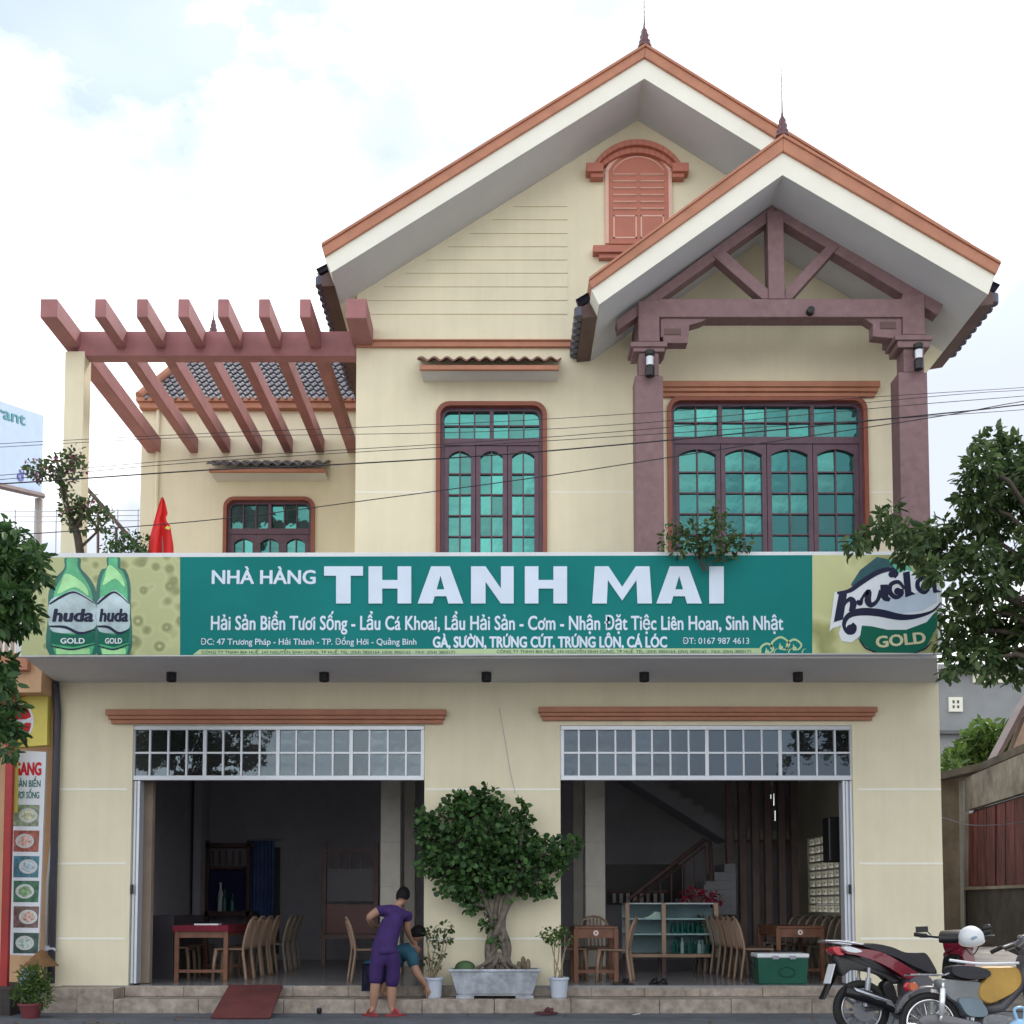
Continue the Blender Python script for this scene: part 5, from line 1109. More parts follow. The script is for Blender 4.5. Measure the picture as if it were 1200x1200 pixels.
o = thing('ball_cactus', 'round green cactus at the left end of the marble planter', 'cactus', tuple(W(545, 1136, PLY))); m = MB(); n = 28
vs_ = []; fs = []
for i in range(9):
    th = PI*.55*i/8
    for k in range(n): a = 2*PI*k/n; r_ = .12*(1+.08*math.cos(a*14))*math.sin(th+.02); vs_.append((r_*math.cos(a), r_*math.sin(a), .10*math.cos(th)+.01))
for i in range(8):
    for k in range(n): fs.append((i*n+k, (i+1)*n+k, (i+1)*n+(k+1) % n, i*n+(k+1) % n))
m.add(vs_, fs); part('body', m, M('cactus_green', (.06, .11, .045), .8, var=.3), o, smooth=True)
for k in range(40):
    a, th = random.uniform(0, 2*PI), random.uniform(0, PI*.5); d_ = Vector((math.cos(a)*math.sin(th)*1.15, math.sin(a)*math.sin(th)*1.15, math.cos(th))); m = None
o = thing('cluster_cactus', 'small brownish cluster cactus at the right end of the marble planter', 'cactus', tuple(W(614, 1136, PLY)))
for dx, h in ((-.06, .10), (-.01, .16), (.05, .13), (.02, .08)): m = MB(); m.lathe([(.02, -.01), (.032, h*.3), (.030, h*.8), (.01, h)], (dx, random.uniform(-.03, .03), 0), 9); part('stem', m, M('cactus_brown', (.16, .13, .09), .9, var=.3) if dx == -.06 else bpy.data.materials['cactus_brown'], o, smooth=True)
# two bucket plants
def bucket_plant(px, label, seed, tops):
    random.seed(seed); Y = -.3; c = W(px, 1168, Y); o = thing('bucket', 'bluish white plastic bucket on the step '+label, 'bucket', (c.x, Y, SZ), group=None); h = .26
    m = MB(); n = 24; pr = [(.085, 0), (.095, .02), (.115, h-.03), (.128, h-.03), (.128, h-.005), (.115, h), (.105, h-.02)]
    m.lathe(pr, (0, 0, 0), n); part('pail', m, bucket_pl, o, smooth=False, bevel=.003); part('soil', MB().lathe([(.104, h-.018), (.02, h-.012)], (0, 0, 0), 16), soil, o)
    pl = thing('potted_plant', 'thin stemmed leafy plant growing in the bucket '+label, 'plant', (c.x, Y, SZ+h)); m = MB(); bl_ = []
    for (a, b, r_) in tops:
        p1 = W(a, b, Y+random.uniform(-.1, .1)); st_ = Vector((c.x+random.uniform(-.05, .05), Y+random.uniform(-.03, .03), SZ+h-.02)); mid = st_.lerp(p1, .5)+Vector((random.uniform(-.05, .05), 0, 0)); m.tube(catmull([st_, mid, p1], 5), [.010-.0005*i for i in range(11)], 6); bl_.append((tuple(p1), (r_/97, r_/97, r_/120), int(r_*r_*.55)))
    part('stems', m, stem_m, pl, smooth=True); leaves('foliage', bl_, .055, leaf_bush if seed == 1 else leaf_boug, pl, seed=seed, aspect=.6); at0(pl, (c.x, Y, SZ+h))
bucket_plant(508, 'left of the marble planter', 4, [(505, 1093, 8), (522, 1088, 9), (512, 1104, 7), (525, 1100, 6), (503, 1125, 7), (515, 1118, 6), (498, 1090, 5), (508, 1133, 7)])
bucket_plant(655, 'right of the marble planter', 1, [(645, 1095, 12), (662, 1095, 8), (650, 1102, 8), (655, 1092, 8), (668, 1100, 4)])

# ================================================================== PEOPLE
def mk(nodes_px):                                              # {key: (px, py, Y, r)}
    keys = list(nodes_px); V = []
    for k in keys:
        a = nodes_px[k]; p = W(a[0], a[1], a[2]); V.append((p.x, p.y, p.z)+tuple(a[3:]))
    return keys, V
def body(name, nd, ed, mat, parent, root, sub=2):
    keys, V = mk(nd); o = skinned(name, V, [(keys.index(a), keys.index(b)) for a, b in ed], mat, parent, keys.index(root), sub); return o
def skinned(name, nodes, edges, mat, parent, root=0, sub=2, smooth=True):
    me = bpy.data.meshes.new(name); me.from_pydata([n[:3] for n in nodes], edges, [])
    bm = bmesh.new(); bm.from_mesh(me); bm.verts.layers.skin.verify(); lay = bm.verts.layers.skin.active; bm.verts.ensure_lookup_table()
    for i, n in enumerate(nodes):
        d_ = bm.verts[i][lay]; d_.radius = (n[3], n[4] if len(n) > 4 else n[3]); d_.use_root = (i == root)
    bm.to_mesh(me); bm.free()
    o = bpy.data.objects.new(name, me); C.objects.link(o); sm = o.modifiers.new('skin', 'SKIN'); sm.use_smooth_shade = True; sm.branch_smoothing = .5
    ss = o.modifiers.new('sub', 'SUBSURF'); ss.levels = sub; ss.render_levels = sub
    dg = bpy.context.evaluated_depsgraph_get(); m2 = bpy.data.meshes.new_from_object(o.evaluated_get(dg)); m2.name = name
    bpy.data.objects.remove(o); m2.materials.clear(); m2.shade_smooth(); return link(name, m2, mat, parent)
def hand_nodes(nd, ed, wrist, px, py, Y, dx, dy, dY, pre, s=1.0):  # palm and five curled fingers; (dx,dy) pixel direction of the fingers
    k = 8.2*s; nd[pre+'palm'] = (px, py, Y, .030, .016); ed.append((wrist, pre+'palm'))
    L_ = (dx*dx+dy*dy)**.5; ux, uy = dx/L_, dy/L_; vx, vy = -uy, ux
    for i, (off, ln) in enumerate(((-1.5, .75), (-.5, .95), (.5, 1.0), (1.5, .9))):
        b = (px+ux*k*.45+vx*off*2.0, py+uy*k*.45+vy*off*2.0); nd[pre+'f%da' % i] = (b[0], b[1], Y, .010); nd[pre+'f%db' % i] = (b[0]+ux*k*.4*ln, b[1]+uy*k*.4*ln, Y+dY*.3, .009); nd[pre+'f%dc' % i] = (b[0]+ux*k*.7*ln, b[1]+uy*k*.7*ln, Y+dY, .007)
        ed += [(pre+'palm', pre+'f%da' % i), (pre+'f%da' % i, pre+'f%db' % i), (pre+'f%db' % i, pre+'f%dc' % i)]
    nd[pre+'t0'] = (px+vx*4.2+ux*.5, py+vy*4.2+uy*.5, Y+dY*.2, .010); nd[pre+'t1'] = (px+vx*5.5+ux*3, py+vy*5.5+uy*3, Y+dY*.6, .008); ed += [(pre+'palm', pre+'t0'), (pre+'t0', pre+'t1')]
def head(px, py, Y, face, par, tilt=0.0, s=1.0, bun=False, hairmat=None):
    """head as one shaped ball with nose, brow, chin and ears, facing direction `face` (unit xy vector), tipped down by tilt"""
    p = W(px, py, Y); n, mm = 20, 14; vs_ = []; fs = []
    for i in range(mm+1):
        th = PI*i/mm
        for k in range(n):
            a = 2*PI*k/n; x, y, z = math.sin(th)*math.cos(a), math.sin(th)*math.sin(a), math.cos(th)   # +x is the face
            w_ = .074*(1-.18*max(0, -z)**1.5); dpt = .092*(1-.10*max(0, -z)); q = Vector((x*dpt, y*w_, z*.115))
            if x > .3 and abs(y) < .35 and -.35 < z < .15: q.x += .018*(1-abs(y)/.35)*(1-abs(z+.15)/.3 if abs(z+.15) < .3 else 0)    # nose
            if x > .5 and .15 < z < .35: q.x += .004
            if x > .4 and abs(y) > .2 and abs(y) < .6 and .0 < z < .2: q.x -= .006                     # eye sockets
            if x < -.2 and z < -.3: q.x *= .75
            vs_.append(q)
    for i in range(mm):
        for k in range(n): fs.append((i*n+k, (i+1)*n+k, (i+1)*n+(k+1) % n, i*n+(k+1) % n))
    m = MB(); m.add(vs_, fs); R_ = Matrix.Rotation(math.atan2(face[1], face[0]), 4, 'Z') @ Matrix.Rotation(tilt, 4, 'Y') @ Matrix.Scale(s, 4)
    mat = Matrix.Translation(p) @ R_
    def put(mb, nm, mt, parent): 
        mb.v = [tuple(mat @ Vector(v)) for v in mb.v]; return part(nm, mb, mt, parent, smooth=True)
    h = put(m, 'head', skin_m, par)
    for sy in (-1, 1):
        e = MB(); e.ball((0, sy*.076, -.01), (.016, .010, .028), 10, 7); put(e, 'ear', skin_m, h)
        e = MB(); e.ball((.080, sy*.028, .012), (.008, .011, .006), 8, 6); put(e, 'eye', white_paint, h); e = MB(); e.ball((.087, sy*.028, .012), (.003, .005, .005), 8, 6); put(e, 'pupil', black, h)
    e = MB(); e.ball((.086, 0, -.052), (.008, .022, .006), 10, 6); put(e, 'mouth', M('lips', (.32, .12, .10), .5) if 'lips' not in bpy.data.materials else bpy.data.materials['lips'], h)
    hr = MB(); vs_ = []; fs = []; rr_ = random.Random(3)
    for i in range(mm+1):
        th = PI*i/mm*.66
        for k in range(n):
            a = 2*PI*k/n; front = max(0, math.cos(a)); tt = th*(1-.42*front); x, y, z = math.sin(tt)*math.cos(a), math.sin(tt)*math.sin(a), math.cos(tt); g_ = 1+.05*rr_.random()
            vs_.append(Vector((x*.102*g_-.004, y*.085*g_, z*.126*g_+.002)))
    for i in range(mm):
        for k in range(n): fs.append((i*n+k, (i+1)*n+k, (i+1)*n+(k+1) % n, i*n+(k+1) % n))
    hr.add(vs_, fs)
    if bun: hr.ball((-.105, 0, -.01), (.035, .04, .04), 10, 8)
    put(hr, 'hair', hairmat or hair_m, par); return h
# woman in purple, seen from behind, leaning to the right
YWm = -.74
wom = thing('person', 'person in purple top and trousers, standing with back turned, wearing red slippers', 'person', (0, 0, 0))
nd = {'pelvis': (450, 1112, YWm, .125, .085), 'waist': (453, 1096, YWm+.03, .108, .078), 'chest': (460, 1078, YWm+.08, .125, .085), 'upper': (463, 1067, YWm+.12, .105, .07), 'neck': (468, 1060, YWm+.16, .058), 'nape': (472, 1054, YWm+.18, .045),
      'shL': (445, 1066, YWm+.1, .065), 'elL': (432, 1075, YWm+.04, .048), 'foL': (437, 1084, YWm+.22, .040), 'wrL': (446, 1086, YWm+.36, .024),
      'shR': (478, 1072, YWm+.13, .062), 'elR': (477, 1089, YWm+.18, .046), 'foR': (480, 1098, YWm+.30, .030), 'wrR': (484, 1104, YWm+.42, .024),
      'hipL': (442, 1120, YWm, .085), 'knL': (441, 1146, YWm+.0, .07), 'caL': (439, 1163, YWm-.01, .064), 'anL': (437, 1182, YWm, .042), 'toL': (434, 1187, YWm-.06, .030, .02),
      'hipR': (459, 1120, YWm, .085), 'knR': (459, 1147, YWm+.02, .058), 'caR': (459, 1164, YWm+.02, .066), 'anR': (459, 1183, YWm+.02, .043), 'toR': (464, 1188, YWm-.02, .030, .02)}
ed = [('pelvis', 'waist'), ('waist', 'chest'), ('chest', 'upper'), ('upper', 'neck'), ('neck', 'nape'), ('upper', 'shL'), ('shL', 'elL'), ('elL', 'foL'), ('foL', 'wrL'), ('upper', 'shR'), ('shR', 'elR'), ('elR', 'foR'), ('foR', 'wrR'),
      ('pelvis', 'hipL'), ('hipL', 'knL'), ('knL', 'caL'), ('caL', 'anL'), ('anL', 'toL'), ('pelvis', 'hipR'), ('hipR', 'knR'), ('knR', 'caR'), ('caR', 'anR'), ('anR', 'toR')]
hand_nodes(nd, ed, 'wrL', 452, 1087, YWm+.42, 1, .2, .05, 'hl'); hand_nodes(nd, ed, 'wrR', 487, 1109, YWm+.48, .6, 1, .04, 'hr')
body('body', nd, ed, skin_m, wom, 'pelvis')
keys = ['pelvis', 'waist', 'chest', 'upper', 'shL', 'shR']; sd_ = {k: nd[k][:3]+tuple(r*1.42+.020 for r in nd[k][3:]) for k in keys}
sd_['upper'] = nd['upper'][:3]+(.150, .12); sd_['neckb'] = (466, 1062.5, YWm+.135, .066); sd_['slL'] = (440.5, 1069.5, YWm+.08, .075); sd_['slR'] = (478, 1081, YWm+.15, .070); sd_['shL'] = nd['shL'][:3]+(.085,); sd_['shR'] = nd['shR'][:3]+(.085,); sd_['hem'] = (451, 1122, YWm, .215, .17)
body('shirt', sd_, [('hem', 'pelvis'), ('pelvis', 'waist'), ('waist', 'chest'), ('chest', 'upper'), ('upper', 'neckb'), ('upper', 'shL'), ('shL', 'slL'), ('upper', 'shR'), ('shR', 'slR')], purple_cloth, wom, 'waist')
td = {'top': (452, 1106, YWm, .17, .13), 'pelvis': (451, 1114, YWm, .20, .15), 'hipL': (443, 1124, YWm, .135), 'knL': (441, 1144, YWm, .096), 'cuL': (439.5, 1156, YWm, .080), 'hipR': (460.5, 1124, YWm, .135), 'knR': (460, 1146, YWm+.02, .096), 'cuR': (459, 1159, YWm+.02, .082)}
body('trousers', td, [('top', 'pelvis'), ('pelvis', 'hipL'), ('hipL', 'knL'), ('knL', 'cuL'), ('pelvis', 'hipR'), ('hipR', 'knR'), ('knR', 'cuR')], purple_cloth, wom, 'pelvis')
head(472.5, 1050, YWm+.2, (.55, .83), wom, .35, .90, bun=False)
for (px, py, sx) in ((434.5, 1190, -1), (463.5, 1190.5, 1)):
    p = W(px, py, YWm-.03); m = MB(); P = [(.135*math.cos(t), .05*math.sin(t)) for t in [2*PI*k/16 for k in range(16)]]
    ca, sa = (math.cos(2.5), math.sin(2.5)) if sx < 0 else (math.cos(.5), math.sin(.5)); P = [(p.x+a*ca-b*sa, YWm-.03+a*sa+b*ca) for a, b in P]; m.add([(a, b, .010) for a, b in P]+[(a, b, .034) for a, b in P], [tuple(range(15, -1, -1)), tuple(range(16, 32))]+[(i, (i+1) % 16, (i+1) % 16+16, i+16) for i in range(16)])
    part('slipper', m, red_plastic, wom); m = MB(); m.tube(catmull([(p.x-.05, YWm-.01, .03), (p.x+.0, YWm-.04, .085), (p.x+.055, YWm-.05, .03)], 5), .012, 6, flat=1.8); part('slipper_strap', m, red_plastic, wom)
at0(wom, (W(450, 1190, YWm).x, YWm, .01))
# squatting man behind her
YM_ = -.28; man = thing('person', 'person in teal shirt and dark shorts squatting on the step behind the woman in purple', 'person', (0, 0, 0))
nd = {'pelvis': (436, 1141, YM_, .12, .10), 'waist': (447, 1130, YM_, .115, .095), 'chest': (463, 1119, YM_+.02, .125, .10), 'upper': (472, 1113, YM_+.03, .10), 'neck': (480, 1107, YM_+.03, .05), 'nape': (484, 1102, YM_+.03, .05),
      'shN': (477, 1120, YM_-.13, .055), 'elN': (484, 1141, YM_-.16, .055), 'foN': (490, 1148, YM_-.14, .045), 'wrN': (495, 1155, YM_-.12, .027),
      'shF': (474, 1117, YM_+.18, .055), 'elF': (484, 1134, YM_+.18, .042), 'foF': (489, 1143, YM_+.1, .034), 'wrF': (493, 1152, YM_+.04, .027),
      'hipN': (437, 1144, YM_-.11, .09), 'knN': (464, 1136, YM_-.17, .085), 'caN': (450, 1150, YM_-.16, .07), 'anN': (444, 1163, YM_-.14, .048), 'toN': (452, 1167, YM_-.14, .034, .02),
      'hipF': (437, 1143, YM_+.11, .09), 'knF': (464, 1132, YM_+.16, .068), 'caF': (448, 1147, YM_+.17, .05), 'anF': (441, 1160, YM_+.12, .036), 'toF': (449, 1162, YM_+.12, .034, .02)}
ed = [('pelvis', 'waist'), ('waist', 'chest'), ('chest', 'upper'), ('upper', 'neck'), ('neck', 'nape'), ('upper', 'shN'), ('shN', 'elN'), ('elN', 'foN'), ('foN', 'wrN'), ('upper', 'shF'), ('shF', 'elF'), ('elF', 'foF'), ('foF', 'wrF'),
      ('pelvis', 'hipN'), ('hipN', 'knN'), ('knN', 'caN'), ('caN', 'anN'), ('anN', 'toN'), ('pelvis', 'hipF'), ('hipF', 'knF'), ('knF', 'caF'), ('caF', 'anF'), ('anF', 'toF')]
hand_nodes(nd, ed, 'wrN', 497, 1160, YM_-.11, .3, 1, .03, 'hn'); hand_nodes(nd, ed, 'wrF', 495, 1157, YM_+.02, .3, 1, .03, 'hf')
body('body', nd, ed, skin_m, man, 'pelvis')
sd_ = {'hem': (436, 1137, YM_, .19, .17), 'waist': (447, 1129, YM_, .19, .16), 'chest': (463, 1119, YM_+.02, .20, .17), 'upper': (472, 1114, YM_+.03, .165), 'neckb': (478, 1108, YM_+.03, .07), 'shN': (478, 1119, YM_-.13, .10), 'slN': (482, 1136, YM_-.155, .085), 'shF': (474, 1116, YM_+.18, .075), 'slF': (481, 1128, YM_+.185, .062)}
body('shirt', sd_, [('hem', 'waist'), ('waist', 'chest'), ('chest', 'upper'), ('upper', 'neckb'), ('upper', 'shN'), ('shN', 'slN'), ('upper', 'shF'), ('shF', 'slF')], teal_cloth, man, 'waist')
td = {'pelvis': (433, 1142, YM_, .19, .17), 'hipN': (436, 1144, YM_-.11, .15), 'knN': (460, 1137, YM_-.17, .115), 'hipF': (436, 1143, YM_+.11, .15), 'knF': (460, 1135, YM_+.16, .115)}
body('shorts', td, [('pelvis', 'hipN'), ('hipN', 'knN'), ('pelvis', 'hipF'), ('hipF', 'knF')], navy_cloth, man, 'pelvis')
head(485, 1094.5, YM_+.03, (.9, -.15), man, .75, .92)
at0(man, (W(446, 1166, YM_).x, YM_, SZ)); man.location.x += .045

# ================================================================== MOTORBIKES (x forward, y to the rider's left, origin on the road under the rear axle)
def side_plate(m, P, y0, y1, inset=.0):                        # side outline with softened edges between y0 and y1
    n = len(P); cx = sum(p[0] for p in P)/n; cz = sum(p[1] for p in P)/n; ym = (y0+y1)/2; s_ = .90
    a = sum(P[i][0]*P[(i+1) % n][1]-P[(i+1) % n][0]*P[i][1] for i in range(n))
    if a < 0: P = P[::-1]
    rings = []
    for (y, k) in ((y0, s_), (y0+(y1-y0)*.12, .97), (ym, 1.0), (y1-(y1-y0)*.12, .97), (y1, s_)): rings.append([(cx+(p[0]-cx)*k, y, cz+(p[1]-cz)*k) for p in P])
    vs_ = [v for r_ in rings for v in r_]; fs = [tuple(range(n)), tuple(range(5*n-1, 4*n-1, -1))]
    for q in range(4): fs += [(q*n+i, (q+1)*n+i, (q+1)*n+(i+1) % n, q*n+(i+1) % n) for i in range(n)]
    m.add(vs_, fs)
def sm(P, n=4): return [(p.x, p.y) for p in catmull([(a, b, 0) for a, b in P], n, True)]
def plate(name, P, y0, y1, mat, par, n=4, **k):
    m = MB(); side_plate(m, sm(P, n) if n else P, y0, y1); o = part(name, m, mat, par, **k); return smooth_by_angle(o, 50)
def wheel(par, x, z, R_, wr, spokes, rim_m, cast=False, steer=None):
    o = part('wheel', MB().torus((x, 0, z), R_-wr, wr, 'y', 44, 12), rubber, par, smooth=True)
    part('rim', MB().torus((x, 0, z), R_-2*wr-.004, .016, 'y', 44, 8, 1.6), rim_m, o, smooth=True); m = MB(); m.lathe([(.03, -.06), (.055, -.05), (.06, 0), (.055, .05), (.03, .06)], (x, 0, z), 16, 'y'); part('hub', m, engine_m, o)
    for k in range(spokes):
        a = 2*PI*k/spokes; m = MB(); s_ = .045 if k % 2 else -.045
        if cast:
            m.hexa([(x+.05*math.cos(a+d_), y, z+.05*math.sin(a+d_)) for y in (-.012, .012) for d_ in (-.3, .3)][:2]+[(x+.05*math.cos(a+.3), .012, z+.05*math.sin(a+.3)), (x+.05*math.cos(a-.3), .012, z+.05*math.sin(a-.3))],
                   [(x+(R_-2*wr)*math.cos(a-.06), -.012, z+(R_-2*wr)*math.sin(a-.06)), (x+(R_-2*wr)*math.cos(a+.06), -.012, z+(R_-2*wr)*math.sin(a+.06)), (x+(R_-2*wr)*math.cos(a+.06), .012, z+(R_-2*wr)*math.sin(a+.06)), (x+(R_-2*wr)*math.cos(a-.06), .012, z+(R_-2*wr)*math.sin(a-.06))])
        else: m.tube([(x+.05*math.cos(a+.5), s_, z+.05*math.sin(a+.5)), (x+(R_-2*wr)*math.cos(a), 0, z+(R_-2*wr)*math.sin(a))], .0025, 5)
        part('spoke', m, rim_m, o)
    return o
alloy = M('bright_alloy', (.55, .57, .60), .3, metal=.9)
bk = thing('motorbike', 'dark red motorbike parked at the right, long black seat and grab rail facing left', 'motorbike')
wheel(bk, 0, .29, .29, .042, 10, alloy, True)
disc = MB(); disc.lathe([(.055, -.075), (.115, -.075), (.115, -.068), (.055, -.068)], (0, 0, .29), 28, 'y'); part('brake_disc', disc, alloy, bk)
m = MB(); m.tube(catmull([(-.36, -.11, .965), (-.22, -.115, .96), (-.02, -.11, .93), (.14, -.09, .90)], 5), .013, 8); m.tube(catmull([(-.36, .11, .965), (-.22, .115, .96), (-.02, .11, .93), (.14, .09, .90)], 5), .013, 8); m.tube(catmull([(-.36, -.11, .965), (-.385, 0, .967), (-.36, .11, .965)], 5), .013, 8)
part('grab_rail', m, alloy, bk, smooth=True)
plate('seat', [(-.06, .93), (.10, .945), (.28, .91), (.42, .855), (.56, .845), (.66, .84), (.73, .74), (.77, .64), (.70, .63), (.52, .70), (.34, .79), (.12, .87)], -.13, .13, seat_m, bk)
plate('tail_body', [(-.22, .90), (.0, .895), (.18, .86), (.36, .77), (.54, .66), (.62, .60), (.56, .555), (.44, .58), (.28, .68), (.10, .77), (-.10, .83), (-.22, .85)], -.135, .135, bike_red, bk)
plate('tail_lamp', [(-.31, .90), (-.21, .91), (-.17, .86), (-.20, .82), (-.27, .835)], -.10, .10, red_lens, bk); plate('rear_indicator', [(-.22, .905), (-.10, .90), (-.01, .86), (-.08, .845), (-.18, .86)], -.142, .142, white_pl, bk)
plate('rear_fender', [(-.26, .84), (-.05, .82), (.10, .74), (.30, .66), (.42, .56), (.32, .54), (.22, .62), (.08, .66), (-.12, .68), (-.22, .62), (-.26, .70)], -.07, .07, black, bk)
plate('inner_fender', [(.20, .52), (.30, .58), (.36, .40), (.34, .25), (.28, .30)], -.06, .06, black, bk)
m = MB(); m.hexa([(-.24, -.05, .72), (-.20, -.05, .72), (-.20, .05, .72), (-.24, .05, .72)][::-1], [(-.41, -.06, .40), (-.39, -.06, .39), (-.39, .06, .39), (-.41, .06, .40)]); part('mud_flap', m, black, bk)
m = MB(); m.hexa([(-.285, -.08, .74), (-.275, -.08, .735), (-.275, .08, .735), (-.285, .08, .74)], [(-.345, -.08, .55), (-.335, -.08, .545), (-.335, .08, .545), (-.345, .08, .55)]); part('number_plate', m, white_pl, bk)
for s_ in (-1, 1): m = MB(); m.tube([(.0, s_*.12, .32), (.04, s_*.12, .60)], [.028, .028], 10); m.tube([(.04, s_*.12, .60), (.05, s_*.12, .70)], .016, 8); part('rear_shock', m, steel, bk); 
m = MB(); m.tube([(0, -.085, .29), (.40, -.085, .33)], .022, 8); m.tube([(0, .085, .29), (.40, .085, .33)], .022, 8); part('swing_arm', m, bike_grey, bk)
m = MB(); m.tube([(-.22, -.17, .47), (-.05, -.17, .43), (.16, -.165, .36), (.26, -.15, .30), (.40, -.12, .22), (.60, -.08, .24)], [.050, .062, .060, .045, .022, .020], 14); ex = part('exhaust', m, black, bk, smooth=True)
m = MB(); m.hexa([(-.16, -.235, .505), (.22, -.225, .37), (.26, -.215, .31), (-.14, -.240, .475)], [(-.16, -.222, .515), (.22, -.212, .38), (.26, -.20, .32), (-.14, -.225, .485)]); part('heat_shield', m, alloy, ex)
plate('engine', [(.36, .40), (.60, .44), (.70, .34), (.66, .20), (.44, .17), (.34, .26)], -.13, .13, engine_m, bk); plate('side_cover', [(.46, .60), (.66, .62), (.74, .48), (.66, .34), (.56, .22), (.46, .26), (.44, .42)], -.145, .145, bike_grey, bk)
plate('foot_board', [(.62, .42), (.80, .36), (.98, .38), (.96, .30), (.74, .26), (.58, .32)], -.12, .12, bike_grey, bk)
m = MB(); m.ball((.42, -.16, .51), (.045, .02, .045), 12, 8); part('red_cap', m, red_lens, bk)
m = MB(); m.tube([(.40, -.12, .30), (.46, -.19, .36)], .012, 6); part('foot_peg', m, rubber, bk)
# front: shield, forks, wheel, handlebar turned left
def steer_group(par, head_, ang): e = bpy.data.objects.new('steering', None); C.objects.link(e); e.parent = par; e.location = head_; e.rotation_euler = (0, 0, ang); return e
plate('leg_shield', [(.98, .86), (1.07, .90), (1.12, .80), (1.10, .58), (1.02, .40), (.93, .36), (.95, .52), (1.02, .66)], -.20, .20, bike_red, bk); plate('inner_shield', [(.955, .80), (1.0, .82), (1.02, .66), (.95, .50), (.91, .42), (.92, .56)], -.15, .15, black, bk)
def xf(mb, head_, ang, tilt=0):
    R_ = Matrix.Translation(head_) @ Matrix.Rotation(ang, 4, 'Z'); mb.v = [tuple(R_ @ Vector(v)) for v in mb.v]; return mb
HD = Vector((1.04, 0, .96)); ST = .85
m = MB(); m.tube(catmull([(-.16, -.36, .075), (-.05, -.20, .05), (0, 0, .03), (-.05, .20, .05), (-.16, .36, .075)], 5), .014, 8); hb_ = part('handlebar', xf(m, HD, ST), black, bk, smooth=True)
for s_ in (-1, 1):
    m = MB(); m.tube([(-.17, s_*.37, .077), (-.10, s_*.27, .062)], .022, 8); part('grip', xf(m, HD, ST), rubber, hb_); m = MB(); m.tube([(-.02, s_*.36, .05), (.0, s_*.20, .05)], .006, 6); part('brake_lever', xf(m, HD, ST), alloy, hb_)
    m = MB(); m.tube([(-.05, s_*.23, .06), (-.04, s_*.28, .11)], .006, 6); m.v = m.v; xf(m, HD, ST); part('mirror_stalk', m, black, hb_); m = MB(); m.box(-.05, -.03, s_*.33-.06, s_*.33+.06, .10, .16) if s_ > 0 else m.ball((-.04, -.30, .13), (.012, .05, .03), 12, 8); part('mirror', xf(m, HD, ST), black, hb_)
m = MB(); side_plate(m, sm([(-.10, .04), (.0, .10), (.10, .08), (.17, -.02), (.12, -.10), (.0, -.12), (-.08, -.06)]), -.12, .12); smooth_by_angle(part('headlamp_cowl', xf(m, HD, ST), bike_red, bk)); m = MB(); side_plate(m, sm([(-.12, .05), (-.02, .115), (.06, .10), (.0, .04), (-.10, -.02)]), -.15, .15); smooth_by_angle(part('dash_cover', xf(m, HD, ST), black, bk))
m = MB(); m.ball((.15, 0, -.01), (.04, .09, .06), 12, 8); part('headlamp', xf(m, HD, ST), lamp_glass, bk)
fw = MB().torus((.24, 0, -.67), .248, .040, 'y', 40, 10); part('front_wheel', xf(fw, HD, ST), rubber, bk, smooth=True); fw = MB().torus((.24, 0, -.67), .205, .014, 'y', 40, 8, 1.6); part('front_rim', xf(fw, HD, ST), alloy, bk, smooth=True)
for s_ in (-1, 1): m = MB(); m.tube([(.02, s_*.07, -.10), (.20, s_*.07, -.55), (.24, s_*.07, -.67)], .02, 8); part('fork_leg', xf(m, HD, ST), engine_m, bk)
m = MB(); n = 14; vs_ = []
for k in range(n+1): a = PI*(.15+.72*k/n); vs_ += [(.24+.31*math.cos(a), -.055, -.67+.31*math.sin(a)), (.24+.31*math.cos(a), .055, -.67+.31*math.sin(a))]
m.add(vs_, [(2*k, 2*k+1, 2*k+3, 2*k+2) for k in range(n)]); part('front_fender', xf(m, HD, ST), bike_red, bk)
m = MB(); m.tube([(.42, .12, .26), (.38, .26, .02)], .012, 6); part('side_stand', m, steel, bk)
p = W(1010, 1180, -3.1); bk.location = (p.x, -3.1, .004); bk.rotation_euler = (math.radians(-4), 0, math.radians(6))
# white helmet hanging in front of its shield
hp = W(1138, 1097, -3.25); o = thing('helmet', 'white half helmet hanging behind the handlebar of the red motorbike', 'helmet', (hp.x, hp.y, hp.z))
m = MB(); vs_ = []; fs = []; n, mm = 24, 12
for i in range(mm+1):
    th = PI*.60*i/mm
    for k in range(n): a = 2*PI*k/n; vs_.append((.118*math.sin(th)*math.cos(a), .125*math.sin(th)*math.sin(a), .118*math.cos(th)-.02))
for i in range(mm):
    for k in range(n): fs.append((i*n+k, (i+1)*n+k, (i+1)*n+(k+1) % n, i*n+(k+1) % n))
m.add(vs_, fs); part('shell', m, white_pl, o, smooth=True); m = MB(); m.torus((0, 0, -.058), .117, .006, 'z', 28, 6); part('edge_band', m, M('pale_beige_band', (.45, .38, .30), .5), o)
m = MB(); m.ball((-.02, -.112, .03), (.035, .006, .02), 10, 6); part('sticker', m, M('blue_grey_sticker', (.30, .42, .52), .4), o); m = MB(); m.tube(catmull([(-.1, -.03, -.06), (-.03, -.06, -.17), (.09, -.03, -.06)], 5), .006, 5); part('strap', m, black, o)
o.rotation_euler = (.35, -.25, 0)
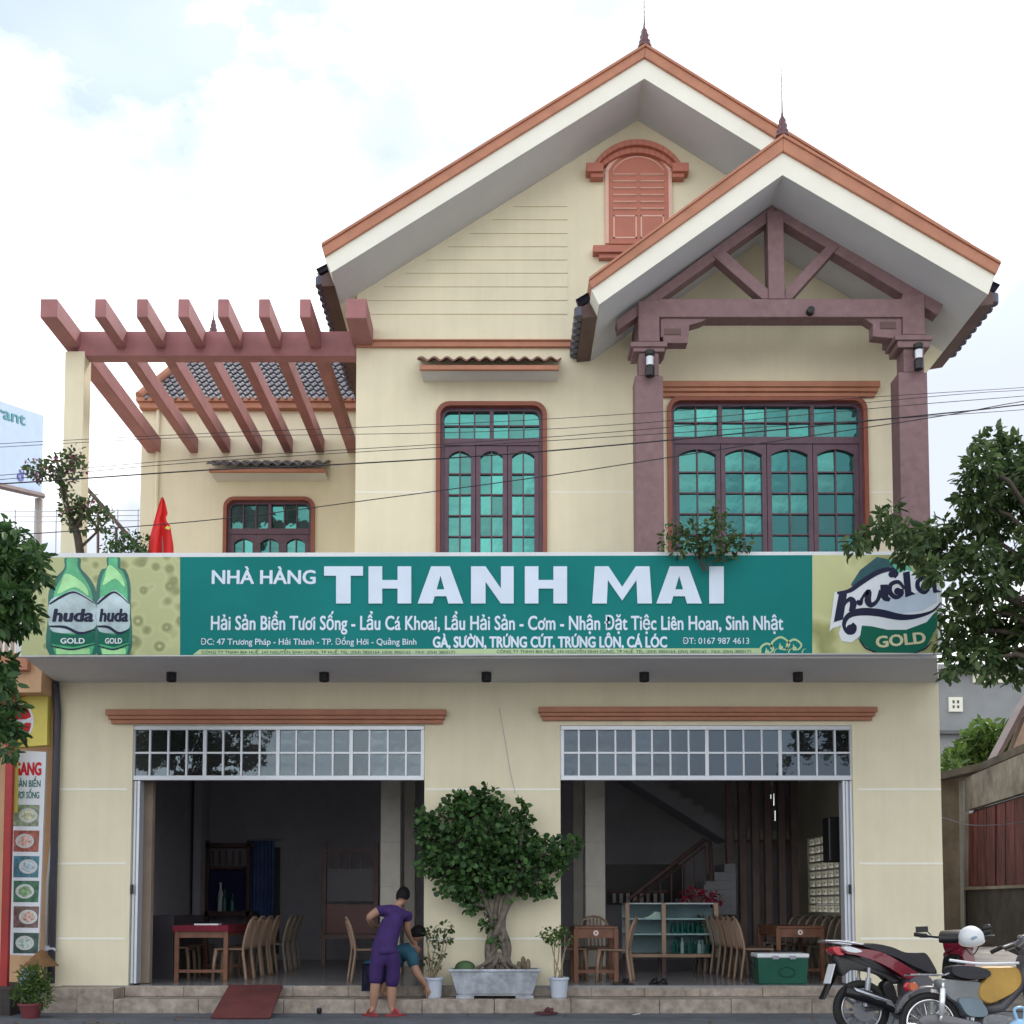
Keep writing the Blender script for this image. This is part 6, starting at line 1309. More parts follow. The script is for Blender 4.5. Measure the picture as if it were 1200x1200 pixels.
# old step-through bike
cb = thing('motorbike', 'old grey step-through motorbike with ochre yellow panel and chrome shock in the lower right corner', 'motorbike')
wheel(cb, 0, .275, .275, .033, 28, chrome)
m = MB(); vs_ = []; n = 18
for k in range(n+1): a = PI*(.0+.92*k/n); vs_ += [(.305*math.cos(a), -.06, .285+.305*math.sin(a)), (.315*math.cos(a), 0, .285+.325*math.sin(a)), (.305*math.cos(a), .06, .285+.305*math.sin(a))]
m.add(vs_, [f_ for k in range(n) for f_ in ((3*k, 3*k+1, 3*k+4, 3*k+3), (3*k+1, 3*k+2, 3*k+5, 3*k+4))]); o = part('rear_fender', m, bike_grey, cb, smooth=True); s2 = o.modifiers.new('solid', 'SOLIDIFY'); s2.thickness = .004
for s_ in (-1, 1):
    m = MB(); m.tube([(.05, s_*.13, .30), (.065, s_*.13, .36)], .012, 8); m.tube([(.062, s_*.13, .35), (.085, s_*.13, .58)], .024, 12); m.tube([(.085, s_*.13, .58), (.09, s_*.13, .63)], .012, 8); part('rear_shock', m, M('white_chrome', (.8, .82, .84), .25, metal=.4) if s_ < 0 else bpy.data.materials['white_chrome'], cb, smooth=True)
    m = MB(); m.tube([(-.18, s_*.10, .70), (.12, s_*.10, .70), (.16, s_*.09, .715)], .008, 6); part('rack_rail', m, chrome, cb)
for x in (-.17, -.05, .08): m = MB(); m.tube([(x, -.10, .70), (x, .10, .70)], .006, 6); part('rack_bar', m, chrome, cb)
plate('seat', [(.18, .78), (.34, .785), (.50, .75), (.52, .69), (.40, .655), (.26, .67), (.17, .71)], -.12, .12, seat_m, cb)
plate('tail_lamp', [(-.17, .62), (-.11, .63), (-.10, .56), (-.16, .56)], -.035, .035, orange_lens, cb)
plate('body', [(.06, .66), (.24, .66), (.44, .64), (.44, .55), (.46, .46), (.38, .40), (.24, .44), (.12, .52)], -.085, .085, M('faded_grey_paint', (.20, .22, .23), .45, stain=.6), cb)
plate('side_cover', [(.22, .50), (.40, .49), (.48, .38), (.44, .33), (.30, .34), (.24, .42)], -.115, .115, M('dull_blue_grey', (.18, .24, .28), .35, metal=.3, stain=.5), cb)
plate('chain_case', [(-.12, .32), (.04, .36), (.30, .31), (.42, .28), (.42, .22), (.2, .21), (-.06, .20)], -.10, -.06, M('dull_case', (.16, .16, .17), .45, metal=.5), cb)
plate('engine', [(.42, .34), (.62, .36), (.76, .28), (.70, .16), (.46, .15)], -.10, .10, engine_m, cb)
m = MB(); m.tube([(.46, 0, .40), (.62, 0, .42), (.80, 0, .60), (.90, 0, .84)], [.05, .05, .042, .035], 12); part('frame_tube', m, bike_grey, cb, smooth=True)
plate('yellow_panel', [(.43, .77), (.60, .78), (.76, .77), (.80, .66), (.74, .56), (.60, .48), (.48, .44), (.40, .50), (.41, .60), (.47, .68)], -.10, .10, yellow_p, cb)
m = MB(); m.tube(catmull([(.16, -.11, .83), (.40, -.11, .80), (.60, -.11, .80), (.76, -.11, .805)], 5), .012, 6); part('white_strap', m, white_pl, cb)
plate('leg_shield', [(.84, .86), (.92, .86), (1.0, .60), (.98, .36), (.92, .30), (.90, .50)], -.20, .20, bike_grey, cb)
m = MB(); m.tube(catmull([(.70, -.30, .93), (.82, -.20, 1.0), (.90, 0, 1.0), (.86, .20, 1.0), (.74, .32, .95)], 5), .013, 8); h2 = part('handlebar', m, chrome, cb, smooth=True)
for s_ in (-1, 1): m = MB(); m.tube([(.68, s_*.32, .92), (.76, s_*.25, .965)], .02, 8); part('grip', m, rubber, h2); m = MB(); m.tube([(.80, s_*.30, .93), (.90, s_*.14, .98)], .005, 6); part('brake_lever', m, chrome, h2)
plate('headlamp_cowl', [(.82, 1.02), (.92, 1.05), (1.0, .98), (.98, .88), (.88, .86), (.80, .94)], -.09, .09, bike_grey, cb); m = MB(); m.lathe([(.05, 0), (.055, .02), (.04, .03)], (.86, 0, 1.03), 14); part('speedometer', m, chrome, cb)
fw = MB().torus((1.18, 0, .275), .242, .033, 'y', 40, 10); part('front_wheel', fw, rubber, cb, smooth=True); part('front_rim', MB().torus((1.18, 0, .275), .2, .014, 'y', 40, 8, 1.6), chrome, cb, smooth=True)
for s_ in (-1, 1): m = MB(); m.tube([(.94, s_*.07, .80), (1.12, s_*.07, .36), (1.18, s_*.07, .275)], .02, 8); part('fork_leg', m, bike_grey, cb)
p = W(1091, 1197, -4.3); cb.location = (p.x, -4.3, .004); cb.rotation_euler = (math.radians(-5), 0, math.radians(-3))
# blue plastic bag in the corner
p = W(1196, 1192, -4.75); o = thing('plastic_bag', 'light blue plastic bag at the lower right corner beside the old motorbike', 'bag', (p.x, -4.75, .004)); m = MB(); random.seed(5)
vs_ = []; n = 18
prof = [(.02, 0), (.14, .01), (.17, .12), (.15, .24), (.09, .32), (.03, .36)]
m.lathe(prof, (0, 0, 0), n); m.v = [(x*(1+.10*random.uniform(-1, 1)), y*(1+.1*random.uniform(-1, 1)), z) for x, y, z in m.v]; part('sack', m, M('light_blue_film', (.30, .52, .75), .3), o, smooth=True); m = MB(); m.tube(catmull([(-.03, 0, .35), (-.05, 0, .44), (.03, 0, .45), (.03, 0, .35)], 5), .012, 6); part('handle', m, bpy.data.materials['light_blue_film'], o)

# ================================================================== LEFT NEIGHBOUR AND LEFT EDGE
peach = M('peach_paint', (.62, .40, .24), .75, var=.06, stain=.3)
nb = thing('neighbour_shop', 'peach neighbouring shop with orange slab edge at the left edge', 'building', (0, 0, 0))
Yn = .45; xr = HX0-.14
m = MB(); m.box(-14, xr, Yn, 7, 0, W(30, 815, Yn).z); part('ground_floor_wall', m, peach, nb)
q = rect(0, 765, 32, 785, -.55); q2 = rect(0, 785, 50, 812, -.4)
m = MB(); m.box(-14, q[1], -.55, -.45, q[2], q[3]); part('slab_edge', m, orange, nb, bevel=.006); m = MB(); m.box(-14, q2[1], -.44, Yn-.002, q2[2], q[3]-.02); part('balcony_slab', m, peach, nb)
m = MB(); m.box(-14, xr-.4, 1.6, 1.8, q[3], W(0, 700, 1.6).z); part('upper_wall', m, M('dim_wall', (.30, .27, .25), .8, stain=.4), nb)
rl = part('balcony_railing', MB().box(-14, q[1]-.13, -.40, -.37, W(0, 738, -.4).z, W(0, 735, -.4).z), white_paint, nb)
for k in range(12): a = 18-k*7; x = W(a, 750, -.4).x; part('baluster', MB().box(x-.01, x+.01, -.395, -.375, q[3]-.02, W(0, 738, -.4).z), white_paint, rl)
at0(nb, (W(20, 1180, Yn).x, Yn, 0))
# red pole
p = W(5, 1170, -.3); o = tag(part('red_pole', MB().box(p.x-.05, p.x+.045, -.34, -.27, 0.0, W(7, 800, -.3).z), M('red_pole_paint', (.36, .03, .03), .5, stain=.4), bevel=.006), 'tall red square pole at the left edge beside the food banner', 'pole')
# food banner
o = thing('food_banner', 'tall white banner with six food photographs at the left neighbouring shop', 'banner', (0, 0, 0)); YB = -.12
def nsheet(name, pts, Y, mat, par, th=.0, back=None):
    m = MB()
    if th: m.hexa([(W(a, b, Y).x, Y+th, W(a, b, Y).z) for a, b in pts], [W(a, b, Y) for a, b in pts])
    else: m.add([W(a, b, Y) for a, b in pts], [tuple(range(len(pts)))])
    return part(name, m, mat, par)
nsheet('board', [(9, 1119), (45, 1120), (54, 881), (10, 879)], YB, M('banner_white', (.66, .70, .76), .5, var=.03), o, .04)
red_ink = flatmat('red_ink', (.52, .02, .03)); green_ink = flatmat('green_ink', (.03, .16, .12))
def ntext(txt, x0, x1, yb, cap, mat, par, bold=.03, Y=None): return text_on('lettering', txt, x0, x1, yb, cap, (Y if Y is not None else YB)-.003, mat, par, bold)
ntext('GANG', 15.5, 48.5, 908, 15, red_ink, o, .06); ntext('SẢN BIỂN', 19, 47.5, 922, 8, green_ink, o, .03); ntext('TƯƠI SỐNG', 15, 46, 935.5, 8, green_ink, o, .03)
foods = [((.20, .26, .16), (.50, .52, .36)), ((.30, .08, .06), (.55, .36, .32)), ((.05, .16, .22), (.36, .46, .52)), ((.04, .14, .08), (.20, .34, .18)), ((.16, .10, .09), (.50, .36, .30)), ((.04, .08, .07), (.40, .50, .46))]
for k, (y0, y1) in enumerate(((943, 968), (973, 998), (1003, 1028), (1032, 1057), (1062, 1087), (1093, 1117))):
    s_ = (k+1)/6*2.0; ph = nsheet('food_photo', [(15.5, y1), (45-s_*.4, y1+.3), (46.5-s_*.4, y0+.3), (16, y0)], YB-.003, M('food_backdrop', foods[k][0], .4, var=.6, nscale=18), o)
    cx, cy = 31+(-2 if k % 2 else 2), (y0+y1)/2; m = MB(); flat_poly(m, [(cx+11*math.cos(a*PI/9), cy+8.5*math.sin(a*PI/9)) for a in range(18)], YB-.006); part('plate', m, M('plate_print', (.52, .56, .56), .4), ph)
    m = MB(); flat_poly(m, [(cx+8*math.cos(a*PI/7)*(1+.15*math.sin(a*2.3)), cy+6*math.sin(a*PI/7)*(1+.15*math.cos(a*1.7))) for a in range(14)], YB-.0075); part('dish', m, M('dish_print', foods[k][1], .4, var=.7, nscale=25), ph)
at0(o, W(30, 1119, YB))
# yellow sign with round red logo
ysg = thing('yellow_shop_sign', 'yellow sign with round red and white logo above the food banner', 'sign', (0, 0, 0)); YY = -.18
yel = M('sign_yellow', (.60, .52, .10), .45, var=.12); nsheet('board', [(15, 876), (55, 873), (56, 812), (17, 818)], YY, yel, ysg, .12)
m = MB(); flat_poly(m, [(24+15.5*math.cos(a*PI/12), 845+21*math.sin(a*PI/12)) for a in range(24)], YY-.003); part('logo_ring', m, white_ink, ysg)
m = MB(); flat_poly(m, [(24+12.5*math.cos(PI+a*PI/12), 843+17*math.sin(PI+a*PI/12)) for a in range(13)], YY-.006); part('logo_half', m, red_ink, ysg)
m = MB(); flat_poly(m, [(24+12.5*math.cos(a*PI/12), 847+17*math.sin(a*PI/12)) for a in range(13)], YY-.006); part('logo_half', m, red_ink, ysg); m = MB(); flat_poly(m, [(24, 846), (37, 840), (37, 843.5), (24, 850)], YY-.009); part('logo_stroke', m, white_ink, ysg)
at0(ysg, W(35, 876, YY))
o = tag(nsheet('yellow_strip_sign', [(10, 953), (19, 952), (20, 876), (11, 877)], -.24, yel, None, .05), 'narrow yellow strip sign between the red pole and the food banner', 'sign')
# drain pipe, valve, hat, pot
o = thing('drain_pipe', 'dark drain pipe running down the left corner of the house', 'pipe', (W(60, 1150, -.05).x, -.06, 0)); x = 0
part('pipe', MB().tube([(x, 0, .35), (x, 0, W(60, 835, -.05).z), (x-.03, -.02, W(60, 800, -.05).z)], .048, 10), M('dark_pipe', (.07, .07, .09), .5, stain=.4), o, smooth=True); part('grey_pipe', MB().tube([(x-.07, -.02, .35), (x-.065, -.02, 1.6), (x-.03, -.01, 2.1)], .022, 8), M('pale_pipe', (.30, .29, .28), .6), o, smooth=True)
zv = W(60, 1112, -.1).z; m = MB(); m.tube([(-.02, -.06, zv), (.06, -.08, zv), (.09, -.09, zv-.02)], .02, 8); m.tube([(-.03, -.06, zv-.02), (-.03, -.06, zv+.04)], .03, 8); part('valve', m, steel, o)
p = W(48, 1132, -.35); o = thing('conical_hat', 'brown conical straw hat resting by the pipe at the left corner', 'hat', tuple(p)); m = MB(); m.lathe([(.215, 0), (.16, .05), (.08, .14), (.01, .20)], (0, 0, 0), 22); part('cone', m, M('brown_straw', (.16, .085, .035), .85, var=.3, nscale=14, bump=.5), o)
p = W(34, 1157, -.40); o = thing('blue_water_jar', 'blue grey jar under the conical hat at the left corner', 'jar', (p.x, -.40, 0)); zz_ = W(34, 1134, -.4).z; m = MB(); m.lathe([(.09, 0), (.12, .15), (.12, zz_-.12), (.08, zz_-.03), (.09, zz_)], (0, 0, 0), 16); part('vessel', m, M('blue_grey_glaze', (.14, .19, .26), .35, stain=.4), o, smooth=True)
m = MB(); x0, x1 = W(-60, 1150, -.6).x, W(19, 1150, -.6).x; m.box(x0, x1, -.75, Yn-.01, 0, W(10, 1158, -.7).z); tag(part('stone_ledge', m, dark_stone, bevel=.01), 'dark stone ledge on the ground at the lower left corner', 'ledge')
c = W(36, 1196, -.95); o = thing('red_flower_pot', 'red plastic flower pot on the road at the lower left corner', 'pot', (c.x, -.95, .004)); m = MB(); m.lathe([(.09, 0), (.14, .15), (.15, .15), (.15, .175), (.135, .175), (.13, .15), (.02, .15)], (0, 0, 0), 20); part('tub', m, M('red_pot', (.16, .035, .045), .6), o)
pl = thing('potted_fern', 'feathery yellow-green plant growing in the red pot', 'plant', (c.x, -.95, .15)); blobs = [((c.x+dx*.9, -.95+dy, z_*.93), (.11, .11, .12), 120) for dx, dy, z_ in ((-.12, 0, .32), (.02, -.03, .42), (.12, .03, .34), (0, .05, .28), (-.05, 0, .52), (.08, 0, .52), (.16, 0, .26))]
leaves('foliage', blobs, .075, leaf_bush, pl, seed=9, aspect=.22, droop=-.3); m = MB()
for k in range(6): m.tube([(c.x+random.uniform(-.03, .03), -.95, .15), (c.x+random.uniform(-.15, .15), -.95, .45)], .005, 5)
part('stems', m, leaf_bush, pl); at0(pl, (c.x, -.95, .15))
# billboard far left
bb = thing('billboard', 'pale blue billboard on posts at the far left, cut by the frame', 'billboard', (0, 0, 0)); P = [(-75, 444, 11), (51, 487, 17), (49, 581, 17), (-75, 552, 11)]
m = MB(); V = [W(*p) for p in P]; nrm_ = (V[1]-V[0]).cross(V[3]-V[0]).normalized(); nrm_ = nrm_ if nrm_.y > 0 else -nrm_; m.hexa(V, [v+nrm_*.35 for v in V]); part('board', m, M('billboard_blue', (.40, .52, .72), .45, var=.05), bb)
m = MB(); e_ = nrm_*-.02; m.tube([V[3]+e_, V[2]+e_], .09, 6); part('bottom_edge', m, darkwood, bb)
def on_board(u, v): return V[0].lerp(V[1], u).lerp(V[3].lerp(V[2], u), v)-nrm_*.012
def btext(txt, u0, u1, v_, h_, mat, bold=.03):
    me = text_mesh(txt, bold); co = np.empty(len(me.vertices)*3, np.float32); me.vertices.foreach_get('co', co); co = co.reshape(-1, 3); a, b = co[:, 0].min(), co[:, 0].max()
    new = [on_board(u0+(c_[0]-a)/(b-a)*(u1-u0), v_-c_[1]/.727*h_)-nrm_*float(c_[2])*.1 for c_ in co]; me.vertices.foreach_set('co', np.array([tuple(n_) for n_ in new], np.float32).ravel()); me.update(); me.materials.clear(); return link('lettering', me, mat, bb)
btext('Restaurant', .02, .80, .20, .15, M('teal_ink', (.03, .22, .26), .5)); btext('ờ', .72, .80, .88, .14, M('blue_ink', (.10, .10, .42), .5), .05)
for px in (45.5,): part('post', MB().tube([W(px, 585, 17.1), (W(px, 585, 17.1).x, 17.1, 0)], .11, 10), M('post_grey', (.36, .33, .32), .6), bb)
part('post', MB().tube([W(-70, 560, 11.2), (W(-70, 560, 11.2).x, 11.2, 0)], .09, 10), bpy.data.materials['post_grey'], bb); at0(bb, (W(45, 585, 17).x, 17, 0))
# wire fence on a roof behind
wf = thing('barbed_wire_fence', 'thin barbed wire fence strung left of the house behind the tree', 'fence', (0, 0, 0)); Yf = 8.0
for py in (600, 606, 612): part('wire', MB().tube([W(-40, py, Yf), W(60, py-.5, Yf), W(164, py-2, Yf)], .008, 5), steel, wf)
for k in range(9): part('wire_post', MB().tube([W(-30+k*24, 597, Yf), (W(-30+k*24, 620, Yf).x, Yf, W(0, 660, Yf).z)], .012, 5), steel, wf)
at0(wf, W(60, 655, Yf))
# ================================================================== BALCONY PLANTS AND FLAG
bg_ = thing('bougainvillea', 'bougainvillea with purple bracts rising above the left end of the signboard', 'shrub', (0, 0, 0)); YG = -.95; random.seed(8); m = MB()
def br(P, r0, r1): m.tube(catmull([W(a, b, YG+c_) for a, b, c_ in P], 5), [r0+(r1-r0)*i/(len(P)*5-5) for i in range(len(P)*5-4)], 8)
br([(96, 662, 0), (90, 625, .0), (80, 600, .03), (74, 572, 0), (68, 552, 0)], .055, .02); br([(88, 620, 0), (96, 605, -.05), (92, 585, 0)], .03, .012); br([(74, 572, 0), (60, 558, -.05), (42, 552, .05), (32, 548, 0)], .018, .006); br([(70, 560, 0), (85, 545, .05), (90, 532, 0)], .015, .005); br([(96, 640, 0), (112, 625, 0), (130, 606, 0)], .02, .008)
part('trunk', m, bark_dark, bg_, smooth=True)
bl = [(40, 548, 12), (52, 553, 13), (66, 548, 14), (78, 541, 14), (88, 535, 11), (75, 558, 12), (92, 548, 9), (85, 590, 14), (95, 600, 15), (82, 605, 12), (105, 590, 12), (92, 618, 10), (115, 607, 14), (128, 604, 8), (120, 615, 10), (76, 575, 8)]
leaves('crown', [(tuple(W(a, b, YG+random.uniform(-.15, .15))), (r_/98, .13, r_/98), int(r_*r_*.42)) for a, b, r_ in bl], .062, leaf_boug, bg_, seed=12, aspect=.6)
leaves('bracts', [(tuple(W(a, b, YG-.08)), (r_/98, .15, r_/98), int(r_*.9)) for a, b, r_ in bl[:7]+bl[9:11]], .04, petal, bg_, seed=14, aspect=.8); at0(bg_, W(96, 660, YG))
def balcony_plant(name, label, Y, bl, lm, seed, size=.06, dens=.42, stems=((0, 0),), base=(0, 0), petals=None):
    o = thing(name, label, 'plant', tuple(W(base[0], base[1], Y))); random.seed(seed); m = MB()
    for a, b in stems: m.tube(catmull([W(base[0], base[1]+12, Y), W((base[0]+a)/2, (base[1]+b)/2, Y), W(a, b, Y)], 4), .008, 6)
    part('stems', m, bark_dark, o); leaves('foliage', [(tuple(W(a, b, Y+random.uniform(-.1, .1))), (r_/98, .12, r_/98), int(r_*r_*dens)) for a, b, r_ in bl], size, lm, o, seed=seed, aspect=.5)
    at0(o, tuple(W(base[0], base[1], Y))); return o
balcony_plant('potted_shrub', 'low dense green shrub between the bougainvillea and the red flag', -1.1, [(128, 640, 9), (140, 634, 12), (155, 634, 12), (168, 638, 10), (148, 643, 12), (162, 646, 10), (132, 648, 8)], leaf_left, 15, .055, .6, ((140, 630), (160, 632)), (150, 655))
balcony_plant('potted_shrub', 'loose leafy shrub hanging over the top edge of the signboard right of its centre', -1.62, [(780, 628, 9), (792, 615, 9), (800, 632, 12), (815, 622, 14), (828, 635, 14), (842, 612, 12), (850, 625, 12), (862, 638, 12), (838, 640, 13), (850, 652, 9), (820, 645, 9), (795, 642, 10), (870, 640, 8), (880, 636, 4), (843, 600, 6), (776, 640, 6)], leaf_street, 16, .075, .30, ((790, 615), (815, 620), (843, 605), (868, 635), (850, 655)), (825, 658))
fl_ = thing('red_flag', 'drooping red flag with a trace of yellow star behind the signboard', 'flag', tuple(W(190, 650, -1.2))); m = MB(); V = []; rows_ = 14; n = 18
for i in range(rows_+1):
    t = i/rows_; y = 583+66*t; wl = 190-1-15*min(1, t*1.25)**.9; wr_ = 190+1.5+12*min(1, t*1.15)**.75-(3 if .35 < t < .5 else 0)
    for k in range(n+1): u = k/n; V.append(W(wl+(wr_-wl)*u, y, -1.2+.05*math.sin(u*11+t*2)*(.2+t)))
m.add(V, [(i*(n+1)+k, i*(n+1)+k+1, (i+1)*(n+1)+k+1, (i+1)*(n+1)+k) for i in range(rows_) for k in range(n)]); f = part('cloth', m, M('flag_red', (.62, .02, .02), .7, var=.12), fl_, smooth=True)
m = MB(); m.add([W(196, 616, -1.27), W(200, 618, -1.27), W(198, 621, -1.27), W(193, 619, -1.27)], [(0, 1, 2, 3)]); part('star_tip', m, yel, fl_); part('pole', MB().tube([W(190, 582, -1.15), W(191, 668, -1.15)], .010, 6), steel, fl_); at0(fl_, tuple(W(190, 650, -1.2)))
# ================================================================== RIGHT SIDE: SHED, GREY HOUSE, BUSH
shed = thing('old_shed', 'old low shed with stained concrete lintel and faded red doors right of the house', 'shed', (0, 0, 0))
pA = W(1132, 1092, 5.5); pB_ = W(1290, 1140, -.6)
def SW(px, py):                                                # the shed's receding wall is one upright plane
    d = _F+_R*((px-PX0)/FPX)+_U*((PY0-py)/FPX); o_ = Vector((0, -CAM_D, CAM_H)); e_ = Vector((pB_.x-pA.x, pB_.y-pA.y, 0)); n_ = Vector((-e_.y, e_.x, 0))
    return o_+d*((Vector((pA.x, pA.y, 0))-o_).dot(n_)/d.dot(n_))
def swq(name, pts, mat, off=0.0, th=.12, par=shed, **k):
    V = [SW(a, b) for a, b in pts]; nv = Vector((-(pA.y-pB_.y), -(pB_.x-pA.x), 0)).normalized(); m = MB(); m.hexa([v-nv*th+nv*off for v in V], [v+nv*off for v in V]); return part(name, m, mat, par, **k)
def V_(px, y_l, y_r): return y_l+(y_r-y_l)*(px-1132)/68
dx = 1300
swq('stone_base', [(1132, 1094), (dx, 1165), (dx, 1034), (1132, 1040)], dark_stone)
swq('lintel', [(1132, 950), (dx, 898), (dx, 840), (1132, 912)], M('stained_lintel', (.27, .26, .25), .9, var=.3, nscale=4, stain=1.0), .02)
swq('wall_back', [(1132, 1040), (dx, 1034), (dx, 898), (1132, 950)], dark_stone, -.12, .05)
reddoor = M('faded_red_door', (.12, .035, .038), .85, var=.7, nscale=8, stain=.8, streak=True)
for a, b in ((1133, 1143), (1143.6, 1153.5), (1154.2, 1164), (1166, 1176), (1176.6, 1186.5), (1187.2, 1197.5), (1199, 1211), (1212, 1224), (1225, 1240)):
    yt = lambda x: 952-(x-1132)*.31+2; yb = lambda x: 1039-(x-1132)*.035
    swq('door_plank', [(a, yb(a)), (b, yb(b)), (b, yt(b)), (a, yt(a))], reddoor, -.03+.006*random.random(), .05)
swq('door_sill', [(1132, 1043), (dx, 1037), (dx, 1033), (1132, 1039.5)], concrete, .05, .1)
m = MB(); a = rect(1103, 905, 1137, 1096, 5.5); m.box(a[0]-.3, a[1], 5.5, 5.7, a[2]-.2, a[3]); part('gable_wall', m, M('drab_plaster', (.26, .215, .17), .9, var=.2, stain=.8, streak=True), shed)
m = MB(); m.tube([W(1127, 915, 5.42), W(1129, 1090, 5.42)], .05, 8); part('downpipe', m, M('pale_pipe2', (.30, .30, .29), .6, stain=.5), shed)
V = [W(1098, 914, 5.3), W(1150, 902, 4.6), SW(1300, 838)]; V += [Vector((V[2].x+2, 9, V[2].z)), Vector((V[0].x, 9, V[0].z))]; m = MB(); m.add(V+[v+Vector((0, 0, .12)) for v in V], [(4, 3, 2, 1, 0), (5, 6, 7, 8, 9)]+[(i, (i+1) % 5, (i+1) % 5+5, i+5) for i in range(5)]); part('roof', m, M('mossy_roof', (.10, .09, .08), .9, var=.4, bump=.5, stain=.5), shed)
at0(shed, (pA.x, 5.5, pA.z))
m = MB(); m.tube(catmull([W(1104, 958, 1.0), W(1140, 967, 1.2), W(1195, 964, 1.5), W(1300, 950, 1.5)], 5), .006, 5); tag(part('slack_wire', m, steel), 'thin slack wire hanging before the old shed', 'wire')
gh = thing('grey_house', 'large grey rendered house with small white windows behind the old shed', 'building', (0, 0, 0)); Yg = 20
greyw = M('grey_render', (.27, .29, .31), .85, var=.06, stain=.2); q = rect(1085, 783, 1420, 1060, Yg); m = MB(); m.box(q[0], q[1]+4, Yg, Yg+8, 0, q[3]); part('wall', m, greyw, gh)
m = MB(); a = rect(1085, 856, 1420, 860, Yg-.2); m.box(a[0], a[1]+4, Yg-.25, Yg-.002, a[2], a[3]); part('ledge', m, M('dark_ledge', (.12, .13, .14), .8), gh); m = MB(); a = rect(1085, 779, 1420, 785, Yg-.3); m.box(a[0]-.3, a[1]+4, Yg-.4, Yg+8.4, a[2], a[3]); part('roof_edge', m, greyw, gh)
for (a, b, c_, d) in ((1112, 817, 1128, 834), (1160, 789, 1184, 800), (1140, 789, 1156, 800), (1215, 817, 1232, 834)):
    r_ = rect(a, b, c_, d, Yg-.06); fx0, fx1, fz0, fz1 = r_; m = MB(); t = .10; m.box(fx0, fx1, Yg-.08, Yg-.002, fz0, fz0+t); m.box(fx0, fx1, Yg-.08, Yg-.002, fz1-t, fz1); m.box(fx0, fx0+t, Yg-.08, Yg-.002, fz0+t, fz1-t); m.box(fx1-t, fx1, Yg-.08, Yg-.002, fz0+t, fz1-t)
    m.box((fx0+fx1)/2-.03, (fx0+fx1)/2+.03, Yg-.075, Yg-.003, fz0+t, fz1-t); m.box(fx0+t, fx1-t, Yg-.07, Yg-.004, (fz0+fz1)/2-.03, (fz0+fz1)/2+.03); wn = part('window', m, white_paint, gh)
    part('pane', MB().box(fx0+t, fx1-t, Yg-.03, Yg-.005, fz0+t, fz1-t), glass_dn, wn)
at0(gh, (W(1200, 1000, Yg).x, Yg, 0))
bs = thing('green_bush', 'bright green bushy tree between the grey house and the old shed', 'tree', (0, 0, 0)); Yb_ = 11
leaves('crown', [(tuple(W(a, b, Yb_+random.uniform(-.6, .6))), (r_/52, .7, r_/58), int(r_*r_*.9)) for a, b, r_ in ((1150, 868, 16), (1165, 862, 13), (1132, 880, 14), (1118, 893, 13), (1145, 888, 18), (1165, 880, 15), (1150, 852, 8), (1180, 872, 8), (1110, 903, 10), (1175, 890, 14))], .20, leaf_bush, bs, seed=31, aspect=.45, droop=-.3)
m = MB(); p = W(1145, 890, Yb_)
for k in range(3): limb(m, (p.x+.1*k, Yb_, .3), tuple(W(1130+k*16, 868, Yb_)), .10, .03)
part('trunk', m, bark_dark, bs, smooth=True); at0(bs, (p.x, Yb_, .3))
bh = thing('brick_gable_house', 'tan brick gable with dark sloping roof edge at the right edge', 'building', (0, 0, 0)); m = MB(); m.add([W(1178, 905, 8), W(1420, 905, 8), W(1420, 640, 8), W(1203, 838, 8)], [(0, 1, 2, 3)]); 
m = MB(); P = [(W(a, b, 8).x, W(a, b, 8).z) for a, b in ((1176, 905), (1330, 905), (1330, 700), (1290, 700), (1203, 838))]; m.prism(P, 8, 8.25); part('gable_wall', m, M('tan_brick', (.36, .25, .18), .85, var=.2, stain=.4), bh); m = MB(); P = [(W(a, b, 7.8).x, W(a, b, 7.8).z) for a, b in ((1172, 893), (1203, 834), (1292, 690), (1292, 682), (1200, 829), (1168, 890))]; m.prism(P, 7.9, 8.3); part('roof_edge', m, darkwood, bh); at0(bh, (W(1250, 905, 8).x, 8, 0))
# ================================================================== STREET TREES IN FRONT
def street_tree(name, label, Y, base_px, fork_px, bl, lm, seed, size, dens, extra=(), offscreen=()):
    random.seed(seed); x = W(base_px, 1200, Y).x; o = thing(name, label, 'tree', (0, 0, 0)); sc_ = FPX/(Y+CAM_D); m = MB(); top = W(fork_px[0], fork_px[1], Y)
    tr = limb(m, (x, Y, 0), top, .17, .12, 8, .02, 12)
    B = [(W(a, b, Y+random.uniform(-.55, .55)), r_/sc_, r_) for a, b, r_ in bl]
    for i, (c_, R_, r_) in enumerate(B):
        if r_ > 16: P = limb(m, top if i % 2 else Vector(tr[-2]), c_, .055, .012, 5, .10, 7)
    part('trunk', m, bark_dark, o, smooth=True)
    leaves('crown', [(tuple(c_), (R_, max(.16, R_*.9), R_*.92), int(r_*r_*dens)) for c_, R_, r_ in B], size, lm, o, seed=seed, aspect=.42, droop=.5); return at0(o, (x, Y, 0))
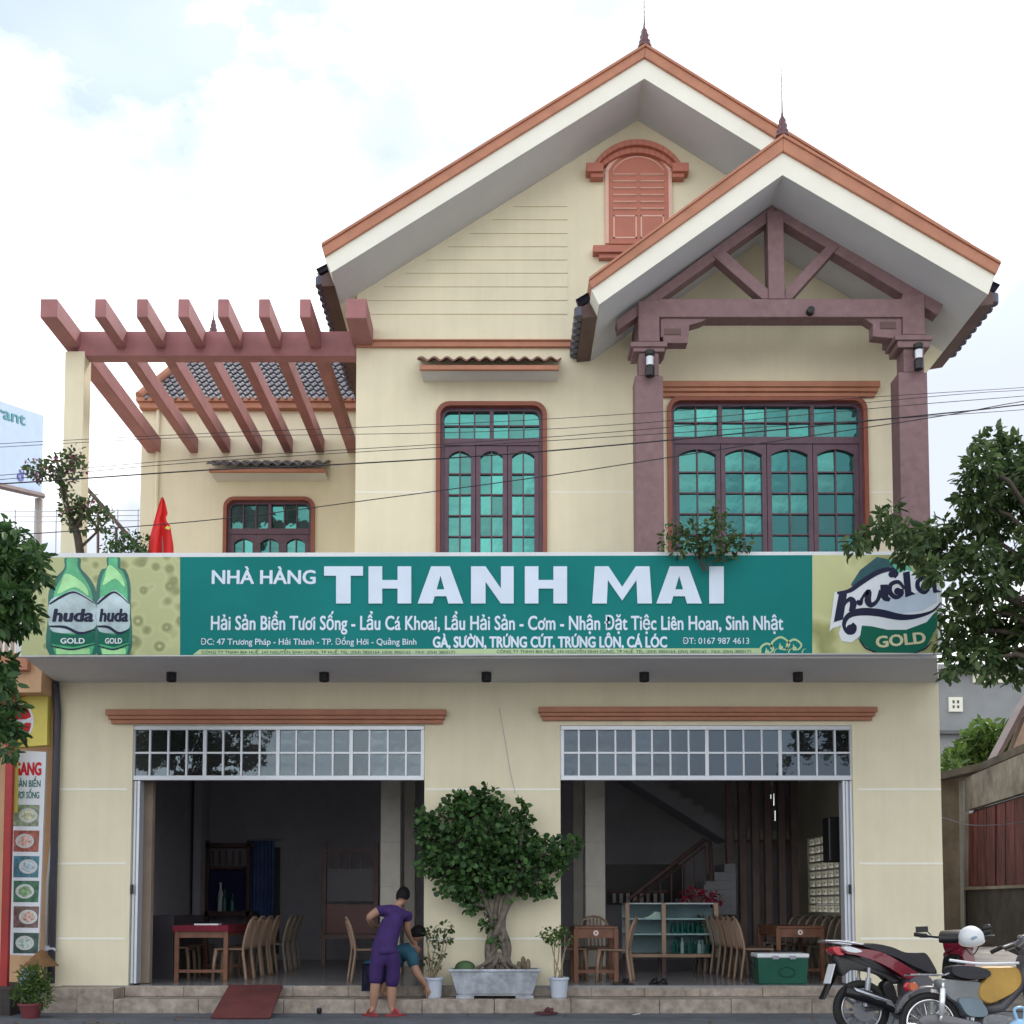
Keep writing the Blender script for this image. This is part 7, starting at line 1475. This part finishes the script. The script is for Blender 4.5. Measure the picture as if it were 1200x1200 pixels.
R_BL = [(1160, 520, 17), (1150, 545, 20), (1185, 535, 26), (1135, 560, 12), (1175, 570, 26), (1145, 590, 22), (1128, 582, 9), (1195, 600, 28), (1160, 620, 22), (1130, 610, 12), (1100, 622, 16), (1078, 630, 16), (1055, 622, 13), (1035, 612, 14), (1018, 628, 13), (1002, 636, 10), (1045, 600, 8), (1047, 594, 5), (1065, 648, 14), (1085, 650, 16), (1095, 668, 14), (1115, 640, 18),
        (1130, 655, 18), (1150, 650, 16), (1120, 690, 12), (1135, 700, 14), (1165, 680, 22), (1190, 660, 20), (1150, 715, 20), (1115, 722, 14), (1130, 740, 20), (1110, 750, 12), (1160, 745, 22), (1185, 725, 26), (1125, 770, 15), (1112, 788, 8), (1150, 770, 18), (1178, 765, 20), (1195, 780, 16), (1165, 790, 8), (1190, 797, 6), (1150, 790, 6),
        (1225, 560, 40), (1240, 640, 45), (1235, 720, 42), (1280, 600, 55), (1290, 700, 60), (1330, 530, 50), (1350, 650, 60), (1250, 780, 30)]
street_tree('street_tree', 'big leafy street tree reaching in from the right edge over the signboard end', -3.3, 1290, (1285, 760), R_BL, leaf_street, 51, .10, .50)
L_BL = [(8, 645, 16), (20, 640, 14), (35, 655, 13), (45, 650, 8), (15, 670, 20), (38, 680, 10), (48, 672, 6), (10, 700, 18), (30, 712, 12), (20, 735, 10), (8, 735, 12), (35, 728, 7), (5, 622, 10), (18, 617, 6), (4, 800, 10), (10, 825, 12), (4, 850, 14), (18, 860, 8), (8, 880, 8), (6, 775, 9), (-10, 660, 22), (-12, 720, 22), (-10, 790, 16), (-12, 850, 16),
        (-45, 650, 35), (-50, 720, 38), (-45, 800, 32), (-90, 620, 45), (-100, 700, 50), (-95, 790, 45), (-140, 650, 45), (-140, 740, 45)]
street_tree('street_tree', 'dark leafy street tree at the left edge in front of the neighbouring shop', -4.3, -95, (-90, 800), L_BL, leaf_left, 52, .10, .62)

# ================================================================== LITTER ON THE ROAD
r_ = np.random.default_rng(77); blobs = []
for k in range(46): blobs.append(((float(r_.uniform(-5.5, 6)), float(r_.uniform(-2.6, -.55)), .014), (.05, .05, .004), 2))
o = leaves('fallen_leaves', blobs, .07, leafmat('dry_leaf', (.10, .05, .02), (.20, .13, .05), .1), None, droop=0, seed=78, aspect=.6)
co = np.empty(len(o.data.vertices)*3, np.float32); o.data.vertices.foreach_get('co', co); co = co.reshape(-1, 3); co[:, 2] = .012+np.abs(co[:, 2]-.014)*.25; o.data.vertices.foreach_set('co', co.ravel()); o.data.update()
tag(o, 'dry brown leaves and bits scattered on the road before the steps', 'leaf litter')
p = W(745, 1190, -.62); m = MB(); m.add([(p.x-.05, -.62, .012), (p.x+.06, -.60, .03), (p.x+.05, -.66, .02), (p.x-.02, -.67, .012)], [(0, 1, 2, 3)]); tag(part('paper_scrap', m, white_pl), 'white crumpled scrap of paper on the road below the display case', 'paper')
